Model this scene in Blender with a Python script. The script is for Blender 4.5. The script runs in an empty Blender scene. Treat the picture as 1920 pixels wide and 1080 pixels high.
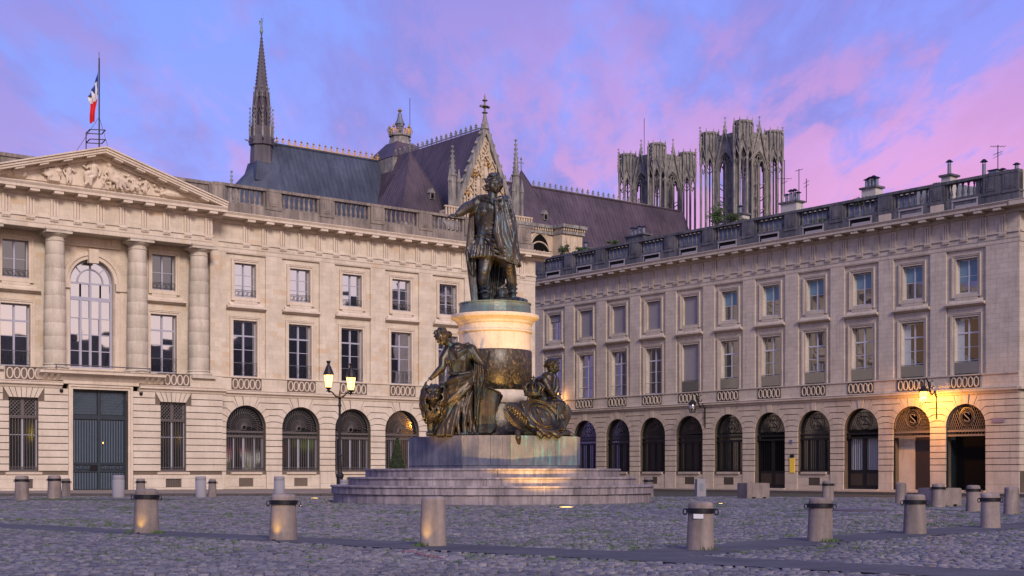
import bpy, math, random
import numpy as np
from mathutils import Vector, Matrix, Euler, noise
PI = math.pi
random.seed(11)
S = bpy.context.scene
COL = S.collection
# ---------------------------------------------------------------- camera
F, HZ, H = 2600.0, 885.0, 1.2          # focal length in photo pixels, horizon row, eye height
cam = bpy.data.cameras.new("camera")
cam.sensor_width = 36; cam.lens = F/1920*36; cam.shift_y = (HZ-540)/1920
cam.clip_start = .5; cam.clip_end = 4000
camo = bpy.data.objects.new("camera", cam); COL.objects.link(camo)
camo.location = (0, 0, H); camo.rotation_euler = (PI/2, 0, 0)
S.camera = camo
# ---------------------------------------------------------------- world: dawn sky with lit clouds
W = bpy.data.worlds.new("World"); S.world = W; W.use_nodes = True
nt = W.node_tree; N = nt.nodes; L = nt.links
N.clear()
def wn(t, **k):
    n = N.new(t)
    for a, b in k.items():
        if a.startswith('i_'):
            n.inputs[int(a[2:])].default_value = b
        else: setattr(n, a, b)
    return n
def wmath(op, a, b=None, c=None, clamp=False):
    n = N.new('ShaderNodeMath'); n.operation = op; n.use_clamp = clamp
    for i, v in enumerate((a, b, c)):
        if v is None: continue
        if isinstance(v, (int, float)): n.inputs[i].default_value = v
        else: L.new(v, n.inputs[i])
    return n.outputs[0]
def wramp(fac, stops, interp='EASE'):
    n = N.new('ShaderNodeValToRGB'); n.color_ramp.interpolation = interp
    e = n.color_ramp.elements
    while len(e) < len(stops): e.new(.5)
    for i, (p, c) in enumerate(stops):
        e[i].position = p; e[i].color = (*c, 1) if len(c) == 3 else c
    L.new(fac, n.inputs[0]); return n.outputs[0]
def wmix(fac, a, b, mode='MIX'):
    n = N.new('ShaderNodeMix'); n.data_type = 'RGBA'; n.blend_type = mode
    for i, v in ((0, fac), (6, a), (7, b)):
        if isinstance(v, (int, float)): n.inputs[i].default_value = v
        elif isinstance(v, tuple): n.inputs[i].default_value = (*v, 1)
        else: L.new(v, n.inputs[i])
    return n.outputs[2]
tc = wn('ShaderNodeTexCoord')
sep = wn('ShaderNodeSeparateXYZ'); L.new(tc.outputs['Generated'], sep.inputs[0])
X, Y, Z = sep.outputs
# cloud coordinates: project on a high flat layer, streaks run from lower right to upper left
zz = wmath('MAXIMUM', wmath('ADD', Z, .10), .03)
cx_ = wmath('DIVIDE', X, zz); cy_ = wmath('DIVIDE', Y, zz)
def cvec(sx, sy, ox, rot):
    c = wn('ShaderNodeCombineXYZ'); L.new(cx_, c.inputs[0]); L.new(cy_, c.inputs[1])
    m = wn('ShaderNodeMapping'); m.inputs['Rotation'].default_value = (0, 0, rot)
    m.inputs['Scale'].default_value = (sx, sy, 1); m.inputs['Location'].default_value = (ox, 0, 0)
    L.new(c.outputs[0], m.inputs[0]); return m.outputs[0]
def wnoise(vec, sc, det, dist, rough=.55):
    n = wn('ShaderNodeTexNoise'); L.new(vec, n.inputs['Vector'])
    n.inputs['Scale'].default_value = sc; n.inputs['Detail'].default_value = det
    n.inputs['Distortion'].default_value = dist; n.inputs['Roughness'].default_value = rough
    return n.outputs[0]
base = wramp(wmath('ADD', Z, 0), [(0, (.56, .28, .74)), (.12, (.50, .30, .84)), (.20, (.36, .29, .90)), (.30, (.25, .29, .92)), (1, (.16, .22, .70))], 'LINEAR')
# left of the view bluer, right pinker
side = wmath('MULTIPLY_ADD', X, 1.5, .5, clamp=True)
base = wmix(wmath('MULTIPLY', wmath('SUBTRACT', 1.0, side), .62), base, (.165, .33, 1.0))
n1 = wnoise(cvec(1.0, .34, 3.1, .30), 1.9, 8, .30, .62)
n2 = wnoise(cvec(1.2, .42, 9.7, .38), 1.8, 8, .25, .6)
n3 = wnoise(cvec(1.6, .45, 5.2, .28), 6.0, 8, .35, .62)
# dull violet cloud sheets
viol = wramp(wmath('ADD', wmath('MULTIPLY', n2, .68), wmath('MULTIPLY', n3, .32)), [(.42, (0, 0, 0)), (.56, (1, 1, 1))])
c1 = wmix(wmath('MULTIPLY', viol, .78), base, (.225, .200, .68))
# pink lit undersides, stronger to the right and low
low = wmath('SUBTRACT', 1.52, wmath('MULTIPLY', Z, 4.2), clamp=True)
pk = wramp(wmath('ADD', wmath('MULTIPLY', n1, .58), wmath('MULTIPLY', n3, .42)), [(.45, (0, 0, 0)), (.565, (1, 1, 1))])
pamt = wmath('MULTIPLY', wmath('MULTIPLY', pk, low), wmath('MULTIPLY_ADD', side, .80, .26, clamp=True))
c2 = wmix(pamt, c1, (.92, .35, .64))
# towards the dawn, behind and right of the camera, the sky is a broad pale peach glow
dn = wmath('ADD', wmath('MULTIPLY', X, .60), wmath('MULTIPLY', Y, -.80))
gl = wmath('MULTIPLY_ADD', dn, .75, .25, clamp=True)
gl = wmath('MULTIPLY', gl, wmath('SUBTRACT', 1.1, wmath('MULTIPLY', Z, .75), clamp=True))
c3 = wmix(gl, c2, (.84, .70, .80))
below = wmath('MULTIPLY_ADD', Z, 12, 1.0, clamp=True)
c4 = wmix(below, (.10, .09, .12), c3)
bg = wn('ShaderNodeBackground'); L.new(c4, bg.inputs[0]); bg.inputs[1].default_value = .92
# a trace of physical sky on top keeps the blue of the zenith
sk = wn('ShaderNodeTexSky'); sk.sky_type = 'NISHITA'; sk.sun_disc = False
sk.sun_elevation = math.radians(2); sk.sun_rotation = math.radians(143)
bg2 = wn('ShaderNodeBackground'); L.new(sk.outputs[0], bg2.inputs[0]); bg2.inputs[1].default_value = .05
ad = wn('ShaderNodeAddShader'); L.new(bg.outputs[0], ad.inputs[0]); L.new(bg2.outputs[0], ad.inputs[1])
wo = wn('ShaderNodeOutputWorld'); L.new(ad.outputs[0], wo.inputs[0])
# ---------------------------------------------------------------- the dawn glow: very soft sun
sl = bpy.data.lights.new("sun", 'SUN'); sl.energy = 2.7; sl.angle = math.radians(14); sl.color = (1, .85, .77)
so = bpy.data.objects.new("sun", sl); COL.objects.link(so)
so.rotation_euler = Vector((-.27, .84, -.50)).to_track_quat('-Z', 'Y').to_euler()
S.view_settings.view_transform = 'Standard'; S.view_settings.look = 'None'
S.view_settings.exposure = 0.12; S.view_settings.gamma = 1; S.view_settings.use_curve_mapping = False
S.cycles.use_denoising = True; S.cycles.max_bounces = 6; S.cycles.diffuse_bounces = 3; S.cycles.glossy_bounces = 3
S.cycles.sample_clamp_indirect = 4; S.cycles.caustics_reflective = False; S.cycles.caustics_refractive = False

# ---------------------------------------------------------------- helpers
class MB:
    def __init__(s): s.v = []; s.f = []
    def add(s, vs, fs):
        o = len(s.v); s.v += [tuple(p) for p in vs]; s.f += [tuple(i+o for i in f) for f in fs]; return s
    def box(s, x0, x1, y0, y1, z0, z1):
        v = [(x, y, z) for z in (z0, z1) for y in (y0, y1) for x in (x0, x1)]
        return s.add(v, [(0, 2, 3, 1), (4, 5, 7, 6), (0, 1, 5, 4), (2, 6, 7, 3), (0, 4, 6, 2), (1, 3, 7, 5)])
    def prism(s, poly, y0, y1):           # poly in (x, z), anticlockwise seen from -y
        n = len(poly)
        v = [(x, y0, z) for x, z in poly] + [(x, y1, z) for x, z in poly]
        return s.add(v, [tuple(range(n)), tuple(range(2*n-1, n-1, -1))] + [(i, i+n, (i+1) % n+n, (i+1) % n) for i in range(n)])
    def vprism(s, poly, z0, z1, poly2=None):   # poly in (x, y)
        n = len(poly); q = poly2 or poly
        v = [(x, y, z0) for x, y in poly] + [(x, y, z1) for x, y in q]
        return s.add(v, [tuple(range(n-1, -1, -1)), tuple(range(n, 2*n))] + [(i, (i+1) % n, (i+1) % n+n, i+n) for i in range(n)])
    def extr(s, prof, x0, x1):            # prof in (y, z), run along x
        n = len(prof)
        v = [(x0, y, z) for y, z in prof] + [(x1, y, z) for y, z in prof]
        return s.add(v, [tuple(range(n)), tuple(range(2*n-1, n-1, -1))] + [(i, i+n, (i+1) % n+n, (i+1) % n) for i in range(n)])
    def lathe(s, prof, n=16, cx=0, cy=0, sx=1, sy=1, rot=0):
        v = []; f = []
        for r, z in prof:
            for k in range(n):
                a = rot+2*PI*k/n; v.append((cx+r*sx*math.cos(a), cy+r*sy*math.sin(a), z))
        for j in range(len(prof)-1):
            for k in range(n):
                f.append((j*n+k, j*n+(k+1) % n, (j+1)*n+(k+1) % n, (j+1)*n+k))
        f.append(tuple(range(n-1, -1, -1))); f.append(tuple((len(prof)-1)*n+k for k in range(n)))
        return s.add(v, f)
    def tube(s, pts, r, n=6, round_=False, closed=False):
        pts = [Vector(p) for p in pts]; m = len(pts)
        rr = list(r) if isinstance(r, (list, tuple)) else [r]*m
        if round_ and not closed:
            d0 = (pts[0]-pts[1]).normalized(); d1 = (pts[-1]-pts[-2]).normalized()
            P2 = [pts[0]+d0*rr[0]*.92, pts[0]+d0*rr[0]*.6]+pts+[pts[-1]+d1*rr[-1]*.6, pts[-1]+d1*rr[-1]*.92]
            rr = [rr[0]*.3, rr[0]*.78]+rr+[rr[-1]*.78, rr[-1]*.3]; pts = P2; m = len(pts)
        v = []; f = []; up = None
        for i, p in enumerate(pts):
            if closed: t = pts[(i+1) % m]-pts[i-1]
            else: t = pts[min(i+1, m-1)]-pts[max(i-1, 0)]
            if t.length < 1e-9: t = Vector((0, 0, 1))
            t.normalize()
            if up is None:
                up = t.orthogonal().normalized()
            else:
                up = (up-t*up.dot(t))
                up = up.normalized() if up.length > 1e-6 else t.orthogonal().normalized()
            b = t.cross(up)
            for k in range(n):
                a = 2*PI*k/n; v.append(p+(up*math.cos(a)+b*math.sin(a))*rr[i])
        R = m if closed else m-1
        for j in range(R):
            for k in range(n):
                a, b_ = j*n, ((j+1) % m)*n
                f.append((a+k, a+(k+1) % n, b_+(k+1) % n, b_+k))
        if not closed:
            f.append(tuple(range(n-1, -1, -1))); f.append(tuple((m-1)*n+k for k in range(n)))
        return s.add(v, f)
    def mesh(s, name, mat, smooth=False):
        me = bpy.data.meshes.new(name); me.from_pydata(s.v, [], s.f)
        for m_ in (mat if isinstance(mat, (list, tuple)) else [mat]): me.materials.append(m_)
        if smooth: me.shade_smooth()
        me.update(); return me
    def ob(s, name, mat, parent=None, smooth=False, loc=(0, 0, 0), rz=0):
        return ob(name, s.mesh(name, mat, smooth), parent, loc, rz)
def ob(name, me, parent=None, loc=(0, 0, 0), rz=0, sc=None):
    o = bpy.data.objects.new(name, me); COL.objects.link(o)
    o.location = loc; o.rotation_euler = (0, 0, rz)
    if sc is not None: o.scale = sc if isinstance(sc, tuple) else (sc,)*3
    if parent: o.parent = parent
    return o
def thing(name, label, cat, loc=(0, 0, 0), rz=0, group=None):
    o = bpy.data.objects.new(name, None); COL.objects.link(o); o.empty_display_size = .3
    o.location = loc; o.rotation_euler = (0, 0, rz); return tag(o, label, cat, group)
def tag(o, label, cat, group=None):
    o['label'] = label; o['category'] = cat
    if group: o['group'] = group
    return o
def kind(o, k): o['kind'] = k; return o
def grid_wall(mb, x0, x1, z0, z1, y0, y1, holes=()):
    """slab with rectangular holes; only the faces one can see"""
    xs = sorted({x0, x1, *[v for h in holes for v in h[:2] if x0 < v < x1]})
    zs = sorted({z0, z1, *[v for h in holes for v in h[2:] if z0 < v < z1]})
    def solid(i, j):
        if i < 0 or j < 0 or i >= len(xs)-1 or j >= len(zs)-1: return False
        cx, cz = (xs[i]+xs[i+1])/2, (zs[j]+zs[j+1])/2
        return not any(h[0] < cx < h[1] and h[2] < cz < h[3] for h in holes)
    for i in range(len(xs)-1):
        for j in range(len(zs)-1):
            if not solid(i, j): continue
            a, b, c, d = xs[i], xs[i+1], zs[j], zs[j+1]
            mb.add([(a, y0, c), (b, y0, c), (b, y0, d), (a, y0, d)], [(0, 1, 2, 3)])
            if not solid(i-1, j): mb.add([(a, y0, c), (a, y0, d), (a, y1, d), (a, y1, c)], [(0, 1, 2, 3)])
            if not solid(i+1, j): mb.add([(b, y0, c), (b, y1, c), (b, y1, d), (b, y0, d)], [(0, 1, 2, 3)])
            if not solid(i, j-1): mb.add([(a, y0, c), (a, y1, c), (b, y1, c), (b, y0, c)], [(0, 1, 2, 3)])
            if not solid(i, j+1): mb.add([(a, y0, d), (b, y0, d), (b, y1, d), (a, y1, d)], [(0, 1, 2, 3)])
def arc(cx, cz, r, a0, a1, n):
    return [(cx+r*math.cos(a0+(a1-a0)*i/n), cz+r*math.sin(a0+(a1-a0)*i/n)) for i in range(n+1)]
def arch_fill(mb, cx, zs, r, ztop, y0, y1, n=18):
    """fills the square corners over a round arch (rect hole -> arch hole), with its soffit"""
    pts = arc(cx, zs, r, 0, PI, n)
    for (xa, za), (xb, zb) in zip(pts, pts[1:]):
        mb.add([(xa, y0, za), (xa, y0, ztop), (xb, y0, ztop), (xb, y0, zb)], [(0, 1, 2, 3)])
        mb.add([(xa, y0, za), (xb, y0, zb), (xb, y1, zb), (xa, y1, za)], [(0, 1, 2, 3)])
def smesh(name, fn, mat, smooth=False):
    mb = MB(); fn(mb); return mb.mesh(name, mat, smooth)
def pix(px, py, D): return Vector(((px-960)/F*D, D, H+(HZ-py)/F*D))
def gpt(px, by): D = H*F/(by-HZ); return (px-960)/F*D, D

# ---------------------------------------------------------------- materials
def mat_(name):
    m = bpy.data.materials.new(name); m.use_nodes = True
    t = m.node_tree; p = t.nodes['Principled BSDF']; return m, t, p
def nd(t, typ, **k):
    n = t.nodes.new(typ)
    for a, b in k.items():
        if isinstance(b, bpy.types.NodeSocket): t.links.new(b, n.inputs[a.replace('_', ' ')])
        elif a in n.inputs.keys() or a.replace('_', ' ') in n.inputs.keys(): n.inputs[a.replace('_', ' ')].default_value = b
        else: setattr(n, a, b)
    return n
def mixc(t, fac, a, b, mode='MIX'):
    n = t.nodes.new('ShaderNodeMix'); n.data_type = 'RGBA'; n.blend_type = mode
    for i, v in ((0, fac), (6, a), (7, b)):
        if isinstance(v, (int, float)): n.inputs[i].default_value = v
        elif isinstance(v, tuple): n.inputs[i].default_value = (*v[:3], 1)
        else: t.links.new(v, n.inputs[i])
    return n.outputs[2]
def ramp(t, fac, stops):
    n = t.nodes.new('ShaderNodeValToRGB'); e = n.color_ramp.elements
    while len(e) < len(stops): e.new(.5)
    for i, (p, c) in enumerate(stops):
        e[i].position = p; e[i].color = (c, c, c, 1) if isinstance(c, (int, float)) else (*c, 1)
    t.links.new(fac, n.inputs[0]); return n.outputs[0]
def coords(t, sx=1, sy=1, sz=1, which='Object'):
    c = t.nodes.new('ShaderNodeTexCoord'); m = t.nodes.new('ShaderNodeMapping')
    m.inputs['Scale'].default_value = (sx, sy, sz); t.links.new(c.outputs[which], m.inputs[0]); return m.outputs[0]
def bump(t, p, h, strength=.3, dist=.02):
    b = t.nodes.new('ShaderNodeBump'); b.inputs['Strength'].default_value = strength; b.inputs['Distance'].default_value = dist
    t.links.new(h, b.inputs['Height']); t.links.new(b.outputs[0], p.inputs['Normal'])
def world_pos(t):
    return t.nodes.new('ShaderNodeNewGeometry').outputs['Position']
def stone(name, c1, c2, stain=(.1, .09, .08), stain_amt=.35, block=None, rough=.85, streak=0, patch=None, mort=.5, bs=.25, tv=.1):
    m, t, p = mat_(name)
    v = world_pos(t)
    n1 = nd(t, 'ShaderNodeTexNoise', Vector=v, Scale=.9, Detail=6.0, Roughness=.6)
    col = mixc(t, ramp(t, n1.outputs[0], [(.35, 0), (.65, 1)]), c1, c2)
    if block:
        o = nd(t, 'ShaderNodeTexCoord'); s_ = nd(t, 'ShaderNodeSeparateXYZ'); t.links.new(o.outputs['Object'], s_.inputs[0])
        c = nd(t, 'ShaderNodeCombineXYZ'); t.links.new(s_.outputs[0], c.inputs[0]); t.links.new(s_.outputs[2], c.inputs[1])
        b = nd(t, 'ShaderNodeTexBrick', Vector=c.outputs[0], Scale=1.0)
        b.inputs['Color1'].default_value = (0, 0, 0, 1); b.inputs['Color2'].default_value = (1, 1, 1, 1); b.inputs['Mortar'].default_value = (.5, .5, .5, 1)
        b.inputs['Brick Width'].default_value = block[0]; b.inputs['Row Height'].default_value = block[1]
        b.inputs['Mortar Size'].default_value = block[2]; b.inputs['Bias'].default_value = 0
        tint = ramp(t, b.outputs['Color'], [(0, 1-tv*1.5), (.5, 1-tv*.3), (1, 1+tv*.7)])
        col = mixc(t, 1.0, col, tint, 'MULTIPLY')
        if patch:
            w = ramp(t, b.outputs['Color'], [(.0, 1), (.22, 1), (.3, 0)])
            n5 = nd(t, 'ShaderNodeTexNoise', Vector=v, Scale=.5, Detail=2.0)
            f5 = nd(t, 'ShaderNodeMath', operation='MULTIPLY'); t.links.new(w, f5.inputs[0]); t.links.new(ramp(t, n5.outputs[0], [(.50, 0), (.66, .5)]), f5.inputs[1])
            col = mixc(t, f5.outputs[0], col, patch)
        col = mixc(t, ramp(t, b.outputs['Fac'], [(0, 0), (1, mort)]), col, tuple(x*.35 for x in c1))
    vs = nd(t, 'ShaderNodeMapping', Vector=v); vs.inputs['Scale'].default_value = (1.6, 1.6, .16)
    n2 = nd(t, 'ShaderNodeTexNoise', Vector=vs.outputs[0], Scale=2.2, Detail=7.0, Roughness=.68)
    f2 = ramp(t, n2.outputs[0], [(.52-streak*.12, 0), (.75, stain_amt)])
    col = mixc(t, f2, col, stain)
    n3 = nd(t, 'ShaderNodeTexNoise', Vector=v, Scale=14.0, Detail=4.0)
    col = mixc(t, 1.0, col, ramp(t, n3.outputs[0], [(.3, .9), (.7, 1.06)]), 'MULTIPLY')
    t.links.new(col, p.inputs['Base Color']); p.inputs['Roughness'].default_value = rough; p.inputs['Specular IOR Level'].default_value = .25
    bump(t, p, n3.outputs[0], bs, .03)
    return m
def flat(name, c, rough=.6, metal=0, spec=.5, vary=.15, scale=3., bs=0):
    m, t, p = mat_(name)
    n = nd(t, 'ShaderNodeTexNoise', Vector=world_pos(t), Scale=scale, Detail=5.0)
    col = mixc(t, n.outputs[0], tuple(x*(1-vary) for x in c), tuple(min(1, x*(1+vary)) for x in c))
    t.links.new(col, p.inputs['Base Color']); p.inputs['Roughness'].default_value = rough
    p.inputs['Metallic'].default_value = metal; p.inputs['Specular IOR Level'].default_value = spec
    if bs: bump(t, p, n.outputs[0], bs, .02)
    return m
def emis(name, c, s):
    m, t, p = mat_(name); p.inputs['Base Color'].default_value = (.02, .02, .02, 1)
    p.inputs['Emission Color'].default_value = (*c, 1); p.inputs['Emission Strength'].default_value = s; return m
def emglass(name, c, s, tr=.6):
    m, t, p = mat_(name); e = nd(t, 'ShaderNodeEmission', Strength=s); e.inputs['Color'].default_value = (*c, 1)
    b = nd(t, 'ShaderNodeBsdfTransparent'); b.inputs['Color'].default_value = (tr, tr*.9, tr*.8, 1)
    a = nd(t, 'ShaderNodeAddShader'); t.links.new(e.outputs[0], a.inputs[0]); t.links.new(b.outputs[0], a.inputs[1])
    t.links.new(a.outputs[0], t.nodes['Material Output'].inputs[0]); return m
def glass_(name, c=(.012, .014, .02), fac=.5, rough=.02, tint=(1, 1, 1)):
    m, t, p = mat_(name)
    n = nd(t, 'ShaderNodeTexNoise', Vector=world_pos(t), Scale=.8, Detail=1.0)
    b = nd(t, 'ShaderNodeBump', Height=n.outputs[0], Strength=.12, Distance=.03)
    p.inputs['Base Color'].default_value = (*c, 1); p.inputs['Roughness'].default_value = .3
    g = nd(t, 'ShaderNodeBsdfGlossy', Roughness=rough, Normal=b.outputs[0]); g.inputs['Color'].default_value = (*tint, 1)
    mx = nd(t, 'ShaderNodeMixShader'); mx.inputs[0].default_value = fac
    t.links.new(p.outputs[0], mx.inputs[1]); t.links.new(g.outputs[0], mx.inputs[2])
    t.links.new(mx.outputs[0], t.nodes['Material Output'].inputs[0]); return m
M = {}
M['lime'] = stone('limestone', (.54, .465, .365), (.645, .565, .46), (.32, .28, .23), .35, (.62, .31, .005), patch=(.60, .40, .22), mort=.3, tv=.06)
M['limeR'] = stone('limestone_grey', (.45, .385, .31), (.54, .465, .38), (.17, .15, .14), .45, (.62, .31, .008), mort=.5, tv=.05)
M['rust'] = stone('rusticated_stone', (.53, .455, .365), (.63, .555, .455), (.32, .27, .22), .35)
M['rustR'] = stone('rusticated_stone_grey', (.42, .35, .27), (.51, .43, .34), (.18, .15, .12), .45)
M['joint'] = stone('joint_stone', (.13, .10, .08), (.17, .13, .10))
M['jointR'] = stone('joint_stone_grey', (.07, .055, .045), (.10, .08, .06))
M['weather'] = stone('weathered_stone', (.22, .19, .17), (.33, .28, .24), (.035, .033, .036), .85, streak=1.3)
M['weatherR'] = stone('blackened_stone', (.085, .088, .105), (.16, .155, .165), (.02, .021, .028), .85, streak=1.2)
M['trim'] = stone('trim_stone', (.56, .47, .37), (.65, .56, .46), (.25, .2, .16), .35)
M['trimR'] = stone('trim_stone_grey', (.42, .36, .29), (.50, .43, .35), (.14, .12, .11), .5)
M['column'] = stone('column_stone', (.48, .42, .34), (.60, .53, .44), (.27, .25, .17), .6, streak=.6)
M['step'] = stone('step_stone', (.25, .215, .23), (.37, .32, .325), (.04, .036, .045), .88, streak=1.1)
M['marble'] = stone('plinth_marble', (.10, .11, .15), (.21, .205, .24), (.04, .042, .06), .75, streak=.9)
M['bollard'] = stone('bollard_stone', (.20, .165, .15), (.32, .26, .235), (.055, .05, .052), .85, streak=1.1)
M['concrete'] = flat('bollard_concrete', (.24, .23, .25), .85, vary=.12, bs=.2)
M['gothic'] = stone('gothic_stone', (.23, .22, .215), (.39, .36, .325), (.04, .042, .048), .9, streak=1.4)
M['gothicl'] = stone('gothic_stone_pale', (.48, .38, .27), (.58, .48, .36), (.16, .13, .1), .55, streak=.6)
M['iron'] = flat('wrought_iron', (.018, .018, .022), .45, .6)
M['ironl'] = flat('grille_iron', (.12, .105, .105), .5, .3)
M['frame'] = flat('window_paint', (.36, .36, .44), .5, vary=.05)
M['framew'] = flat('window_white_paint', (.50, .50, .54), .5, vary=.05)
M['grille'] = flat('lamplit_grille', (.17, .135, .11), .5, .2)  # paler, browner iron: the wall lamp's glow put into the colour
M['door'] = flat('door_paint', (.022, .032, .045), .45, vary=.2)
M['doorl'] = flat('door_slat_paint', (.075, .105, .14), .45, vary=.2)
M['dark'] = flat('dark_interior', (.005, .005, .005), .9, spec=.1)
M['darkwood'] = flat('dark_door_wood', (.03, .02, .014), .5)
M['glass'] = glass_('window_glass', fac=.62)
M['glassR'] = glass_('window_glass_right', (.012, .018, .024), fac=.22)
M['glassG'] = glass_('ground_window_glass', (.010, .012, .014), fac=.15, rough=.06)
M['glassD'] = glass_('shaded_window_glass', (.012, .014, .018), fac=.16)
M['curtain'] = flat('curtain_cloth', (.42, .45, .46), .9, vary=.1)
M['shutter'] = flat('roller_shutter', (.27, .25, .26), .7, vary=.05)
M['blind'] = flat('blue_blind', (.14, .24, .30), .6, vary=.1)
M['gold'] = flat('gilding', (.75, .46, .14), .35, .8, vary=.2)
M['zinc'] = flat('zinc_roof', (.16, .18, .22), .5, .4, vary=.2)
M['asphalt'] = stone('asphalt_band', (.055, .055, .065), (.095, .092, .10), (.03, .03, .03), .7, bs=.5)
M['pave'] = stone('pavement_stone', (.20, .165, .13), (.27, .22, .17), (.1, .08, .07), .4)
M['kerb'] = flat('kerb_stone', (.07, .06, .055), .8, vary=.3)
def lead(name, c1, c2, seam=1.35):
    m, t, p = mat_(name)
    o = nd(t, 'ShaderNodeTexCoord'); mp = nd(t, 'ShaderNodeMapping', Vector=o.outputs['Object']); mp.inputs['Scale'].default_value = (1/seam, 1/seam, .02)
    v = nd(t, 'ShaderNodeTexNoise', Vector=mp.outputs[0], Scale=1.2, Detail=5.0, Roughness=.7)
    n = nd(t, 'ShaderNodeTexNoise', Vector=o.outputs['Object'], Scale=.16, Detail=5.0)
    col = mixc(t, ramp(t, v.outputs[0], [(.35, 0), (.68, 1)]), c1, c2)
    col = mixc(t, 1.0, col, ramp(t, n.outputs[0], [(.3, .7), (.7, 1.25)]), 'MULTIPLY')
    t.links.new(col, p.inputs['Base Color']); p.inputs['Roughness'].default_value = .55; p.inputs['Specular IOR Level'].default_value = .4
    return m
M['leadb'] = lead('lead_roof_blue', (.034, .044, .075), (.062, .076, .115))
M['spire'] = lead('spire_lead', (.07, .062, .075), (.13, .115, .13), 1.0)
M['leadp'] = lead('lead_roof_purple', (.050, .035, .052), (.085, .062, .078))
def bronze_(name, dark, mid, pat, amt=.5, metal=.55, ps=1.6, vz=.5):
    m, t, p = mat_(name); v = world_pos(t)
    n = nd(t, 'ShaderNodeTexNoise', Vector=v, Scale=1.3, Detail=7.0, Roughness=.65)
    vs = nd(t, 'ShaderNodeMapping', Vector=v); vs.inputs['Scale'].default_value = (3, 3, vz)
    n2 = nd(t, 'ShaderNodeTexNoise', Vector=vs.outputs[0], Scale=ps, Detail=7.0, Roughness=.7)
    col = mixc(t, ramp(t, n.outputs[0], [(.35, 0), (.65, 1)]), dark, mid)
    col = mixc(t, ramp(t, n2.outputs[0], [(.50, 0), (.68, amt)]), col, pat)
    t.links.new(col, p.inputs['Base Color']); p.inputs['Metallic'].default_value = metal
    t.links.new(ramp(t, n2.outputs[0], [(.3, .28), (.7, .52)]), p.inputs['Roughness'])
    n3 = nd(t, 'ShaderNodeTexNoise', Vector=v, Scale=9.0, Detail=4.0); bump(t, p, n3.outputs[0], .25, .04); return m
M['bronze'] = bronze_('statue_bronze', (.012, .012, .013), (.085, .070, .055), (.12, .18, .21), .9, .5)
M['bronze2'] = bronze_('group_bronze', (.009, .009, .009), (.075, .055, .034), (.045, .085, .095), .75, .6)
M['patina'] = bronze_('green_patina', (.10, .13, .12), (.20, .24, .20), (.14, .26, .22), .8, .2)
M['plate'] = bronze_('dark_bronze_plate', (.022, .018, .014), (.045, .038, .028), (.30, .22, .11), .55, .3, 3.0, 2.2)
M['iron2'] = flat('lamp_iron', (.02, .018, .02), .5, .5)
M['leaf'] = flat('foliage', (.05, .10, .025), .7, vary=.5, scale=6)
M['leafd'] = flat('topiary_foliage', (.035, .055, .018), .8, vary=.5, scale=8)
M['grass'] = flat('weed_grass', (.06, .11, .025), .8, vary=.4, scale=4)
M['lampglass'] = emglass('lit_lamp_glass', (1, .62, .20), 2.2)
M['lampglassS'] = emglass('sodium_lamp_glass', (1, .52, .10), 3.0)
M['dimglass'] = glass_('lantern_glass', (.1, .1, .12), .3, .1)
M['upl'] = emis('ground_light_glass', (1, .62, .2), 6)
def set_mat(name='setts'):
    m, t, p = mat_(name); a = nd(t, 'ShaderNodeAttribute'); a.attribute_name = 'tint'
    v = world_pos(t); n = nd(t, 'ShaderNodeTexNoise', Vector=v, Scale=.35, Detail=4.0); n3 = nd(t, 'ShaderNodeTexNoise', Vector=v, Scale=30.0, Detail=3.0)
    col = mixc(t, a.outputs['Fac'], (.066, .064, .068), (.20, .184, .178))
    col = mixc(t, 1.0, col, ramp(t, n.outputs[0], [(.3, .75), (.7, 1.2)]), 'MULTIPLY')
    col = mixc(t, 1.0, col, ramp(t, n3.outputs[0], [(.3, .85), (.7, 1.1)]), 'MULTIPLY')
    t.links.new(col, p.inputs['Base Color']); t.links.new(ramp(t, n.outputs[0], [(.3, .34), (.7, .6)]), p.inputs['Roughness']); p.inputs['Specular IOR Level'].default_value = .5
    bump(t, p, n3.outputs[0], .3, .01); return m
M['sett'] = set_mat()
def soil_mat():
    m, t, p = mat_('joint_soil'); v = world_pos(t)
    n = nd(t, 'ShaderNodeTexNoise', Vector=v, Scale=.6, Detail=6.0, Roughness=.7)
    # beyond the modelled setts: fine relief of small stones
    vm = nd(t, 'ShaderNodeMapping', Vector=v); vm.inputs['Scale'].default_value = (1/.17, 1/.26, 1); vm.inputs['Rotation'].default_value = (0, 0, 0)
    vo = nd(t, 'ShaderNodeTexVoronoi', Vector=vm.outputs[0], Scale=1.0); vo.inputs['Randomness'].default_value = .35
    c = mixc(t, ramp(t, n.outputs[0], [(.45, 0), (.62, .8)]), (.022, .018, .014), (.035, .05, .015))
    t.links.new(c, p.inputs['Base Color']); p.inputs['Roughness'].default_value = .9; return m
M['soil'] = soil_mat()
# ================================================================ geometry of the square
T0 = -.672; DL = 82.0; DR = 78.0
nL = Vector((math.sin(T0), math.cos(T0), 0)); eL = Vector((math.cos(T0), -math.sin(T0), 0))
nR = Vector((math.sin(T0+PI/2), math.cos(T0+PI/2), 0)); wR = Vector((math.cos(T0+PI/2), -math.sin(T0+PI/2), 0))
MC = Vector((-.70, 57.0, 0))                # monument centre
def g_z(x, y):
    s = (nR.x*(x-MC.x)+nR.y*(y-MC.y)-8)/34.0
    s = min(1, max(0, s)); return -.20*s*s*(3-2*s)
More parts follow.
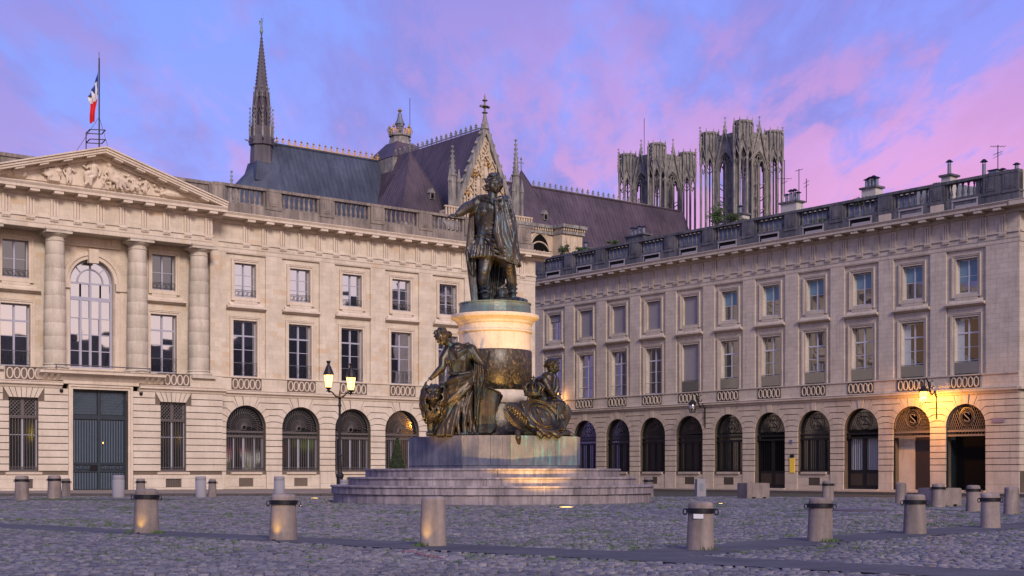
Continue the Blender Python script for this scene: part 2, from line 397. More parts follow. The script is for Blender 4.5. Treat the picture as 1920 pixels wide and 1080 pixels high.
# ground: one sheet to the horizon, finer in the square
def ground():
    xs = sorted({-1500, -600, -250, -120, *range(-60, 61, 4), 120, 250, 600, 1500})
    ys = sorted({-400, -100, -20, *range(0, 141, 4), 170, 220, 300, 500, 900, 1800})
    v = [(x, y, (g_z(x, y) if abs(x) <= 120 and y < 200 else -.2)-.03) for y in ys for x in xs]
    n = len(xs); f = [(j*n+i, j*n+i+1, (j+1)*n+i+1, (j+1)*n+i) for j in range(len(ys)-1) for i in range(n-1)]
    return MB().add(v, f).ob('ground', M['soil'])
kind(ground(), 'structure')
# pavements along the two fronts (raised slabs with a kerb)
def slab(name, outer, zt, depth, mat):
    mb = MB(); mb.vprism([(p[0], p[1]) for p in outer], -.5, zt)
    return kind(mb.ob(name, mat), 'structure')
def slab_h(name, edge, back, mat, up=.12):
    """edge and back are matching polylines; the top follows the ground"""
    mb = MB(); n = len(edge)
    top = [(x, y, g_z(x, y)+up) for x, y in edge]+[(x, y, g_z(x, y)+up) for x, y in back]
    bot = [(x, y, -1) for x, y in edge]
    mb.add(top, [(i, i+1, n+i+1, n+i) for i in range(n-1)])
    mb.add(top[:n]+bot, [(i+1, i, n+i, n+i+1) for i in range(n-1)])
    return kind(mb.ob(name, mat), 'structure')
le = [(-60, 69.5), (-32, 69.5), (-20, 69.2), (-8.5, 69.2), (2, 76), (6, 92)]
lb = [(-60, 90), (-38, 96), (-26, 100), (-12, 104), (0, 112), (8, 120)]
slab_h('left_pavement', le, lb, M['pave'])
def rp(u, v): p = nR*(DR+v)+wR*u; return (p.x, p.y)
slab_h('right_pavement', [rp(-108, -6.5), rp(-95, -6.3), rp(-80, -6.1), rp(-65, -5.9), rp(-50, -5.7), rp(-42, -5.7), rp(-38, 2)],
       [rp(-108, 8), rp(-95, 8), rp(-80, 8), rp(-65, 8), rp(-50, 8), rp(-42, 8), rp(-38, 9)], M['pave'])
# kerb stones: each stone a part of its pavement
def kerb(edge, up, name, label):
    root = kind(thing(name, label, 'kerb'), 'structure'); del root['category']; del root['label']
    me = smesh('kerb_stone', lambda m: m.box(-.49, .49, -.16, .02, -.3, .012), M['kerb'])
    for (x0, y0), (x1, y1) in zip(edge, edge[1:]):
        d = Vector((x1-x0, y1-y0)); n = max(1, int(d.length)); a = math.atan2(d.y, d.x)
        for k in range(n):
            x, y = x0+d.x*(k+.5)/n, y0+d.y*(k+.5)/n
            o = ob('kerb_stone', me, root, (x, y, g_z(x, y)+up+random.uniform(-.004, .006)), a); o.scale.x = d.length/n
    return root
kerb([(-26, 69.35), (-20, 69.2), (-8.5, 69.2)], .12, 'left_kerb', '')
kerb([rp(-95, -6.35), rp(-80, -6.15), rp(-65, -5.95), rp(-50, -5.75), rp(-43, -5.75)], .12, 'right_kerb', '')
# asphalt bands under the bollards
BL = [Vector((-16.2, 35.2)), Vector((-1.6, 22.65)), Vector((1.75, 19.8)), ]
BLp = [(-17.5, 36.4), (-9.3, 29.1), (-4.07, 24.75), (-1.27, 22.45), (1.8, 19.9)]
BRp = [(1.8, 19.9), (5.2, 24.1), (7.8, 27.0), (10.4, 29.9), (16.6, 37.0), (20, 41)]
def dist_poly(x, y, P):
    b = 1e9
    for (x0, y0), (x1, y1) in zip(P, P[1:]):
        dx, dy = x1-x0, y1-y0; t = max(0, min(1, ((x-x0)*dx+(y-y0)*dy)/(dx*dx+dy*dy)))
        b = min(b, math.hypot(x-x0-t*dx, y-y0-t*dy))
    return b
def band(name, P, w):
    mb = MB(); a = []; b = []
    for i, (x, y) in enumerate(P):
        p0 = P[max(0, i-1)]; p1 = P[min(len(P)-1, i+1)]
        t = Vector((p1[0]-p0[0], p1[1]-p0[1])).normalized(); nn = Vector((-t.y, t.x))*w
        a.append((x+nn.x, y+nn.y, g_z(x, y)+.004)); b.append((x-nn.x, y-nn.y, g_z(x, y)+.004))
    n = len(P); mb.add(a+b, [(i, n+i, n+i+1, i+1) for i in range(n-1)])
    return kind(mb.ob(name, M['asphalt']), 'structure')
band('left_asphalt_path', BLp, .74)
o_ = band('right_asphalt_path', BRp[:], .72); o_.location.z = .004
o_ = band('cross_asphalt_path', [(-2.2, 22.9), (1.7, 19.5), (4.6, 17.0), (8, 14)], .72); o_.location.z = .008
o_ = band('far_asphalt_path', [(-26, 60.2), (-20.5, 60.2), (-16, 60.4), (-14.5, 61.5)], 1.6)
def on_band(x, y):
    return dist_poly(x, y, BLp) < .70 or dist_poly(x, y, BRp) < .68 or dist_poly(x, y, [(-2.2, 22.9), (1.7, 19.5), (4.6, 17.0), (8, 14)]) < .66
# setts: real stones, the 300 that show largest as parts, the rest one mass
def setts():
    rng = np.random.default_rng(5)
    root = kind(thing('cobbled_square', '', ''), 'structure'); del root['category']; del root['label']
    PX, PY, SX, SY, AA = [], [], [], [], []
    sing = []
    y = 14.6; row = 0
    while y < 69:
        ly = .175 if y < 36 else .30
        wx = .128 if y < 36 else .22
        half = y*.46+1.5
        xs = np.arange(-half, half, wx)+rng.uniform(0, wx)
        wav = .05*np.sin(xs*.9+y*.7)+.06*np.sin(xs*.23)
        for x_, dy in zip(xs, wav):
            yy = y+dy+rng.normal(0, .012); xx = x_+rng.normal(0, .012)
            if math.hypot(xx+.8, yy-57) < 6.62: continue
            if y < 45 and on_band(xx, yy): continue
            if y > 58.4 and xx < -14.5 and yy < 62: continue
            s = xx*nR.x+yy*nR.y
            if s > DR-6.2: continue
            if xx > -8.5 and yy > 68 and s < 50: continue
            PX.append(xx); PY.append(yy); SX.append(wx*.5*rng.uniform(.80, .94)); SY.append(ly*.5*rng.uniform(.78, .93)); AA.append(rng.normal(0, .025))
        y += ly; row += 1
    PX, PY, SX, SY, AA = map(np.array, (PX, PY, SX, SY, AA)); n = len(PX)
    s = np.clip((nR.x*(PX-MC.x)+nR.y*(PY-MC.y)-8)/34, 0, 1); gz = -.2*s*s*(3-2*s)
    top = gz+rng.normal(0, .0055, n)+.003; tx = rng.normal(0, .02, n); ty = rng.normal(0, .02, n)
    tint = rng.random(n)
    lo = np.array([(-1, -1), (1, -1), (1, 1), (-1, 1)])
    def ringv(k, zoff):
        X_ = lo[None, :, 0]*SX[:, None]*k*(1+rng.normal(0, .025, (n, 4))); Y_ = lo[None, :, 1]*SY[:, None]*k*(1+rng.normal(0, .025, (n, 4)))
        c, s_ = np.cos(AA)[:, None], np.sin(AA)[:, None]
        x = PX[:, None]+X_*c-Y_*s_; yv = PY[:, None]+X_*s_+Y_*c
        z = top[:, None]+zoff+tx[:, None]*X_+ty[:, None]*Y_
        return np.stack([x, yv, z], -1)
    R0 = ringv(1.0, -.045); R1 = ringv(.93, -.012); R2 = ringv(.80, .005)
    V = np.concatenate([R0, R1, R2], 1)     # n,12,3
    fp = []
    for a in (0, 4):
        for k in range(4): fp.append((a+k, a+(k+1) % 4, a+4+(k+1) % 4, a+4+k))
    fp.append((8, 9, 10, 11)); fp = np.array(fp)
    # singles: largest in the picture, i.e. nearest and inside the frame
    vis = (PY > 16.2) & (np.abs(PX) < PY*.365)
    order = np.argsort(np.where(vis, PY, 1e9)); one = set(order[:300].tolist())
    keep = np.array([i not in one for i in range(n)])
    def mk(idx, name, origin=None):
        v = V[idx].reshape(-1, 3)
        if origin is not None: v = v-origin
        f = (fp[None]+12*np.arange(len(idx))[:, None, None]).reshape(-1, 4)
        me = bpy.data.meshes.new(name); me.vertices.add(len(v)); me.vertices.foreach_set('co', v.astype(np.float32).ravel())
        me.loops.add(f.size); me.loops.foreach_set('vertex_index', f.astype(np.int32).ravel())
        me.polygons.add(len(f)); me.polygons.foreach_set('loop_start', np.arange(0, f.size, 4, dtype=np.int32))
        a = me.attributes.new('tint', 'FLOAT', 'FACE'); a.data.foreach_set('value', np.repeat(tint[idx], 9).astype(np.float32))
        me.materials.append(M['sett']); me.update(); me.validate(); return me
    o = ob('far_cobblestones', mk(np.where(keep)[0], 'cobblestones'), root); kind(o, 'stuff')
    for i in order[:300]:
        og = np.array([PX[i], PY[i], 0]); me = mk(np.array([i]), 'cobblestone', og)
        ob('cobblestone', me, root, (PX[i], PY[i], 0))
    return n
setts()
def weeds():
    rng = np.random.default_rng(8); V = []; Fc = []; k = 0
    def tuft(x, y, n, h, sp):
        nonlocal k
        for _ in range(n):
            a = rng.uniform(0, 2*PI); r = rng.uniform(0, sp); bx, by = x+r*math.cos(a), y+r*math.sin(a); z = g_z(bx, by)-.01
            b = rng.uniform(0, 2*PI); w = rng.uniform(.006, .014); hh = h*rng.uniform(.5, 1.2); l = rng.uniform(0, .6)*hh
            dx, dy = math.cos(b), math.sin(b)
            V.extend([(bx-dy*w, by+dx*w, z), (bx+dy*w, by-dx*w, z), (bx+dx*l, by+dy*l, z+hh)]); Fc.append((k, k+1, k+2)); k += 3
    cnt = 0
    while cnt < 3400:
        y = 18+47*rng.random()**.8; x = rng.uniform(-1, 1)*y*.37
        if math.hypot(x+.8, y-57) < 6.8 or on_band(x, y): continue
        nz = noise.noise(Vector((x*.28, y*.28, 3)))+.5*noise.noise(Vector((x*.9, y*.9, 7)))
        nb = math.exp(-((dist_poly(x, y, BLp)-1.3)/.9)**2)+math.exp(-((dist_poly(x, y, BRp)-1.2)/.8)**2)
        if rng.random() > .10+max(0, nz)*1.0+.45*nb*(nz > -.2): continue
        tuft(x, y, int(rng.integers(10, 26)), .04 if y < 30 else .055, .10); cnt += 1
    for px, by in ((250, 999), (296, 1001), (1558, 1017), (790, 1025), (1750, 951), (1768, 951), (1330, 1032)):
        x, y = gpt(px, by); tuft(x, y, 90, .16 if by < 960 else .09, .16)
    me = bpy.data.meshes.new('weeds'); me.from_pydata(V, [], Fc); me.materials.append(M['grass'])
    kind(ob('weeds_in_the_joints', me), 'stuff')
weeds()

# ================================================================ facade building kit (local: x right, y inward, z up)
ZG, ZS, ZB = 1.25, 4.12, 6.15      # plinth top, arch spring, belt
RA = 1.45
def window_kit(tag_, w, h, rows, fm, gm, transom=False, shade=None):
    """sub-meshes of a casement window, origin at bottom centre, plane y=0"""
    K = {}
    fw = .07; mw = .11
    pw = (w-2*fw-mw)/2
    if transom:
        th = h*.235; hs = [(h-fw-th, h-fw)]; hb = h-fw-th-.10
    else: hs = []; hb = h-fw
    n = rows-(1 if transom else 0); ph = (hb-fw)/n
    for i in range(n): hs.append((fw+i*ph+(.02 if i else 0), fw+(i+1)*ph-(.02 if i < n-1 else 0)))
    def frame(m):
        m.box(-w/2, -w/2+fw, -.04, .05, 0, h); m.box(w/2-fw, w/2, -.04, .05, 0, h)
        m.box(-w/2+fw, w/2-fw, -.04, .05, 0, fw); m.box(-w/2+fw, w/2-fw, -.04, .05, h-fw, h)
        m.box(-mw/2, mw/2, -.055, .05, fw, h-fw)
        if transom: m.box(-w/2+fw, -mw/2, -.05, .05, hb, hb+.10); m.box(mw/2, w/2-fw, -.05, .05, hb, hb+.10)
    K['frame'] = smesh('window_frame', frame, fm)
    K['bars'] = []
    def bars(m):
        for i in range(1, n):
            z = fw+i*ph; m.box(-w/2+fw, -mw/2, -.03, .03, z-.02, z+.02); m.box(mw/2, w/2-fw, -.03, .03, z-.02, z+.02)
    K['bar'] = smesh('glazing_bars', bars, fm) if n > 1 else None
    K['panes'] = []
    cache = {}
    for a, b in hs:
        key = round(b-a, 3)
        if key not in cache: cache[key] = smesh('pane', lambda m: m.box(-pw/2, pw/2, 0, .012, 0, b-a), gm)
        for sx in (-1, 1): K['panes'].append((cache[key], sx*(mw/2+pw/2), a))
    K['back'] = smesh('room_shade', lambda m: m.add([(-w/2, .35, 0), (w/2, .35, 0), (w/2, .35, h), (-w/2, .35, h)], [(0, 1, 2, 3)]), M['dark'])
    K['w'], K['h'] = w, h
    return K
def place_window(K, root, x, z, y=.42, extra=()):
    w = ob('window', K['frame'], root, (x, y, z))
    if K['bar']: ob('glazing_bar', K['bar'], w)
    for me, px_, pz in K['panes']:
        p = ob('pane', me, w, (px_, random.uniform(-.004, .004), pz)); p.rotation_euler = (random.uniform(-.006, .006), 0, random.uniform(-.008, .008))
    ob('room_shade', K['back'], w)
    for e in extra: ob(e.name, e, w)
    return w
def rail_mesh(w, h=.42, fancy=True):
    def f(m):
        r = .014
        for z in (.06, h): m.tube([(-w/2, 0, z), (w/2, 0, z)], r, 5)
        if fancy:
            n = 5
            for i in range(n):
                c = -w/2+w*(i+.5)/n; q = w/n*.42
                m.tube([(c+q*math.cos(a)*.9, 0, h*.55+h*.34*math.sin(a)) for a in np.linspace(0, 2*PI, 9)[:-1]], .010, 4, closed=True)
            for i in range(n+1): m.tube([(-w/2+w*i/n, 0, .06), (-w/2+w*i/n, 0, h)], .010, 4)
    return smesh('railing', f, M['iron'])
def surround_mesh(w, h, mat, t=.26):
    """eared moulded frame round an opening, origin at bottom centre of the opening; plane y=0 is the panel"""
    def f(m):
        for a, b, y in ((0, t*.52, -.05), (t*.52, t*.86, -.10), (t*.86, t, -.13)):
            m.box(-w/2-b, -w/2-a, y, .02, -a if a else 0, h+b); m.box(w/2+a, w/2+b, y, .02, -a if a else 0, h+b)
            m.box(-w/2-a, w/2+a, y, .02, h+a, h+b)
    return smesh('window_surround', f, mat)
def surround4_mesh(w, h, mat, t=.26):
    def f(m):
        for a, b, y in ((0, t*.52, -.05), (t*.52, t*.86, -.10), (t*.86, t, -.13)):
            m.box(-w/2-b, -w/2-a, y, .02, -b, h+b); m.box(w/2+a, w/2+b, y, .02, -b, h+b)
            m.box(-w/2-a, w/2+a, y, .02, h+a, h+b); m.box(-w/2-a, w/2+a, y, .02, -b, -a)
        m.box(-w/2-.05, w/2+.05, -.12, .02, -t-.16, -t-.01); m.box(-w/2+.1, w/2-.1, -.14, .02, -t-.30, -t-.17)
    return smesh('window_surround', f, mat)
def hood_mesh(mat, hw=1.42):
    def f(m):
        m.extr([(.02, 0), (-.06, 0), (-.22, .10), (-.30, .12), (-.30, .22), (-.26, .25), (.02, .27)], -hw, hw)
        m.extr([(.02, .265), (-.18, .265), (-.04, .46), (.02, .46)], -hw*.86, hw*.86)
    return smesh('hood', f, mat)
def oval_panel_mesh(mat, jmat, hw=1.03):
    fr = smesh('oval_panel', lambda m: [m.box(-hw, hw, .0, .02, .02, .72), m.box(-hw-.05, hw+.05, -.05, .0, .72, .77), m.box(-hw-.05, hw+.05, -.05, .0, -.03, .02),
                m.box(-hw-.05, -hw, -.05, .0, .02, .72), m.box(hw, hw+.05, -.05, .0, .02, .72)], jmat)
    ring = smesh('oval', lambda m: m.tube([(.165*math.cos(a), -.02, .37+.30*math.copysign(abs(math.sin(a))**.8, math.sin(a))) for a in np.linspace(0, 2*PI, 17)[:-1]], .042, 5, closed=True), mat)
    return fr, ring, hw
def triglyph_mesh(mat):
    def f(m):
        for x in (-.26, -.09, .08):
            m.box(x, x+.12, -.11, .02, 0, .96)
        m.box(-.26, .20, -.02, .02, 0, .93); m.box(-.28, .24, -.09, .02, .96, 1.04)
    return smesh('triglyph', f, mat)
def guttae_mesh(mat):
    def f(m):
        m.box(-.28, .24, -.10, 0, -.06, 0)
        for i in range(6): x = -.27+i*.085; m.box(x, x+.045, -.10, 0, -.18, -.06)
    return smesh('guttae', f, mat)
def mutule_mesh(mat): return smesh('mutule', lambda m: m.box(-.28, .28, -.80, -.14, -.15, 0), mat)
def baluster_mesh(mat, h=.92):
    pr = [(.095, 0), (.095, .07), (.06, .09), (.065, .13), (.105, .26), (.10, .36), (.055, .58), (.045, .70), (.075, .74), (.06, .80), (.095, .85), (.095, h)]
    return smesh('baluster', lambda m: m.lathe(pr, 8), mat, True)
def corn_prof(z=17.35, s=1.0):
    return [(0.25, z), (-.10, z), (-.16, z+.12), (-.16, z+.26), (-.84*s, z+.30), (-.84*s, z+.44), (-.86*s, z+.47), (-.93*s, z+.58), (-.93*s, z+.62), (.25, z+.72)]
def entab(root, x0, x1, mat, trim, tri_x, caps=True, y=0, ov=.9):
    """architrave, frieze, cornice; tri_x are the triglyph positions"""
    mb = MB()
    mb.box(x0, x1, y-.02, y+.3, 15.52, 15.78); mb.box(x0-.01, x1+.01, y-.05, y+.3, 15.78, 16.12); mb.box(x0-.03, x1+.03, y-.12, y+.3, 16.12, 16.24)
    mb.ob('architrave', mat, root)
    MB().box(x0, x1, y-.02, y+.3, 16.24, 17.35).ob('frieze', mat, root)
    prof = [(a+y, b) for a, b in corn_prof()]
    n = max(1, int(round((x1-x0)/2.4)))
    e = ov if caps else 0
    xa, xb = x0-e, x1+e
    for i in range(n):
        a, b = xa+(xb-xa)*i/n, xa+(xb-xa)*(i+1)/n
        MB().extr(prof, a+.006, b-.006).ob('cornice', trim, root)
    tm, gm, mm = triglyph_mesh(trim), guttae_mesh(trim), mutule_mesh(trim)
    for x in tri_x:
        ob('triglyph', tm, root, (x, y-.02, 16.24)); ob('guttae', gm, root, (x, y-.04, 16.12)); ob('mutule', mm, root, (x, y, 17.63))
def rust_blocks(root, mat, openings, x0, x1, gap=.05):
    """openings: list of (centre, kind) with kind 'arch'; blocks between and round them"""
    cs = sorted(openings)
    lines = [ZG+.41*i for i in range(13)]           # course lines 1.25 .. 6.17
    lines[-1] = ZB
    y0, y1 = -.035, .06; g = gap/2
    R = 1.88
    def blk(poly, nm='stone'): MB().prism(poly, y0+random.uniform(-.006, .006), y1).ob(nm, mat, root)
    edges = [x0]+[(a+b)/2 for a, b in zip(cs, cs[1:])]+[x1]
    for ci, c in enumerate(cs):
        for s, edge in ((-1, edges[ci]), (1, edges[ci+1])):
            for za, zb in zip(lines, lines[1:]):
                ed = edge-s*(.0)
                def P(pl):
                    pl = [(c+s*px_, z) for px_, z in pl]
                    blk(pl if s > 0 else pl[::-1])
                W_ = abs(ed-c)
                if zb <= ZS+.01:
                    P([(RA, za+g), (W_, za+g), (W_, zb-g), (RA, zb-g)]); continue
                lim = math.radians(66)
                ta = math.asin((za-ZS)/R) if za >= ZS-.001 else 0.0
                tb = min(lim, math.asin(min(.9999, (zb-ZS)/R))); last = zb > ZB-.01
                if last: tb = lim
                e_ = .011
                if za < ZS-.001: poly = [(RA, za+g), (W_, za+g)]
                else: poly = [(RA*math.cos(ta+e_), ZS+RA*math.sin(ta+e_)), (R*math.cos(ta), za+g), (W_, za+g)]
                poly.append((W_, zb-g))
                poly.append(((ZB-ZS)/math.tan(lim)+.01, zb-g) if last else (R*math.cos(tb), zb-g))
                poly += arc(0, ZS, RA, tb-e_, max(ta+e_, 0) if za >= ZS-.001 else 0, 4)
                if za >= ZS-.001: poly.pop()
                P(poly)
        # radial voussoirs over the crown and keystone
        for a0, a1, pr in ((66, 82, 0), (82, 98, 1), (98, 114, 0)):
            a0r, a1r = math.radians(a0)+.012, math.radians(a1)-.012
            ip = arc(c, ZS, RA, a0r, a1r, 3); zt = ZB-.017
            o0 = (c+(zt-ZS)/math.tan(a0r), zt); o1 = (c+(zt-ZS)/math.tan(a1r), zt)
            poly = [o0, o1]+ip[::-1]
            MB().prism(poly[::-1][::-1], y0-(.05 if pr else 0), y1).ob('keystone' if pr else 'voussoir', mat, root)
def balustrade(root, x0, x1, ped_x, mats, yb=.15, n=7, slots=None, special=None):
    z0 = 17.95
    MB().box(x0, x1, yb-.08, yb+.45, z0, z0+.78).ob('parapet_base', mats, root)
    bm = baluster_mesh(mats)
    ped = smesh('pedestal', lambda m: [m.box(-.55, .55, yb-.10, yb+.40, z0+.78, z0+1.86), m.box(-.34, .34, yb-.135, yb-.09, z0+.92, z0+1.72), m.box(-.60, .60, yb-.14, yb+.44, z0+.66, z0+.79), m.box(-.22, .22, yb-.155, yb-.13, z0+1.04, z0+1.60)], mats)
    for x in ped_x: ob('pedestal', ped, root, (x, 0, 0))
    xs = sorted(ped_x)
    for a, b in zip(xs, xs[1:]):
        A, B = a+.72, b-.72
        MB().box(a+.56, b-.56, yb-.02, yb+.32, z0+.78, z0+.90).ob('plinth_course', mats, root)
        for s in (a+.56, b-.70): MB().box(s, s+.14, yb, yb+.30, z0+.90, z0+1.86).ob('half_pedestal', mats, root)
        for k in range(n): ob('baluster', bm, root, (A+(B-A)*(k+.5)/n, yb+.14, z0+.90))
    for i, (a, b) in enumerate(zip([x0]+xs, xs+[x1])):
        if b-a > .2: MB().box(a+.004, b-.004, yb-.12, yb+.42, z0+1.86, z0+2.04).ob('handrail', mats, root)
def scroll(m, cx, cz, r0, r1, a0, turns, rad=.014, y=0, n=14, sz=1):
    m.tube([(cx+(r0+(r1-r0)*i/n)*math.cos(a0+turns*2*PI*i/n), y, cz+sz*(r0+(r1-r0)*i/n)*math.sin(a0+turns*2*PI*i/n)) for i in range(n+1)], rad, 4)
def fan_grille(mat, left=True):
    """half-round fanlight grille, origin at arch centre"""
    def f(m):
        r = RA-.03
        m.tube([(r*math.cos(a), 0, r*math.sin(a)) for a in np.linspace(0, PI, 25)], .04, 5)
        m.box(-r, r, -.05, .05, -.62, -.50); m.box(-r, r, -.06, .06, -.34, -.22)
        for k in range(12):
            x = -r+.12+(2*r-.24)*k/11; m.tube([(x-.06, 0, -.5), (x+.06, 0, -.34)], .013, 4)
        if left:
            # wheel of flame-like curved spokes round a small boss
            for k in range(26):
                a = PI*k/25*1.25-.35
                pts = []
                for i in range(8):
                    q = .16+(1.42-.16)*i/7; b = a+.75*(1-q/1.42)
                    px_, pz = q*math.cos(b), q*math.sin(b)+.02
                    if pz > -.2 and math.hypot(px_, pz) < r: pts.append((px_, 0, pz))
                if len(pts) > 2: m.tube(pts, .016, 4)
            m.tube([(.16*math.cos(a), 0, .16*math.sin(a)) for a in np.linspace(0, 2*PI, 13)[:-1]], .03, 4, closed=True)
            for rr in (.55, 1.0): m.tube([(rr*math.cos(a), 0, rr*math.sin(a)) for a in np.linspace(-.2, PI+.2, 21)], .012, 4)
        else:
            # roundel with the S monogram, fish-scale lattice round it
            cz = .62
            for rr in (.56, .48, .38): m.tube([(rr*math.cos(a), -.01, cz+rr*1.08*math.sin(a)) for a in np.linspace(0, 2*PI, 25)[:-1]], .024 if rr > .5 else .014, 4, closed=True)
            sp = [(.17, -.03, cz+.14), (.16, -.03, cz+.24)]+[(-.19*math.sin(t), -.03, cz+.30*math.cos(t*.5)) for t in np.linspace(.25, 2*PI-.25, 15)]+[(-.16, -.03, cz-.24), (-.17, -.03, cz-.14)]
            m.tube(sp, [.03]+[.04]*(len(sp)-2)+[.03], 5)
            for i in range(-9, 10):
                for j in range(8):
                    x = i*.155+(j % 2)*.0775; z = -.12+j*.19
                    if math.hypot(x, z) > r-.08 or (math.hypot(x, (z-cz)/1.08) < .60): continue
                    m.tube([(x-.075, 0, z+.10), (x-.06, 0, z-.02), (x, 0, z-.09), (x+.06, 0, z-.02), (x+.075, 0, z+.10)], .014, 4)
    return smesh('fanlight_grille', f, mat)
def arch_pane(mat):
    return smesh('pane', lambda m: m.prism([(RA-.02, 0.0)]+arc(0, 0, RA-.02, 0, PI, 20)[1:-1]+[(-RA+.02, 0.0)], .10, .115), mat)
def arch_frame(fm, h):
    """frame of the arched window below the transom, origin at bottom centre"""
    def f(m):
        w = 2*RA-.04
        for a, b in ((-w/2, -w/2+.10), (w/2-.10, w/2), (-.09, .09), (-.80, -.70), (.70, .80)): m.box(a, b, .05, .14, .06, h)
        m.box(-w/2, w/2, .045, .145, 0, .06); m.box(-w/2, w/2, .045, .145, h-.08, h)
    return smesh('window_frame', f, fm)
def bars_mesh(mat, w, h, n, r=.015, hz=(.10, .22)):
    def f(m):
        for k in range(n):
            x = -w/2+w*(k+.5)/n; m.box(x-r, x+r, -.015, .015, 0, h)
        for z in hz: m.box(-w/2, w/2, -.02, .02, z, z+.035)
        m.box(-w/2, w/2, -.03, .03, 0, .07); m.box(-w/2, w/2, -.03, .03, h-.06, h)
    return smesh('window_bars', f, mat)
def vent_mesh():
    def f(m):
        m.box(-.5, .5, .14, .16, 0, .50)
    def b(m):
        for i in range(9): x = -.45+i*.1125; m.box(x-.018, x+.018, .03, .07, .01, .49)
    return smesh('cellar_vent', f, M['dark']), smesh('vent_bars', b, M['ironl'])
# ================================================================ the two long fronts
def front(root, centers, x0, x1, mt, types, winrow2, winrow1, zb=-.35, roofback=12.0):
    ma, tr, ru, jo = mt['wall'], mt['trim'], mt['rust'], mt['joint']
    holes = []
    for c in centers:
        t = types[c]
        holes.append((c-RA, c+RA, ZG if t == 'window' else -.0, ZS+RA))
    # ground-floor backing behind the blocks
    mb = MB(); grid_wall(mb, x0, x1, zb, 6.15, .03, .75, holes)
    for c in centers: arch_fill(mb, c, ZS, RA, ZS+RA, .03, .75)
    mb.ob('ground_floor_wall', jo, root)
    rust_blocks(root, ru, centers, x0, x1)
    # plinth stones
    edges = [x0]+[(a+b)/2 for a, b in zip(centers, centers[1:])]+[x1]
    for i, c in enumerate(centers):
        a, b = edges[i], edges[i+1]; t = types[c]
        if t == 'window':
            gw = .5
            for p, q in ((a, c-RA-.02), (c+RA+.02, b)):
                MB().box(p+.004, q-.004, -.06, .05, .42, ZG-.02).ob('stone', ru, root); MB().box(p+.004, q-.004, -.07, .05, zb, .41).ob('stone', ru, root)
            for p, q in ((c-RA, c-gw-.02), (c+gw+.02, c+RA)): MB().box(p, q, -.0, .12, .25, .80).ob('stone', ru, root)
            MB().box(c-RA, c+RA, -.0, .12, zb, .24).ob('stone', ru, root); MB().box(c-RA, c+RA, -.0, .12, .81, 1.02).ob('stone', ru, root)
            MB().extr([(.4, 1.03), (-.02, 1.03), (-.12, 1.06), (-.14, 1.18), (.4, 1.24)], c-1.12, c+1.12).ob('sill', tr, root)
            v = ob('cellar_vent', VENT[0], root, (c, 0, .28)); ob('vent_bars', VENT[1], v)
        else:
            for p, q in ((a, c-RA-.02), (c+RA+.02, b)):
                MB().box(p+.004, q-.004, -.06, .05, .42, ZG-.02).ob('stone', ru, root); MB().box(p+.004, q-.004, -.07, .05, zb, .41).ob('stone', ru, root)
            MB().box(c-RA-.05, c+RA+.05, -.22, .7, zb, .02).ob('door_step', tr, root)
    # belt course and apron
    for i in range(len(centers)):
        a, b = edges[i], edges[i+1]
        MB().extr([(.3, 6.15), (-.06, 6.15), (-.10, 6.26), (-.24, 6.34), (-.24, 6.46), (-.28, 6.50), (-.10, 6.56), (.3, 6.56)], a+.003, b-.003).ob('belt_course', tr, root)
    mb = MB(); grid_wall(mb, x0, x1, 6.55, 7.36, -.03, .5); mb.ob('apron_wall', ma, root)
    MB().box(x0, x1, -.10, .3, 7.36, 7.44).ob('string_course', tr, root)
    fr, ring, hw = mt['oval']
    for c in centers:
        p = ob('oval_panel', fr, root, (c, -.045, 6.58)); 
        for k in range(5): ob('oval', ring, p, (-hw+2*hw*(k+.5)/5, -.01, 0))
    # upper wall: pilaster strips proud of recessed panels
    rec = [(c-1.45, c+1.45, 7.44, 15.46) for c in centers]
    mb = MB(); grid_wall(mb, x0, x1, 7.44, 15.52, 0, .14, rec); mb.ob('pilaster_wall', ma, root)
    wh = []
    for c in centers: wh += [(c-.875, c+.875, 7.44, 11.13), (c-.78, c+.78, 12.66, 14.88)]
    mb = MB(); grid_wall(mb, x0+.02, x1-.02, 7.44, 15.52, .14, .62, wh); mb.ob('panel_wall', ma, root)
    for c in centers:
        ob('window_surround', mt['sur1'], root, (c, .14, 7.44)); ob('window_surround', mt['sur2'], root, (c, .14, 12.66)); ob('hood', mt['hood'], root, (c, .10, 11.80))
        a = winrow1[c]; place_window(a[0], root, c, 7.46, .44, a[1]); a = winrow2[c]; place_window(a[0], root, c, 12.68, .44, a[1])
VENT = vent_mesh()
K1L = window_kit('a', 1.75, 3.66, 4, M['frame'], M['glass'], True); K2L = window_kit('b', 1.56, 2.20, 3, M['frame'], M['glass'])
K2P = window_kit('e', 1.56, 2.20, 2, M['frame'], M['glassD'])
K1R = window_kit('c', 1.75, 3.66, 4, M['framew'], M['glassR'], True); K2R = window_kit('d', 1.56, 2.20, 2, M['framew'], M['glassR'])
RAIL1 = smesh('railing', lambda m: None, M['iron']) if False else None
def rail_at(w, z, y, h=.42, fancy=True):
    me = rail_mesh(w, h, fancy); me.transform(Matrix.Translation((0, y, z))); me.name = 'railing'; return me
r1L, r2L = rail_at(1.75, .05, -.34, .85), rail_at(1.56, .02, -.34, .42)
KL = dict(wall=M['lime'], trim=M['trim'], rust=M['rust'], joint=M['joint'], oval=oval_panel_mesh(M['trim'], M['joint']),
          sur1=surround_mesh(1.75, 3.69, M['trim']), sur2=surround4_mesh(1.56, 2.22, M['trim'], .26), hood=hood_mesh(M['trim']))
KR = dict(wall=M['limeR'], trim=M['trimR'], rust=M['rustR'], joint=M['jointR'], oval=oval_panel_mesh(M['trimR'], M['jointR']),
          sur1=surround_mesh(1.75, 3.69, M['trimR']), sur2=surround4_mesh(1.56, 2.22, M['trimR'], .26), hood=hood_mesh(M['trimR']))
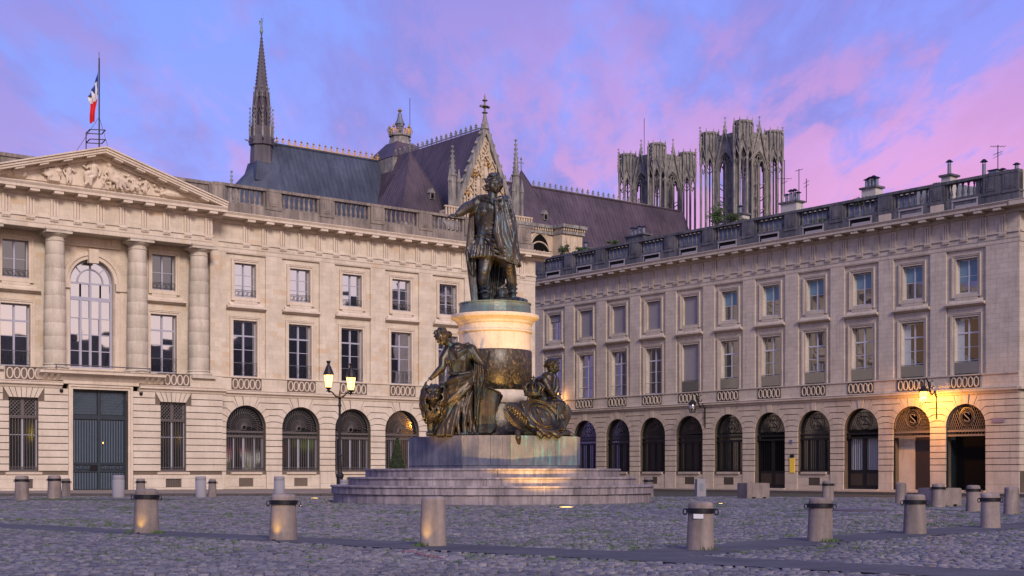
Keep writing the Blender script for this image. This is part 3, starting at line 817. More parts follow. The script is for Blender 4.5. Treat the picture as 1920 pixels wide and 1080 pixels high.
# ---------------- left building
OL = nL*DL
LB = thing('pedimented_palace', 'pale limestone palace with sculpted pediment, tall columns and a blue carriage door', 'building', OL, T0*-1)
CL = [42.96+4.1*k for k in range(6)]
XL0, XL1 = 40.9, 67.5
front(LB, CL, XL0, XL1, KL, {c: 'window' for c in CL}, {c: (K2L, [r2L]) for c in CL}, {c: (K1L, [r1L]) for c in CL})
tri = [42.96+4.1*(k/3.0) for k in range(-1, 18)]
entab(LB, XL0-.7, XL1, M['lime'], M['trim'], [t for t in tri if XL0+.8 < t < XL1-.1])
balustrade(LB, XL0-.2, XL1-.1, [40.91]+[c+2.05 for c in CL[:5]]+[66.6], M['weather'])
MB().box(64.6, 66.2, .05, .5, 18.7, 19.8).ob('parapet_panel', M['weather'], LB)
# body and low roof
mb = MB(); mb.box(24, XL1-.02, .72, 1.0, 0, 17.9); mb.box(XL1-.4, XL1-.02, .3, 14, 0, 17.9); mb.box(XL1-.4, XL1-.02, .3, .72, 6, 17.9); mb.ob('rear_wall', M['lime'], LB)
mb = MB(); mb.extr([(.6, 17.9), (1.2, 18.2), (8, 19.3), (14, 17.9)], 20, XL1-.5); mb.ob('roof', M['zinc'], LB)
# arched ground-floor windows
FANL = fan_grille(M['ironl'], True); FR = arch_frame(M['frame'], 2.30); APL = arch_pane(M['glassG'])
PNL = smesh('pane', lambda m: m.box(-RA+.02, RA-.02, .10, .112, .05, 2.9), M['glassG'])
LOWL = smesh('net_curtain', lambda m: m.box(-RA+.1, RA-.1, .30, .31, .05, 1.35), flat('net_curtain', (.16, .19, .19), .9))
BARL = bars_mesh(M['ironl'], 2*RA-.06, 2.28, 17)
def arched_window(root, c, fan, fr, ap, pn, bar, zb=ZG, extra=(), y=.30):
    w = ob('arched_window', fan, root, (c, y, ZS))
    ob('window_frame', fr, w, (0, 0, zb-ZS)); ob('pane', ap, w, (0, 0, -.05)); ob('pane', pn, w, (0, 0, zb-ZS)); ob('window_bars', bar, w, (0, -.05, zb-ZS))
    bk = ob('room_shade', ROOM, w, (0, 0, 0))
    for e, z in extra: ob(e.name.split('.')[0], e, w, (0, 0, z))
    return w
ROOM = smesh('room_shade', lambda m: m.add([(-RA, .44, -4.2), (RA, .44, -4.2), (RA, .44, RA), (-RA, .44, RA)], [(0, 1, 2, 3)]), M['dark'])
for c in CL: arched_window(LB, c, FANL, FR, APL, PNL, BARL, extra=((LOWL, ZG-ZS),))
# ---------------- pavilion with columns and pediment
PC = 32.6; PY0 = -1.3; PXR = PC+8.0; PXL = PC-8.0
PW = [PC-4.65, PC+4.65]
hl = [(w_-.86, w_+.86, ZG, 5.55) for w_ in PW]+[(PC-1.72, PC+1.72, -.2, 6.15)]
mb = MB(); grid_wall(mb, PXL, PXR, -.35, 6.15, PY0+.05, PY0+.55, hl); mb.box(PXR-.5, PXR, PY0+.5, .3, -.35, 6.15); mb.ob('ground_floor_wall', M['joint'], LB)
ru = M['rust']
lines = [ZG+.41*i for i in range(12)]+[ZB]
for za, zb in zip(lines, lines[1:]):
    segs = []
    for a, b in ((PXL, PW[0]-.86), (PW[0]+.86, PC-2.02), (PC+2.02, PW[1]-.86), (PW[1]+.86, PXR)):
        if za > 5.3:      # flat arches over the small windows are cut radially
            aa = a if abs(a-(PW[0]+.86)) > .1 and abs(a-(PW[1]+.86)) > .1 else a+.35
            bb = b if abs(b-(PW[0]-.86)) > .1 and abs(b-(PW[1]-.86)) > .1 else b-.35
            segs.append((aa, bb))
        else: segs.append((a, b))
    for a, b in segs: MB().box(a, b, PY0-.03, PY0+.07, za+.025, zb-.025).ob('stone', ru, LB)
for w_ in PW:
    for k in range(7):
        t0, t1 = -1+2*k/7, -1+2*(k+1)/7
        pl = [(w_+t0*.86+.022, 5.55), (w_+t1*.86-.022, 5.55), (w_+t1*1.21-.022, ZB-.02), (w_+t0*1.21+.022, ZB-.02)]
        MB().prism(pl, PY0-(.06 if k == 3 else .03), PY0+.07).ob('voussoir', ru, LB)
    MB().extr([(PY0+.4, 1.03), (PY0-.02, 1.03), (PY0-.12, 1.06), (PY0-.14, 1.18), (PY0+.4, 1.24)], w_-1.05, w_+1.05).ob('sill', M['trim'], LB)
    v = ob('cellar_vent', VENT[0], LB, (w_, PY0-.08, .28)); ob('vent_bars', VENT[1], v, (0, -.0, 0))
for a, b in ((PXL, PC-2.02), (PC+2.02, PXR)):
    n = 3
    for i in range(n):
        p, q = a+(b-a)*i/n, a+(b-a)*(i+1)/n
        for lo_, hi_, yy in ((-.35, .24, -.08), (.79, 1.02, -.06)): MB().box(p+.005, q-.005, PY0+yy, PY0+.1, lo_, hi_).ob('stone', ru, LB)
    cw = PW[0] if a < PC-4 else PW[1]
    for p, q in ((a, cw-.52), (cw+.52, b)): MB().box(p+.005, q-.005, PY0-.06, PY0+.1, .25, .78).ob('stone', ru, LB)
MB().box(PXR-.02, PXR+.03, PY0+.08, .0, 1.26, 6.13).ob('corner_wall', ru, LB)
# door surround
def doorsur(m):
    for a, b, y in ((1.72, 1.86, PY0+.02), (1.86, 2.0, PY0-.05)):
        m.box(PC-b, PC-a, y, PY0+.3, -.2, 6.15+(b-1.72)); m.box(PC+a, PC+b, y, PY0+.3, -.2, 6.15+(b-1.72)); m.box(PC-a, PC+a, y, PY0+.3, 6.15+(a-1.72), 6.15+(b-1.72))
    m.box(PC-2.35, PC+2.35, PY0-.12, PY0+.3, 6.44, 6.62)
MB().ob('x', M['trim']) if False else None
mb = MB(); doorsur(mb); mb.ob('door_surround', M['trim'], LB)
MB().box(PC-1.9, PC+1.9, PY0-.25, .2, -.35, .02).ob('door_step', M['trim'], LB)
door = ob('carriage_door', smesh('carriage_door', lambda m: [m.box(-1.72, 1.72, .05, .10, 0, 6.15), m.box(-.07, .07, -.05, .05, 0, 6.15), m.box(-1.72, -1.62, -.04, .05, 0, 6.15), m.box(1.62, 1.72, -.04, .05, 0, 6.15), m.box(-1.62, 1.62, -.04, .05, 4.35, 4.60), m.box(-1.62, 1.62, -.04, .05, 6.03, 6.15), m.box(-1.62, 1.62, -.03, .05, 0, .12), m.box(-1.62, 1.62, -.03, .05, 1.18, 1.26), m.box(-1.62, 1.62, -.03, .05, 1.62, 1.70)], M['door']), LB, (PC, PY0+.40, .02))
slat = smesh('slat', lambda m: m.box(-.035, .035, -.02, .05, 0, 2.55), M['doorl']); slat2 = smesh('slat', lambda m: m.box(-.035, .035, -.02, .05, 0, .98), M['doorl'])
for s in (-1, 1):
    for k in range(9):
        x = s*(.17+.165*k); ob('slat', slat, door, (x, 0, 1.74)); ob('slat', slat2, door, (x, 0, .16))
def lattice(m):
    for s in (-1, 1):
        cx = s*.845; w, h = 1.50, 1.36
        for q in (-1, 1):
            for k in range(-12, 13):
                x = cx+k*.17; pts = []
                for zz in np.linspace(0, h, 15):
                    xx = x+q*(zz-h/2)
                    if abs(xx-cx) < w/2: pts.append((xx, 0, 4.64+zz))
                if len(pts) > 1: m.tube([pts[0], pts[-1]], .022, 4)
        for i in range(9):
            for j in range(8): m.lathe([(.035, 4.70+j*.17), (.035, 4.74+j*.17)], 4, cx-.68+i*.17, -.02)
ob('lattice', smesh('lattice', lattice, M['doorl']), door)
def scroll_one(m): scroll(m, 0, 0, .02, .13, 0, 1.2, .018, -.03)
scr = smesh('scroll', scroll_one, M['doorl'])
for s in (-1, 1):
    for k in range(6): o = ob('scroll', scr, door, (s*(.30+.24*k), 0, 1.44)); o.rotation_euler = (0, k*PI, 0)
ob('letter_plate', smesh('letter_plate', lambda m: m.box(-.52, -.12, -.07, -.03, 1.25, 1.62), M['iron']), door)
MB().lathe([(.05, 2.86), (.06, 2.9), (.04, 3.0)], 8, .26, -.06).ob('door_knob', M['gold'], door)
# ground windows of the pavilion
def rfan(m):
    m.box(-.86, .86, -.04, .04, 0, .10); m.box(-.86, .86, -.03, .03, 1.02, 1.12); m.box(-.86, -.80, -.03, .03, .1, 1.02); m.box(.80, .86, -.03, .03, .1, 1.02); m.box(-.10, .10, -.03, .03, .1, 1.02)
    for q in (-1, 1):
        for k in range(-9, 10):
            x = k*.21; pts = [(x+q*(zz-.45), 0, .12+zz) for zz in np.linspace(0, .9, 13) if abs(x+q*(zz-.45)) < .79]
            if len(pts) > 1: m.tube([pts[0], pts[-1]], .022, 4)
RF = smesh('lattice', rfan, M['ironl']); RB = bars_mesh(M['ironl'], 1.66, 3.15, 10)
RP = smesh('pane', lambda m: m.box(-.86, .86, .10, .112, 0, 4.3), M['glassG'])
RFm = smesh('window_frame', lambda m: [m.box(-.86, -.78, .04, .14, 0, 4.3), m.box(.78, .86, .04, .14, 0, 4.3), m.box(-.06, .06, .03, .14, 0, 3.2), m.box(-.78, .78, .04, .14, 0, .08), m.box(-.78, -.06, .05, .13, 2.1, 2.14), m.box(.06, .78, .05, .13, 2.1, 2.14)], M['frame'])
for w_ in PW:
    w = ob('grilled_window', RFm, LB, (w_, PY0+.25, ZG)); ob('lattice', RF, w, (0, 0, 3.16)); ob('window_bars', RB, w, (0, -.05, 0)); ob('pane', RP, w)
    ob('room_shade', smesh('room_shade', lambda m: m.add([(-.86, .28, 0), (.86, .28, 0), (.86, .28, 4.3), (-.86, .28, 4.3)], [(0, 1, 2, 3)]), M['dark']), w)
    ob('net_curtain', smesh('net_curtain', lambda m: m.box(-.8, .8, .22, .23, 0, 1.4), flat('net_curtain2', (.16, .19, .19), .9)), w)
# belt, balcony, upper wall
BP = [(.3, 6.15), (-.06, 6.15), (-.10, 6.26), (-.24, 6.34), (-.24, 6.46), (-.28, 6.50), (-.10, 6.56), (.3, 6.56)]
for a, b in ((PXL, PC-2.4), (PC+2.4, PXR+.2)): MB().extr([(y+PY0, z) for y, z in BP], a, b).ob('belt_course', M['trim'], LB)
mb = MB(); grid_wall(mb, PXL, PC-2.8, 6.5, 7.30, PY0, .1); grid_wall(mb, PC+2.8, PXR, 6.5, 7.30, PY0, .1); mb.box(PXR-.4, PXR, PY0+.02, .1, 6.5, 7.3); mb.ob('apron_wall', M['lime'], LB)
MB().box(PXL, PXR, PY0+.0, .2, 7.24, 7.30).ob('platform', M['trim'], LB)
MB().extr([(.2, 6.62), (PY0-.1, 6.62), (PY0-.3, 6.90), (PY0-.62, 7.02), (PY0-.62, 7.16), (PY0-.68, 7.22), (.2, 7.32)], PC-3.9, PC+3.9).ob('balcony', M['trim'], LB)
for s in (-1, 1):
    for k in range(3): MB().extr([(PY0, 6.60), (PY0-.12, 6.60), (PY0-.55, 6.98), (PY0, 6.98)], PC+s*(2.75+.38*k)-.10, PC+s*(2.75+.38*k)+.10).ob('console', M['trim'], LB)
MB().tube([(PC-3.0, PY0-.45, 7.52), (PC+3.0, PY0-.45, 7.52)], .035, 5).tube([(PC-2.9, PY0-.45, 7.25), (PC-2.9, PY0-.45, 7.52)], .03, 5).tube([(PC+2.9, PY0-.45, 7.25), (PC+2.9, PY0-.45, 7.52)], .03, 5).ob('balcony_rail', M['ironl'], LB)
frp, ringp, hwp = KL['oval']
for w_ in PW:
    p = ob('oval_panel', frp, LB, (w_, PY0-.045, 6.56))
    for k in range(5): ob('oval', ringp, p, (-hwp+2*hwp*(k+.5)/5, -.01, 0))
uh = [(PC-1.38, PC+1.38, 7.5, 14.15)]
for w_ in PW: uh += [(w_-.875, w_+.875, 7.44, 11.13), (w_-.78, w_+.78, 12.66, 14.88)]
mb = MB(); grid_wall(mb, PXL, PXR-.2, 7.3, 15.52, .12, .62, uh); arch_fill(mb, PC, 12.77, 1.38, 14.15, .12, .62); mb.ob('loggia_wall', M['lime'], LB)
mb = MB(); mb.box(PXR-.3, PXR+.32, -.2, .4, 7.3, 15.5); mb.ob('corner_pilaster', M['lime'], LB)
for w_ in PW:
    ob('window_surround', KL['sur1'], LB, (w_, .12, 7.44)); ob('window_surround', KL['sur2'], LB, (w_, .12, 12.66)); ob('hood', KL['hood'], LB, (w_, .08, 11.80))
    place_window(K1L, LB, w_, 7.46, .42, [r1L])
    o2 = place_window(K2P, LB, w_, 12.68, .42, [r2L])
    ob('blind', smesh('blind', lambda m: m.box(-.74, .74, .03, .04, .05, 2.15), flat('grey_blind', (.22, .22, .22), .8)), o2, (0, 0, 0))
# side piers of the central bay, arch moulding
mb = MB(); mb.box(PC-2.25, PC-1.72, -.06, .12, 7.4, 12.3); mb.box(PC+1.72, PC+2.25, -.06, .12, 7.4, 12.3)
mb.box(PC-2.3, PC-1.42, -.16, .12, 12.3, 12.75); mb.box(PC+1.42, PC+2.3, -.16, .12, 12.3, 12.75); mb.box(PC-1.72, PC-1.42, .0, .12, 7.4, 12.3); mb.box(PC+1.42, PC+1.72, .0, .12, 7.4, 12.3)
mb.ob('imposts', M['trim'], LB)
mb = MB()
for r0, r1, y in ((1.40, 1.62, .04), (1.62, 1.84, -.04)):
    oo = arc(PC, 12.77, r1, 0, PI, 20); ii = arc(PC, 12.77, r0, 0, PI, 20)
    for k in range(20): mb.prism([ii[k], oo[k], oo[k+1], ii[k+1]], y, .13)
mb.ob('archivolt', M['trim'], LB)
mb = MB(); mb.box(PC-.30, PC+.30, -.22, .12, 13.9, 14.75); mb.box(PC-1.75, PC-1.15, -.1, .12, 15.0, 15.5); mb.box(PC+1.15, PC+1.75, -.1, .12, 15.0, 15.5)
mb.box(PC-1.75, PC+1.75, -.05, .12, 14.9, 15.5); mb.ob('keystone_panel', M['trim'], LB)
def garland(m):
    for s in (-1, 1):
        for i in range(22):
            t = i/21; x = s*(.28+1.35*t); z = 14.62-.38*math.sin(PI*t)+.05*t
            r = .10+.05*math.sin(PI*t)
            m.lathe([(r*.3, z-r), (r, z-r*.4), (r*.9, z+r*.5), (r*.3, z+r)], 6, x, -.08)
        for i in range(9):
            z = 14.6-i*.13; r = .11 if i % 2 else .08
            m.lathe([(r*.3, z-r*.8), (r, z), (r*.3, z+r*.8)], 6, s*1.68, -.06)
mb = MB(); garland(mb); mb.ob('garland', M['trim'], LB, True)
# big arched window
def bigframe(m):
    w = 1.36; zt = 5.27
    for x in (-w, -.62, 0, .62, w): m.box(x-.07 if abs(x) < 1 else x-(.12 if x > 0 else 0), x+.07 if abs(x) < 1 else x+(.12 if x < 0 else 0), -.06, .06, 0, zt-.9 if abs(x) in (.62,) else zt)
    for z, t in ((0, .12), (1.05, .05), (2.05, .05), (3.05, .05), (4.15, .22), (5.15, .10)): m.box(-w, w, -.05, .05, z, z+t)
    m.tube([(1.30*math.cos(a), 0, zt+1.30*math.sin(a)) for a in np.linspace(0, PI, 19)], .06, 5)
    m.tube([(.80*math.cos(a), 0, zt+.80*math.sin(a)) for a in np.linspace(0, PI, 15)], .05, 5)
    m.box(-.05, .05, -.04, .05, zt, zt+1.3)
    for a in (PI/4, 3*PI/4): m.tube([(.8*math.cos(a), 0, zt+.8*math.sin(a)), (1.3*math.cos(a), 0, zt+1.3*math.sin(a))], .045, 4)
bw = ob('arched_window', smesh('window_frame', bigframe, M['frame']), LB, (PC, .42, 7.5))
for i, xa in enumerate((-1.24, -.55, .07, .69)):
    for j, (za, zb) in enumerate(((.12, 1.05), (1.10, 2.05), (2.10, 3.05), (3.10, 4.15), (4.37, 5.15))):
        o = MB().box(0, .50 if i in (1, 2) else .55, -.006, .006, za, zb).ob('pane', M['glass'], bw, loc=(xa, .01, 0)); o.rotation_euler = (random.uniform(-.006, .006), 0, random.uniform(-.006, .006))
MB().prism([(1.3, 5.25)]+arc(0, 5.25, 1.3, 0, PI, 20)[1:-1]+[(-1.3, 5.25)], .015, .03).ob('pane', M['glass'], bw)
MB().add([(-1.4, .2, 0), (1.4, .2, 0), (1.4, .2, 6.7), (-1.4, .2, 6.7)], [(0, 1, 2, 3)]).ob('room_shade', M['dark'], bw)
# columns: base, drums, capital
colx = [PC-6.65, PC-2.6, PC+2.55, PC+6.65]; CYc = -.72
def shaft_r(t): return .64-.10*max(0, (t-.25)/.75)**1.4
nd_ = 9
drums = []
for k in range(nd_):
    t0, t1 = k/nd_, (k+1)/nd_; h0, h1 = 7.62+7.25*t0, 7.62+7.25*t1
    drums.append((smesh('drum', lambda m: m.lathe([(shaft_r(t0)-.006, h0), (shaft_r(t0), h0+.012), (shaft_r((t0+t1)/2), (h0+h1)/2), (shaft_r(t1), h1-.012), (shaft_r(t1)-.006, h1)], 28), M['column'], True)))
basem = smesh('column_base', lambda m: [m.box(-.80, .80, -.80, .80, 7.10, 7.30), m.lathe([(.78, 7.30), (.82, 7.37), (.78, 7.45), (.68, 7.47), (.66, 7.52), (.72, 7.56), (.68, 7.62), (.64, 7.63)], 28)], M['column'])
capm = smesh('capital', lambda m: [m.lathe([(.54, 14.85), (.58, 14.88), (.58, 14.93), (.54, 14.95), (.54, 15.1), (.60, 15.14), (.72, 15.24), (.74, 15.30)], 28), m.box(-.78, .78, -.78, .78, 15.30, 15.46), m.box(-.82, .82, -.82, .82, 15.46, 15.54)], M['column'])
for x in colx:
    c = ob('column', basem, LB, (x, CYc, 0)); 
    for d in drums: ob('drum', d, c)
    ob('capital', capm, c)
# pavilion entablature and pediment
ptri = [PC+1.41*(k+.0) for k in range(-5, 6)]
EW = 7.36
entab(LB, PC-EW, PC+EW, M['lime'], M['trim'], [x for x in ptri if abs(x-PC) < EW-.2], True, -1.22, .62)
mb = MB(); mb.box(PC-EW, PC+EW, -1.22, .3, 15.50, 15.56); mb.box(PC+EW-.5, PC+EW-.01, -.95, .2, 15.55, 17.4); mb.box(PC+EW-.3, PXR+.3, -.15, .3, 15.55, 17.5); mb.ob('soffit', M['lime'], LB)
hwd = 8.02; ZP = 18.0; RISE = 2.36
def rake(m, s, y0, y1, o0, o1):
    # sloped beam from corner to apex between offsets below the top line
    def zt(x): return ZP+.30+RISE*(1-x/hwd)
    xe = hwd
    pts = [(PC+s*xe, zt(xe)-o0), (PC, zt(0)-o0), (PC, zt(0)-o1), (PC+s*xe, zt(xe)-o1)]
    m.prism(pts if s < 0 else pts[::-1], y0, y1)
for s in (-1, 1):
    mb = MB(); rake(mb, s, -2.16, .6, 0, .09); rake(mb, s, -2.08, .6, .09, .24); rake(mb, s, -1.42, .6, .36, .62); rake(mb, s, -2.02, .6, .24, .37); mb.ob('raking_cornice', M['trim'], LB)
    for k in range(5):
        x = .85+k*1.41; zt = ZP+.30+RISE*(1-x/hwd)-.36; sl = RISE/hwd
        pl = [(PC+s*(x-.27), zt-.12+sl*.27), (PC+s*(x+.27), zt-.12-sl*.27), (PC+s*(x+.27), zt-sl*.27), (PC+s*(x-.27), zt+sl*.27)]
        MB().prism(pl if s > 0 else pl[::-1], -1.96, -1.44).ob('mutule', M['trim'], LB)
MB().prism([(PC-hwd+.9, ZP-.05), (PC+hwd-.9, ZP-.05), (PC, ZP+RISE-.25)], -1.12, .5).ob('tympanum', M['lime'], LB)
mb = MB(); mb.prism([(PC-hwd, ZP+.28), (PC+hwd, ZP+.28), (PC, ZP+.28+RISE)], -1.0, 6); mb.ob('pediment_roof', M['zinc'], LB)
for a, b in ((PXL-2, 40.75),): 
    MB().box(a, b, .25, .9, 17.9, 19.75).ob('attic_wall', M['weather'], LB); MB().box(a, b+.05, .15, 1.0, 19.75, 19.95).ob('attic_coping', M['weather'], LB)
# flagpole frame stands on the pediment roof
fp = LB.matrix_world if False else None
# ---------------- right building
OR = nR*DR
RB_ = thing('arcaded_house_row', 'long grey limestone building with round-arched ground floor and dark balustrade, at the right', 'building', OR, -(T0+PI/2))
U0 = -51.4; SP = 4.08
CR = [U0-SP*k for k in range(12)][::-1]
kk = {round(U0-SP*k, 3): k for k in range(12)}
def kidx(c): return kk[round(c, 3)]
XR0, XR1 = CR[0]-2.06, -47.6
DOORS = {0, 1, 2, 4}
typ = {c: ('door' if kidx(c) in DOORS else 'window') for c in CR}
r1R = rail_at(1.75, .0, -.34, .85, False); r2R = None
gb = smesh('balcony_glass', lambda m: m.box(-.86, .86, -.36, -.35, .06, .80), glass_('balcony_glass', (.08, .09, .07), .2, .2))
shut1 = smesh('roller_shutter', lambda m: [m.box(-.86, .86, -.12, -.08, .45, 3.66)]+[m.box(-.86, .86, -.135, -.12, .45+i*.16, .45+i*.16+.13) for i in range(20)], M['shutter'])
shut2 = smesh('roller_shutter', lambda m: [m.box(-.77, .77, -.12, -.08, .02, 2.18)]+[m.box(-.77, .77, -.135, -.12, .03+i*.154, .03+i*.154+.125) for i in range(14)], M['shutter'])
shut2h = smesh('roller_shutter', lambda m: [m.box(-.77, .77, -.12, -.08, 1.6, 2.18)]+[m.box(-.77, .77, -.135, -.12, 1.62+i*.14, 1.62+i*.14+.11) for i in range(4)], M['shutter'])
def blind_(z0, z1): return smesh('blind', lambda m: m.box(-.70, .70, -.012, -.006, z0, z1), M['blind'])
bl2, bl1 = blind_(1.15, 2.1), blind_(.75, 2.1)
curt = smesh('curtain', lambda m: m.add(*(lambda xs: ([(x, -.012-.004*math.sin(x*40), z) for x in xs for z in (.1, 3.5)], [(2*i, 2*i+2, 2*i+3, 2*i+1) for i in range(len(xs)-1)]))(np.linspace(-.78, -.35, 9))), M['curtain'])
warm = emis('lit_room', (1, .50, .12), .06)
lit1 = smesh('lit_room', lambda m: m.add([(-.35, -.010, 1.3), (.8, -.010, .8), (.8, -.010, 3.55), (-.35, -.010, 3.55)], [(0, 1, 2, 3)]), warm)
w2, w1 = {}, {}
for c in CR:
    k = kidx(c)
    e2 = []; e1 = [r1R, gb]
    if k in (0, 1, 2): e2 = [bl2 if k else bl1]
    elif k in (3, 4, 5): e2 = [bl2]
    elif k in (6, 7, 8, 9): e2 = [shut2]
    elif k >= 10: e2 = [shut2h]
    if k == 6: e1 = [r1R, gb, shut1]
    if k in (0, 1): e1 = [r1R, gb, curt, lit1]
    if k >= 7: e1 = [r1R]
    w2[c] = (K2R, e2); w1[c] = (K1R, e1)
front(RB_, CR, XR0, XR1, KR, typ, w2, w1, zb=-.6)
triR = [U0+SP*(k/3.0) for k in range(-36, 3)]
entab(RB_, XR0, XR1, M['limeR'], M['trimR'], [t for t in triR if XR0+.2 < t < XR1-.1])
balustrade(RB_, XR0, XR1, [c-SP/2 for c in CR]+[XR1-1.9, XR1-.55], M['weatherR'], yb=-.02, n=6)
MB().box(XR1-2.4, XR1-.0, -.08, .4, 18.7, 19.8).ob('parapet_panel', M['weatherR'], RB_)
# end wall facing the side street
mb = MB(); mb.box(XR1-.35, XR1-.002, .14, 14, -.6, 15.6); mb.ob('end_wall', M['limeR'], RB_)
for i, (za, zb) in enumerate(zip([ZG+.41*i for i in range(12)], [ZG+.41*i for i in range(1, 12)]+[ZB])):
    MB().box(XR1-.1, XR1+.035, .02, 6, za+.017, zb-.017).ob('stone', M['rustR'], RB_)
mb = MB()
for a, b, p in ((15.52, 16.12, .05), (16.12, 16.24, .12), (16.24, 17.35, .02)): mb.box(XR1-.2, XR1+p, -.0, 12, a, b)
mb.box(XR1-.2, XR1+.86, -.9, 12, 17.63, 17.93); mb.box(XR1-.5, XR1-.02, .2, 12, 17.9, 19.98); mb.box(XR1-.2, XR1+.25, -.2, 12, 6.34, 6.5); mb.ob('return_cornice', M['trimR'], RB_)
tm_ = triglyph_mesh(M['trimR'])
for k in range(4): o = ob('triglyph', tm_, RB_, (XR1+.02, .9+1.36*k, 16.24)); o.rotation_euler = (0, 0, PI/2)
# attic slots in the parapet foot
slot = smesh('attic_window', lambda m: [m.box(-.85, .85, -.115, -.10, .06, .60)], M['dark'])
slotf = smesh('attic_frame', lambda m: [m.box(-.95, .95, -.16, -.09, .60, .70), m.box(-.95, -.85, -.13, -.09, .04, .6), m.box(.85, .95, -.13, -.09, .04, .6), m.box(-.7, .85, -.135, -.11, .05, .34)], M['shutter'])
for c in CR:
    if kidx(c) in (0, 1): o = ob('attic_window', slotf, RB_, (c, 0, 17.98))
    else: o = ob('attic_window', slot, RB_, (c, 0, 17.98))
    if kidx(c) not in (0, 1): ob('attic_frame', slotf, o)
for x in (U0-SP*.5, U0-SP*1.5): MB().box(x-.5, x+.5, -.135, -.10, 18.0, 18.6).ob('repair_stone', M['trimR'], RB_)
# zinc roof with standing ribs
def roofR(m):
    m.extr([(.6, 18.0), (1.9, 18.1), (2.2, 20.2), (2.4, 20.45), (7, 21.4), (12, 21.5), (12, 18)], XR0, XR1-9)
    m.extr([(.6, 18.0), (3.5, 19.0), (9, 20.3), (12, 20.3), (12, 18)], XR1-9, XR1-1)
mb = MB(); roofR(mb); mb.ob('roof', M['zinc'], RB_)
mb = MB(); mb.extr([(1.9, 20.12), (2.05, 20.12), (2.3, 20.5), (2.15, 20.5)], XR0, XR1-9); mb.ob('gutter', flat('gutter', (.40, .36, .26), .6), RB_)
mb = MB(); mb.box(XR0, XR1-2, .75, 12, -.5, 17.9); mb.ob('rear_wall', M['dark'], RB_) if False else None
# ground-floor fillings
FANR = fan_grille(M['iron'], False); FANR2 = fan_grille(M['grille'], False); APR = arch_pane(M['glassG'])
FRR = arch_frame(M['iron'], 2.30); BARR = bars_mesh(M['iron'], 2*RA-.06, 2.28, 15, .014)
PNR = smesh('pane', lambda m: m.box(-RA+.02, RA-.02, .10, .112, .05, 2.9), M['glassG'])
inner = smesh('window_frame', lambda m: [m.box(a, b, .2, .25, .05, 2.6) for a, b in ((-.98, -.88), (-.06, .06), (.88, .98))]+[m.box(-.98, .98, .2, .25, 1.85, 1.92)], M['frame'])
cu = MB()
for s in (-1, 1):
    xs = np.linspace(s*.25, s*.95, 12); cu.add([(x, .27+.012*math.sin(i*2.2), z) for i, x in enumerate(xs) for z in (.1, 2.7)], [(2*i, 2*i+2, 2*i+3, 2*i+1) for i in range(11)])
CUR = cu.mesh('curtain', M['curtain'])
dleaf = smesh('door_leaf', lambda m: [m.box(-RA+.03, -.01, .12, .2, 0, 1.25), m.box(.01, RA-.03, .12, .2, 0, 1.25), m.box(-RA+.03, -RA+.2, .1, .2, 1.25, 3.55), m.box(RA-.2, RA-.03, .1, .2, 1.25, 3.55), m.box(-.14, .14, .09, .2, 1.25, 3.55)], M['iron'])
dpl = smesh('door_panel', lambda m: [m.box(-RA+.25, -.2, .10, .12, .25, 1.05), m.box(.2, RA-.25, .10, .12, .25, 1.05)], M['darkwood'])
dbar = smesh('door_bars', lambda m: [m.box(x-.013, x+.013, .08, .11, 1.25, 3.5) for x in np.linspace(-RA+.25, RA-.25, 15)], M['iron'])
curd = smesh('curtain', lambda m: m.add(*(lambda xs: ([(x, .24+.02*math.sin(x*22), z) for x in xs for z in (1.3, 3.5)], [(2*i, 2*i+2, 2*i+3, 2*i+1) for i in range(len(xs)-1)]))(np.linspace(-1.2, 1.2, 50))), M['curtain'])
passage = MB()
passage.box(-RA-.2, -RA, .75, 7, -.1, 5.6).box(RA, RA+.2, .75, 7, -.1, 5.6).box(-RA, RA, .75, 7, -.12, .01).box(-RA, RA, .75, 7, 5.4, 5.6).box(-RA, RA, 7, 7.2, 0, 5.5)
PASS = passage.mesh('passage', M['jointR'])
gateleaf = smesh('gate_leaf', lambda m: [m.box(-.012, .012, -.9, 0, z, z+.04) for z in (0, 3.3, 1.6)]+[m.box(-.015, .015, -.9+i*.1, -.88+i*.1, 0, 3.3) for i in range(10)], M['iron'])
for c in CR:
    k = kidx(c)
    if k in (0, 1):
        w = ob('open_archway', FANR2, RB_, (c, .16, ZS))
        ob('passage', PASS, w, (0, -.30, -ZS))
        if k == 1:
            MB().box(-.20, RA, .55, .65, 0, 3.5).ob('inner_wall', M['darkwood'], w, loc=(0, 0, -ZS))
            MB().box(-RA, -.20, .46, .56, 0, 3.5).ob('lit_pier', M['rustR'], w, loc=(0, 0, -ZS))
        else:
            MB().box(-RA, RA, 1.6, 1.7, 0, 5.5).ob('dark_backdrop', M['dark'], w, loc=(0, 0, -ZS))
            MB().add([(-RA+.05, .4, .2), (-RA+.05, 1.5, .2), (-RA+.05, 1.5, 3.3), (-RA+.05, .4, 3.3)], [(0, 1, 2, 3)]).ob('glass_leaf', M['glassR'], w, loc=(0, 0, -ZS))
        MB().box(-RA+.04, -RA+.10, -.1, -.04, 0, 3.5).ob('gate_post', M['iron'], w, loc=(0, 0, -ZS))
        if k == 0:
            ob('archway_shade', ROOM, w, (0, .5, 0))
    elif k in (2, 4):
        w = ob('arched_door', FANR, RB_, (c, .30, ZS)); z = .04-ZS
        for me, nm in ((dleaf, 'door_leaf'), (dpl, 'door_panel'), (dbar, 'door_bars')): ob(nm, me, w, (0, 0, z))
        if k == 2: ob('curtain', curd, w, (0, 0, z))
        ob('pane', APR, w, (0, 0, 0)); ob('room_shade', ROOM, w)
    else:
        ex = ((inner, ZG-ZS),)+(((CUR, ZG-ZS),) if k in (3, 5, 6) else ())
        w = arched_window(RB_, c, FANR, FRR, APR, PNR, BARR, extra=ex)
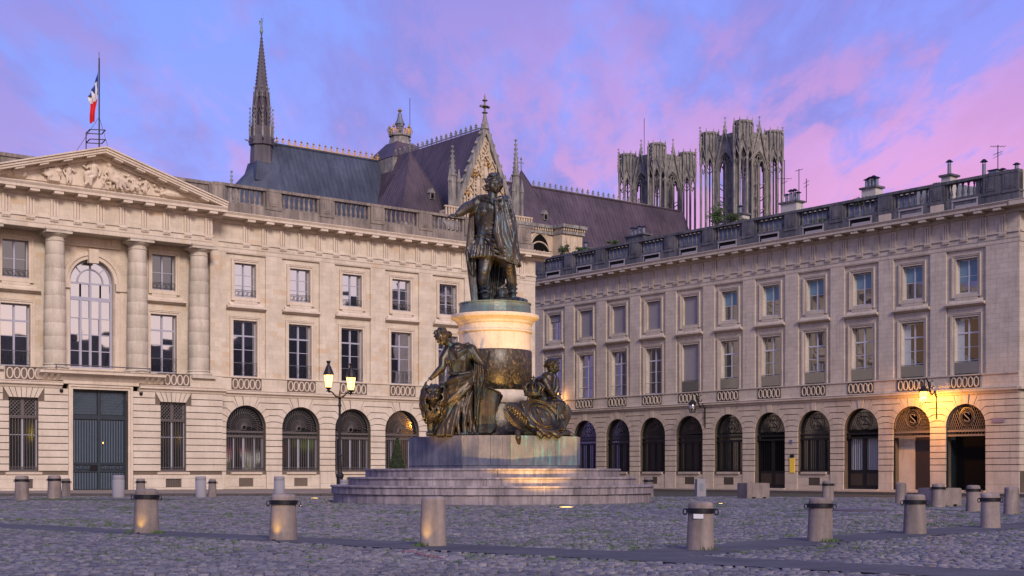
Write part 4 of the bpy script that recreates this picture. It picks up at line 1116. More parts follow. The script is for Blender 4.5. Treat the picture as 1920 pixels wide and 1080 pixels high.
# brass plate, street plate, house number
def onwall(u, v, z): return OR+wR*u+nR*v+Vector((0, 0, z))
t = tag(MB().box(-.22, .22, -.05, 0, 0, 1.05).ob('plate', flat('yellow_plate', (.75, .50, .05), .5), None), 'narrow yellow notice board on the pier beside the dark arched door', 'notice board')
t.location = onwall(U0-SP*3.47, -.05, 1.15); t.rotation_euler = (0, 0, -(T0+PI/2))
mb = MB(); mb.box(-.19, .19, -.062, -.052, 1.09, 1.30); b_ = mb.ob('plate_head', M['iron'], t)
t = tag(MB().box(-.12, .12, -.04, 0, 0, .26).ob('number_plate', flat('number_plate', (.10, .11, .2), .5), None), 'small dark blue house number plate above the yellow notice', 'number plate')
t.location = onwall(U0-SP*3.5, -.05, 3.25); t.rotation_euler = (0, 0, -(T0+PI/2))
t = tag(MB().box(-.42, .42, -.04, 0, 0, .30).ob('street_plate', flat('street_plate', (.22, .16, .20), .5), None), 'faded street name plate near the far right corner', 'street sign')
t.location = onwall(U0+2.35, -.05, 4.3); t.rotation_euler = (0, 0, -(T0+PI/2))
for (u, z) in ((U0-SP*5.6, .1),):
    t = tag(MB().box(-.2, .2, -.18, 0, 0, .62).ob('utility_box', M['trimR'], None), 'pale little utility box at the foot of the right wall', 'utility box')
    t.location = onwall(u, -.1, z-.15); t.rotation_euler = (0, 0, -(T0+PI/2))
# ---------------- chimneys, pots, aerials
def chimney(px, py_base, w, h, pots, v, label, plaster=True, capd=.14):
    az = math.atan((px-960)/F); u = math.tan(az-(T0+PI/2))*(DR+v); P = nR*(DR+v)+wR*u; z = H+(HZ-py_base)/F*P.y
    r = thing('chimney', label, 'chimney', (P.x, P.y, z), -(T0+PI/2), 'chimney stacks on the right roof')
    MB().box(-w/2, w/2, -.4, .4, -1.4, h).ob('stack', flat('plaster', (.42, .40, .36), .9, vary=.2, scale=2) if plaster else M['weatherR'], r)
    MB().box(-w/2-capd, w/2+capd, -.52, .52, h, h+.13).ob('cap', M['weatherR'], r)
    pm = smesh('chimney_pot', lambda m: m.lathe([(.13, 0), (.12, .62), (.13, .64)], 10), M['zinc']); hm = smesh('cowl', lambda m: [m.lathe([(.26, .74), (.10, .86), (.02, .88)], 10), m.lathe([(.03, .62), (.03, .75)], 4, .09), m.lathe([(.03, .62), (.03, .75)], 4, -.09)], M['iron'])
    for x, s in pots:
        p = ob('chimney_pot', pm, r, (x, 0, h+.13), sc=(1, 1, s)); ob('cowl', hm, p)
    return r
chimney(1635, 380, 1.2, .95, [(-.45, .8), (-.15, .9), (.15, .95), (.42, .8)], 3.0, 'plastered chimney stack with four cowled pots, middle of the right roof')
chimney(1485, 402, 1.5, .8, [(-.5, .8), (-.1, 1.1), (.25, 1.1), (.6, .8)], 3.2, 'chimney with mushroom cowls just right of the taller cathedral tower')
chimney(1780, 345, .7, .45, [(0, 1.2)], 2.6, 'crumbling chimney with one tall pot near the right corner')
chimney(1845, 340, .7, .1, [(0, 1.4)], 2.6, 'low chimney with a single tall pot beside the satellite dish', False)
chimney(1893, 334, 1.4, .0, [(-.5, .7), (-.1, .5), (.5, .9)], 2.8, 'row of three low pots at the right corner of the roof', False)
chimney(1388, 418, 1.2, .55, [(0, .8)], 3.2, 'small chimney behind the rooftop shrubs, below the taller tower')
chimney(1196, 449, 2.2, .25, [(-.7, .9), (-.3, .8), (.2, .9), (.7, .8)], 4.5, 'broad low chimney with stubby pots in front of the nave roof', False)
chimney(1098, 474, .9, .3, [(0, .6)], 3, 'small far chimney beside the left end of the right roof')
def aerial(px, pb, pt, v, arms, label, bx=None):
    az = math.atan((px-960)/F); u = math.tan(az-(T0+PI/2))*(DR+v); P = nR*(DR+v)+wR*u; s = P.y/F
    z = H+(HZ-pb)*s; h = (pb-pt)*s
    r = thing('aerial', label, 'antenna', (P.x, P.y, z), 0, 'television aerials on the right roof')
    MB().tube([(0, 0, 0), (0, 0, h)], .03, 5).ob('mast', M['iron2'], r)
    for (zf, l, sl) in arms:
        mb = MB(); mb.tube([(-l*.5, 0, h*zf-sl), (l*.5, 0, h*zf+sl)], .018, 4)
        for k in range(5): x = -l*.5+l*k/4; mb.tube([(x, -.25, h*zf-sl+2*sl*k/4), (x, .25, h*zf-sl+2*sl*k/4)], .01, 4)
        mb.ob('arm', M['iron2'], r)
    if bx: MB().box(*bx).ob('grid_reflector', M['iron2'], r)
    return r
aerial(1871, 322, 272, 2.8, [(.95, .9, 0), (.70, .5, .1), (.6, .5, .14)], 'tall aerial with several arms at the right corner')
aerial(1512, 380, 335, 3.2, [(.85, .35, .1), (.7, .3, .1)], 'short bent aerial, rightmost of the three by the tower')
aerial(1498, 368, 317, 3.2, [(.96, .5, .06)], 'slim aerial, middle one of the three by the tower')
aerial(1471, 370, 300, 3.2, [(.5, 1.0, 0), (.4, .4, .1)], 'thin tall aerial closest to the taller tower')
az = math.atan((1866-960)/F); u = math.tan(az-(T0+PI/2))*(DR+2.4); P = nR*(DR+2.4)+wR*u
t = thing('vent_box', 'grey metal vent box carrying the tall aerial at the right roof corner', 'vent', (P.x, P.y, H+(HZ-337)/F*P.y), -(T0+PI/2)); MB().box(-.3, .3, -.3, .3, -.3, .55).ob('box', M['zinc'], t); MB().box(-.36, .36, -.36, .36, .55, .62).ob('lid', M['iron'], t)
az = math.atan((1859-960)/F); u = math.tan(az-(T0+PI/2))*(DR+2.2); P = nR*(DR+2.2)+wR*u
t = tag(MB().lathe([(.02, -.1), (.2, -.08), (.36, 0), (.38, .02)], 16).ob('satellite_dish', M['zinc']), 'round satellite dish beside the vent box', 'satellite dish'); t.location = (P.x, P.y, H+(HZ-330)/F*P.y); t.rotation_euler = (math.radians(70), 0, -.9)
# rooftop plants behind the right balustrade
def bush(name, loc, r, h, n, label, cat='shrub', leaf=.10, mat='leaf', grp=None):
    rng = np.random.default_rng(int(abs(loc[0]*97+loc[1]*13)) % 9999+1)
    t = thing(name, label, cat, loc, 0, grp)
    mb = MB()
    for k in range(5): a = k*1.3; mb.tube([(0, 0, -.3), (r*.3*math.cos(a), r*.3*math.sin(a), h*.5), (r*.6*math.cos(a), r*.6*math.sin(a), h*.85)], [.03, .02, .008], 4)
    mb.ob('stem', M['darkwood'], t)
    V = []; Fc = []
    cl = rng.normal(0, .38, (max(5, n//40), 3))
    for i in range(n):
        c = cl[i % len(cl)]+rng.normal(0, .16, 3)
        p = Vector((c[0]*r, c[1]*r, h*.5+c[2]*h*.45)); a = Euler(rng.uniform(0, 6.28, 3)).to_matrix(); l = leaf*rng.uniform(.6, 1.3)
        for q in ((-l*.35, 0, 0), (0, -l, 0), (l*.35, 0, 0), (0, l, 0)): V.append(p+a @ Vector(q))
        Fc.append((4*i, 4*i+1, 4*i+2, 4*i+3))
    me = bpy.data.meshes.new('foliage'); me.from_pydata(V, [], Fc); me.materials.append(M[mat]); o = ob('foliage', me, t); return t
def roofpos(px, py, v): az = math.atan((px-960)/F); u = math.tan(az-(T0+PI/2))*(DR+v); P = nR*(DR+v)+wR*u; return (P.x, P.y, H+(HZ-py)/F*P.y)
G_ = 'plants on the right roof terrace'
bush('terrace_shrub', roofpos(1345, 420, 1.0), .95, 1.5, 900, 'bright green bushy shrub on the terrace under the taller tower', grp=G_)
bush('terrace_shrub', roofpos(1375, 420, 1.0), .8, .9, 600, 'low dark shrub right beside the bushy one', mat='leafd', grp=G_)
bush('terrace_shrub', roofpos(1057, 487, 1.2), .65, 1.6, 500, 'upright green shrub at the far left end of the terrace', mat='leafd', grp=G_)
bush('terrace_shrub', roofpos(1090, 480, 1.2), .9, .9, 500, 'leafy pale shrub left of the nave-side chimney', grp=G_)
bush('terrace_shrub', roofpos(1148, 462, 1.6), .6, .7, 300, 'thin wiry plant beside the broad low chimney', grp=G_)
bush('terrace_shrub', roofpos(1615, 385, 1.4), .8, .6, 300, 'yellowish plant left of the four-pot chimney', grp=G_)
bush('terrace_shrub', roofpos(1760, 352, .9), .5, .4, 200, 'small tuft left of the crumbling chimney', grp=G_)
for i, (px, w_, cl) in enumerate(((1432, .28, (.5, .5, .1)), (1442, .25, (.7, .25, .08)), (1525, .25, (.10, .3, .04)), (1536, .25, (.12, .35, .05)), (1545, .25, (.12, .3, .05)), (1602, .2, (.4, .16, .1)), (1708, .25, (.5, .5, .62)), (1716, .22, (.45, .45, .6)), (1790, .25, (.6, .35, .42)), (1806, .2, (.7, .5, .5)), (1815, .22, (.75, .40, .05)), (1826, .22, (.6, .6, .3)), (1836, .22, (.5, .4, .4)))):
    cols = {0: 'yellow', 1: 'orange', 2: 'green', 3: 'bright green', 4: 'leafy green', 5: 'brown', 6: 'pale blue', 7: 'blue-grey', 8: 'pink', 9: 'peach', 10: 'golden', 11: 'lime', 12: 'rosy'}
    py = 470-(px-1380)*.155-28 if px < 1600 else 424-(px-1700)*.135-12
    P = roofpos(px, py+14, .75)
    t = thing('planter', f'{cols[i]} potted plant glimpsed between the balusters, counting from the left number {i+1}' if False else f'{cols[i]} potted flowers glimpsed through the right balustrade', 'plant pot', P, 0, 'potted flowers behind the right balustrade')
    MB().lathe([(.14, -.1), (.18, .25), (.2, .27)], 10).ob('pot', M['bollard'], t)
    m_ = flat('petals_'+cols[i].replace(' ', '_'), cl, .7, vary=.3, scale=8); mb = MB()
    for k in range(30):
        a = random.uniform(0, 6.3); r = random.uniform(0, w_); z = .3+random.uniform(0, .45); l = .07
        mb.add([(r*math.cos(a)-l, r*math.sin(a), z), (r*math.cos(a)+l, r*math.sin(a)+.03, z-.02), (r*math.cos(a), r*math.sin(a)-.03, z+l*1.4)], [(0, 1, 2)])
    mb.ob('blooms', m_, t)
# the row across the square, seen only in the window reflections
ob_ = thing('opposite_house_row', 'dark row of houses across the square, seen only mirrored in the window panes', 'building', (0, 0, 0))
mb = MB(); y = 78
for k, (w_, h_, x_) in enumerate(((14, 24.5, 70), (15, 22.5, 71), (16, 18.5, 69), (20, 19.5, 70), (18, 18, 71), (24, 19, 70))):
    mb.box(x_, x_+14, y-w_, y-.05, -.3, h_-4); mb.extr([(y-w_, h_-4), (y-.05, h_-4), (y-3, h_), (y-w_+3, h_)], x_, x_+14) if False else mb.vprism([(x_, y-w_), (x_+14, y-w_), (x_+14, y-.05), (x_, y-.05)], h_-4, h_, [(x_+3, y-w_+1), (x_+11, y-w_+1), (x_+11, y-1), (x_+3, y-1)])
    mb.box(x_+5, x_+6.5, y-w_/2, y-w_/2+1, h_-1, h_+1.5); y -= w_
for y0_, y1_, z0_, z1_, c_, s_, nm in ((48, 51, 2.9, 3.2, (1, .9, .7), 8, 'awning_light'), (52.5, 56, 2.9, 3.15, (1, .95, .85), 8, 'awning_light'), (50.8, 53, 3.5, 4.2, (1, .04, .03), 2.5, 'red_sign'), (47.5, 50.5, 3.5, 4.2, (.05, .1, .9), 1.5, 'blue_sign'), (56, 58.5, 3.4, 4.3, (.8, .02, .02), 1.2, 'red_sign'),
        (60, 64, 4.2, 5.4, (.45, .6, .05), 1.0, 'green_sign'), (37, 38.5, 5, 6.4, (1, .6, .05), 4, 'yellow_sign'), (42, 43.2, 5.4, 6.2, (1, .55, .05), 3, 'yellow_sign'), (20, 21.3, 6, 7.2, (1, .7, .05), 5, 'yellow_sign'), (49, 49.4, .9, 2.8, (1, .8, .3), 4, 'lit_window'), (53.3, 53.7, .8, 2.6, (1, .9, .6), 4, 'lit_window'), (34, 36.5, 3, 4, (.7, .03, .03), 1, 'red_sign')):
    MB().box(68.7, 68.9, y0_, y1_, z0_, z1_).ob(nm, emis(nm, c_, s_), ob_)
mb.ob('house_walls', stone('opposite_stone', (.035, .033, .032), (.05, .047, .045)), ob_)
# ================================================================ sculpting in clay: closed shapes fused by a voxel remesh
class Clay(MB):
    def cap(s, p0, p1, r0, r1, n=10): return s.tube([p0, p1], [r0, r1], n, True)
    def limb(s, pts, rs, n=10): return s.tube(pts, rs, n, True)
    def ell(s, c, r, rot=(0, 0, 0), n=14):
        R_ = Euler(rot).to_matrix(); c = Vector(c); v = []; f = []; m = n//2
        for j in range(1, m):
            t = PI*j/m
            for k in range(n):
                a = 2*PI*k/n; v.append(c+R_ @ Vector((r[0]*math.sin(t)*math.cos(a), r[1]*math.sin(t)*math.sin(a), r[2]*math.cos(t))))
        v.append(c+R_ @ Vector((0, 0, r[2]))); v.append(c-R_ @ Vector((0, 0, r[2])))
        for j in range(m-2):
            for k in range(n): f.append((j*n+k, (j+1)*n+k, (j+1)*n+(k+1) % n, j*n+(k+1) % n))
        T_, B_ = len(v)-2, len(v)-1
        for k in range(n): f.append((T_, k, (k+1) % n)); f.append((B_, (m-2)*n+(k+1) % n, (m-2)*n+k))
        return s.add(v, f)
    def robe(s, st, folds=9, amp=.12, twist=0., ph=0., n=60, sharp=1.6, a0=None, grow=True):
        """stations (cx, cy, z, rx, ry) -> pleated closed body; twist turns the pleats with height"""
        v = []; f = []; m = len(st)
        for j, (cx, cy, z, rx, ry) in enumerate(st):
            q = j/(m-1); A = amp*((.35+.65*(1-q)) if grow else 1)
            for k in range(n):
                a = 2*PI*k/n; w = math.sin(folds*a+ph+twist*q*2*PI+.5*math.sin(3*a)); w = math.copysign(abs(w)**(1/sharp), w)
                g = 1+A*w+A*.4*math.sin(2.3*folds*a+q*4)
                v.append((cx+rx*g*math.cos(a), cy+ry*g*math.sin(a), z))
        for j in range(m-1):
            for k in range(n): f.append((j*n+k, (j+1)*n+k, (j+1)*n+(k+1) % n, j*n+(k+1) % n))
        f.append(tuple(range(n))); f.append(tuple((m-1)*n+k for k in range(n-1, -1, -1)))
        return s.add(v, f)
    def sheet(s, L_, R_, folds=5, amp=.06, th=.05, nu=36, ph=0, ydir=-1, bow=.0):
        """cloth hung between two edge curves (lists of points of equal length), pleats running along them"""
        nv = len(L_); top = []; bot = []
        for j in range(nv):
            a, b = Vector(L_[j]), Vector(R_[j]); d = (b-a)
            t = (Vector(L_[min(j+1, nv-1)])-Vector(L_[max(j-1, 0)])+Vector(R_[min(j+1, nv-1)])-Vector(R_[max(j-1, 0)])).normalized()
            nn = d.cross(t); nn = nn.normalized() if nn.length > 1e-6 else Vector((0, -1, 0))
            if nn.y*ydir < 0: nn = -nn
            for i in range(nu):
                q = i/(nu-1); w = math.sin(2*PI*folds*q+ph+.5*math.sin(5*q+j*.7)); w = math.copysign(abs(w)**.7, w)
                p = a+d*q+nn*(amp*w*(1+.3*math.sin(j*1.3+q*6))+bow*math.sin(PI*q)); top.append(p+nn*th); bot.append(p-nn*th)
        n = nu*nv; f = []
        idx = lambda i, j: j*nu+i
        for j in range(nv-1):
            for i in range(nu-1):
                f.append((idx(i, j), idx(i+1, j), idx(i+1, j+1), idx(i, j+1))); f.append((n+idx(i, j), n+idx(i, j+1), n+idx(i+1, j+1), n+idx(i+1, j)))
        for i in range(nu-1): f.append((idx(i, 0), n+idx(i, 0), n+idx(i+1, 0), idx(i+1, 0))); f.append((idx(i, nv-1), idx(i+1, nv-1), n+idx(i+1, nv-1), n+idx(i, nv-1)))
        for j in range(nv-1): f.append((idx(0, j), idx(0, j+1), n+idx(0, j+1), n+idx(0, j))); f.append((idx(nu-1, j), n+idx(nu-1, j), n+idx(nu-1, j+1), idx(nu-1, j+1)))
        return s.add(top+bot, f)
    def hand(s, w, d, up=(0, 0, 1), sz=.5, spread=.16, curl=.35, thumb=1):
        """palm and five fingers from wrist w along d"""
        w = Vector(w); d = Vector(d).normalized(); up = Vector(up); side = d.cross(up).normalized(); nrm = side.cross(d).normalized()
        pc = w+d*sz*.28; R3 = Matrix((side, nrm, d)).transposed().to_euler()
        s.ell(pc, (sz*.20, sz*.10, sz*.30), R3, 10)
        for i, (o, l) in enumerate(((-.15, .42), (-.05, .50), (.06, .46), (.15, .36))):
            a = pc+side*sz*o+d*sz*.20; b = a+d*sz*l*.55+side*sz*o*spread*2; c = b+d*sz*l*.45-nrm*sz*curl*.4
            s.limb([a, b, c], [sz*.055, sz*.05, sz*.04], 7)
        a = w+side*sz*-.14*thumb+d*sz*.10; s.limb([a, a-side*sz*.16*thumb+d*sz*.14, a-side*sz*.20*thumb+d*sz*.30], [sz*.065, sz*.055, sz*.045], 7)
    def head(s, c, r, yaw=0., pitch=0., hair='short', tilt=0.):
        """r = half height of the head; face looks towards -y turned by yaw"""
        R_ = (Matrix.Rotation(yaw, 3, 'Z') @ Matrix.Rotation(pitch, 3, 'X') @ Matrix.Rotation(tilt, 3, 'Y')); c = Vector(c); e = R_.to_euler()
        def q(x, y, z): return c+R_ @ Vector((x*r, y*r, z*r))
        s.ell(c, (r*.68, r*.80, r*.98), e, 16)
        s.ell(q(0, -.30, -.42), (r*.46, r*.46, r*.50), e, 12)          # jaw
        s.ell(q(0, -.62, -.72), (r*.17, r*.16, r*.16), e, 8)           # chin
        s.limb([q(0, -.74, .16), q(0, -.90, -.12), q(0, -.96, -.24)], [r*.07, r*.09, r*.115], 8)   # nose
        for k in (-1, 1):
            s.limb([q(k*.10, -.80, .20), q(k*.30, -.76, .24), q(k*.48, -.60, .16)], [r*.07, r*.08, r*.06], 6)    # brow
            s.ell(q(k*.26, -.68, .04), (r*.12, r*.09, r*.07), e, 8)    # eyelid
            s.ell(q(k*.32, -.58, -.22), (r*.20, r*.18, r*.18), e, 8)   # cheek
            s.ell(q(k*.68, .02, -.06), (r*.10, r*.18, r*.24), e, 8)    # ear
        s.limb([q(-.16, -.80, -.44), q(0, -.86, -.42), q(.16, -.80, -.44)], [r*.05, r*.07, r*.05], 6)
        s.limb([q(-.12, -.78, -.54), q(0, -.83, -.54), q(.12, -.78, -.54)], [r*.05, r*.07, r*.05], 6)
        rr = random.Random(4)
        if hair:
            for k in range(90):
                a = rr.uniform(-PI, PI); z = rr.uniform(-.35 if hair == 'short' else -.75, 1.0)
                if math.sin(a) < -.25 and z < .52: continue
                w = math.sqrt(max(0, 1-z*z*.9)); p = q(.70*w*math.cos(a), .82*w*math.sin(a), z)
                d = Vector((rr.gauss(0, 1), rr.gauss(0, 1), rr.gauss(0, 1)-.6)).normalized()*r*.16
                s.limb([p-d, p+(p-c).normalized()*r*.07, p+d], [r*.07, r*.11, r*.06], 6)
    def sculpt(s, name, mat, parent=None, voxel=.03, smooth=2, loc=(0, 0, 0), rz=0, noise_=0.0):
        me = bpy.data.meshes.new(name+'_raw'); me.from_pydata(s.v, [], s.f); me.update()
        o = bpy.data.objects.new('raw', me); COL.objects.link(o)
        r = o.modifiers.new('r', 'REMESH'); r.mode = 'VOXEL'; r.voxel_size = voxel; r.use_smooth_shade = True
        if smooth: sm = o.modifiers.new('s', 'SMOOTH'); sm.factor = .5; sm.iterations = smooth
        dg = bpy.context.evaluated_depsgraph_get(); dg.update()
        out = bpy.data.meshes.new_from_object(o.evaluated_get(dg)); out.name = name
        bpy.data.objects.remove(o); bpy.data.meshes.remove(me)
        out.materials.clear(); out.materials.append(mat); out.shade_smooth()
        return ob(name, out, parent, loc, rz)

# ================================================================ the monument
SC = Vector((-.80, 57.0, 0))
steps = thing('monument_steps', 'round stepped stone platform under the bronze monument in the middle of the square', 'steps', SC)
def ring_blocks(r0, r1, z0, z1, n, a0=0., nm='step_stone', nose=.05):
    for k in range(n):
        a, b = a0+2*PI*k/n, a0+2*PI*(k+1)/n; g = .006/r1; m = max(2, int(40/n)+1)
        aa = np.linspace(a+g, b-g, m+1); pr = [(r0, z0), (r1-nose, z0), (r1-nose, z1-.09), (r1, z1-.07), (r1, z1-.012), (r1-.012, z1), (r0, z1)] if nose else [(r0, z0), (r1, z0), (r1, z1), (r0, z1)]
        mb = MB(); np_ = len(pr); v = [(r*math.cos(t), r*math.sin(t), z) for t in aa for r, z in pr]; f = [tuple(range(np_)), tuple(m*np_+i for i in range(np_-1, -1, -1))]
        for j in range(m):
            for i in range(np_): f.append((j*np_+i, (j+1)*np_+i, (j+1)*np_+(i+1) % np_, j*np_+(i+1) % np_))
        mb.add(v, f).ob(nm, M['step'], steps)
ring_blocks(5.0, 6.50, -.3, .35, 22, .1, nose=0); ring_blocks(5.0, 6.62, .352, .68, 20, .0)
ring_blocks(4.5, 5.92, .66, 1.0, 18, .15); ring_blocks(2.0, 5.26, .98, 1.33, 16, .05)
# in monument axes: s to the right and away (eL), f to the front (-nL)
def mon(s, f): p = eL*s-nL*f; return (p.x, p.y)
mon_t = thing('monument_pedestal', 'tall round stone pedestal with dark inscription band on a veined marble block', 'pedestal', MC)
foot = [(-3.0, -1.83), (-3.0, 1.83), (-2.82, 1.83), (-2.6, 2.3), (-1.9, 2.95), (-1.72, 3.17), (1.66, 3.17), (1.9, 2.95), (2.6, 2.3), (2.82, 1.83), (3.0, 1.83), (3.0, -1.83), (1.7, -3), (-1.7, -3)]
def fpoly(k=1.0, d=0): return [mon(a*k+(d if a > 0 else -d), b*k+(d if b > 0 else -d)) for a, b in foot]
mb = MB(); pp = fpoly(); mb.vprism(pp, 1.33, 1.46, None); mb.ob('plinth_base', M['marble'], mon_t)
# slabs of the plinth, each its own stone
def slab_side(p, q, z0, z1, n, nm='marble_slab', out=.03):
    p, q = Vector(mon(*p)), Vector(mon(*q)); d = (q-p); L_ = d.length; d.normalize(); nn = Vector((d.y, -d.x))
    c = (p+q)/2
    if nn.dot(c) < 0: nn = -nn
    for k in range(n):
        a, b = p+d*(L_*k/n+.006), p+d*(L_*(k+1)/n-.006)
        MB().vprism([tuple(a-nn*.3), tuple(b-nn*.3), tuple(b+nn*out), tuple(a+nn*out)], z0, z1).ob(nm, M['marbleG'] if nm == 'green_slab' else M['marble'], mon_t)
M['marbleG'] = bronze_('stained_marble', (.10, .12, .14), (.20, .19, .19), (.13, .34, .32), 1.0, .05)
MB().vprism(fpoly(.985), 1.33, 2.60).ob('plinth_core', M['marble'], mon_t)
for i, n, nm in ((0, 3, 'marble_slab'), (1, 1, 'marble_slab'), (2, 1, 'marble_slab'), (3, 2, 'marble_slab'), (4, 1, 'marble_slab'), (5, 3, 'green_slab'), (6, 1, 'marble_slab'), (7, 2, 'marble_slab'), (8, 1, 'green_slab'), (9, 1, 'green_slab'), (10, 3, 'marble_slab')):
    slab_side(foot[i], foot[(i+1) % len(foot)], 1.46, 2.62, n, nm)
mb = MB(); mb.lathe([(1.95, 2.6), (1.95, 2.75), (1.80, 2.9), (1.62, 3.3), (1.52, 3.9), (1.50, 4.0)], 40); mb.ob('flared_base', M['plate'], mon_t, True)
MB().lathe([(1.47, 3.9), (1.47, 4.55)], 48).ob('lower_drum', M['column2'] if 'column2' in M else M['trim'], mon_t, True)
MB().lathe([(1.49, 4.53), (1.52, 4.56), (1.52, 6.12), (1.49, 6.16)], 48).ob('inscription_band', M['plate'], mon_t, True)
for k in range(6):
    a, b = 2*PI*k/6+.03, 2*PI*(k+1)/6+.03
    pr = [(1.2, 6.16), (1.475, 6.16), (1.475, 6.88), (1.2, 6.88)]
    aa = np.linspace(a+.004, b-.004, 9); v = [(r*math.cos(t), r*math.sin(t), z) for t in aa for r, z in pr]; f = [(0, 1, 2, 3), (35, 34, 33, 32)]
    for j in range(8):
        for i in range(4): f.append((j*4+i, (j+1)*4+i, (j+1)*4+(i+1) % 4, j*4+(i+1) % 4))
    MB().add(v, f).ob('drum_stone', M['trim'], mon_t)
MB().lathe([(1.48, 6.87), (1.55, 6.90), (1.55, 6.95), (1.50, 6.97), (1.50, 7.22), (1.56, 7.25), (1.60, 7.34), (1.74, 7.44), (1.80, 7.47), (1.82, 7.56), (1.80, 7.61), (1.45, 7.66)], 48).ob('capital', M['trim'], mon_t, False)
MB().lathe([(1.46, 7.6), (1.48, 7.7), (1.46, 8.04), (1.50, 8.06), (1.50, 8.10), (1.2, 8.12)], 40).ob('statue_base', M['patina'], mon_t, False)

# ---------------------------------------------------------------- standing figure (crowns the pedestal)
def king():
    t = thing('crowning_statue', 'green-brown bronze man in Roman armour and long cloak, arm stretched out, crowning the pedestal', 'statue', (MC.x+.06, MC.y, 8.10)); t.scale = (1.08, 1.05, 1)
    c = Clay()
    # legs
    c.limb([(-.33, -.05, 2.15), (-.46, -.22, 1.32)], [.34, .235]); c.limb([(-.46, -.22, 1.32), (-.48, -.16, .95), (-.40, -.02, .22)], [.215, .225, .135])
    c.ell((-.46, -.33, 1.34), (.17, .13, .19)); c.limb([(-.40, .05, .12), (-.42, -.22, .12), (-.40, -.52, .07)], [.16, .14, .10])
    c.limb([(.12, -.10, 2.1), (.50, -.30, 1.52)], [.33, .23]); c.limb([(.50, -.30, 1.52), (.56, -.14, 1.1), (.62, .02, .30)], [.215, .22, .14])
    c.ell((.50, -.42, 1.54), (.17, .13, .19)); c.limb([(.60, .08, .16), (.78, -.14, .15), (1.10, -.38, .07)], [.17, .15, .10])
    for z in (.45, .62, .80): c.limb([(-.66, -.12, z), (-.44, -.32, z+.02), (-.24, -.12, z)], [.03, .035, .03], 6); c.limb([(.38, -.06, z), (.60, -.22, z+.02), (.80, -.02, z)], [.03, .035, .03], 6)
    # torso in cuirass
    c.robe([(-.22, 0, 2.55, .52, .40), (-.25, 0, 2.85, .50, .38), (-.27, 0, 3.15, .50, .38), (-.26, 0, 3.5, .58, .42), (-.22, 0, 3.85, .66, .44), (-.20, 0, 4.12, .64, .40), (-.18, 0, 4.3, .40, .30)], 2, .0)
    for k in (-1, 1): c.ell((-.24+k*.23, -.28, 3.72), (.26, .16, .20)); c.ell((-.26+k*.13, -.30, 3.25), (.14, .09, .12)); c.ell((-.26+k*.13, -.31, 3.02), (.14, .08, .10))
    c.tube([(-.25+.54*math.cos(a), .41*math.sin(a), 2.80+.04*math.cos(a)) for a in np.linspace(0, 2*PI, 17)[:-1]], .055, 8, closed=True)
    # pleated skirt of straps
    c.robe([(-.26, -.04, 1.86, .74, .56), (-.25, -.03, 2.15, .68, .52), (-.24, -.01, 2.5, .60, .46), (-.25, 0, 2.85, .50, .38)], 13, .11, 0, sharp=2.2, grow=True)
    for k in range(15):
        a = PI+PI*k/14; c.limb([(-.26+.66*math.cos(a), -.03+.50*math.sin(a), 2.35), (-.27+.75*math.cos(a), -.04+.58*math.sin(a), 1.90)], [.045, .055], 6)
    # shoulders and the stretched arm
    c.limb([(-.20, .02, 4.20), (-.68, -.02, 4.18)], [.24, .25]); c.limb([(-.20, .02, 4.20), (.32, .0, 4.14)], [.24, .24])
    c.limb([(-.74, -.06, 4.15), (-.98, -.22, 3.94), (-1.16, -.42, 3.86)], [.25, .22, .18])
    c.limb([(-.72, -.1, 4.1), (-.95, -.2, 3.78)], [.20, .15])
    c.limb([(-1.02, -.34, 3.96), (-1.18, -.52, 3.82), (-1.34, -.68, 3.64), (-1.50, -.84, 3.50)], [.23, .22, .18, .10]); c.hand((-1.48, -.82, 3.51), (-.50, -.42, -.18), (0, 0, 1), .52, curl=.12)
    c.limb([(.34, -.02, 4.10), (.56, -.02, 3.5), (.50, -.10, 3.05)], [.24, .20, .15])
    # neck, head with wreath
    c.limb([(-.18, 0, 4.25), (-.13, -.03, 4.62)], [.22, .18]); c.head((-.10, -.06, 4.90), .38, yaw=.30, pitch=.06)
    R_ = Matrix.Rotation(.30, 3, 'Z'); rr = random.Random(9)
    for k in range(110):
        a = rr.uniform(-PI, PI); b = rr.uniform(-.9, 1.45); p = Vector((-.10, -.02, 4.94))+R_ @ Vector((.27*math.cos(a)*math.cos(b), .31*math.sin(a)*math.cos(b), .36*math.sin(b)))
        if math.sin(a) < -.35 and b < .85: continue
        d = Vector((rr.gauss(0, .05), rr.gauss(0, .05), -.07)); c.limb([p-d, p+(p-Vector((-.1, -.02, 4.94)))*.12, p+d], [.045, .06, .04], 6)
    # plumed helmet lying between the feet
    c.ell((.25, .10, .42), (.26, .30, .30)); c.limb([(.10, .0, .62), (.28, .05, .78), (.45, .1, .58), (.48, .15, .3)], [.07, .10, .10, .07]); c.ell((.22, -.02, .16), (.34, .30, .16))
    body = c.sculpt('body', M['bronze'], t, .023, 1)
    k = Clay()
    # cloak round the shoulders and knotted across the chest
    k.limb([(-.70, -.14, 4.32), (-.40, -.30, 4.36), (-.05, -.38, 4.18), (.18, -.30, 4.30), (.38, .0, 4.36), (.1, .3, 4.35), (-.4, .3, 4.38), (-.72, .1, 4.34)], [.13, .11, .10, .11, .13, .12, .12, .13])
    for z, q in ((.08, .06), (.16, .05), (.24, .045)): k.limb([(-.62+z, -.30, 4.30-z), (-.30+z, -.43, 4.22-z), (.02, -.46, 4.02-z), (.14, -.40, 4.12-z), (.30, -.28, 4.30-z)], [q]*5, 6)
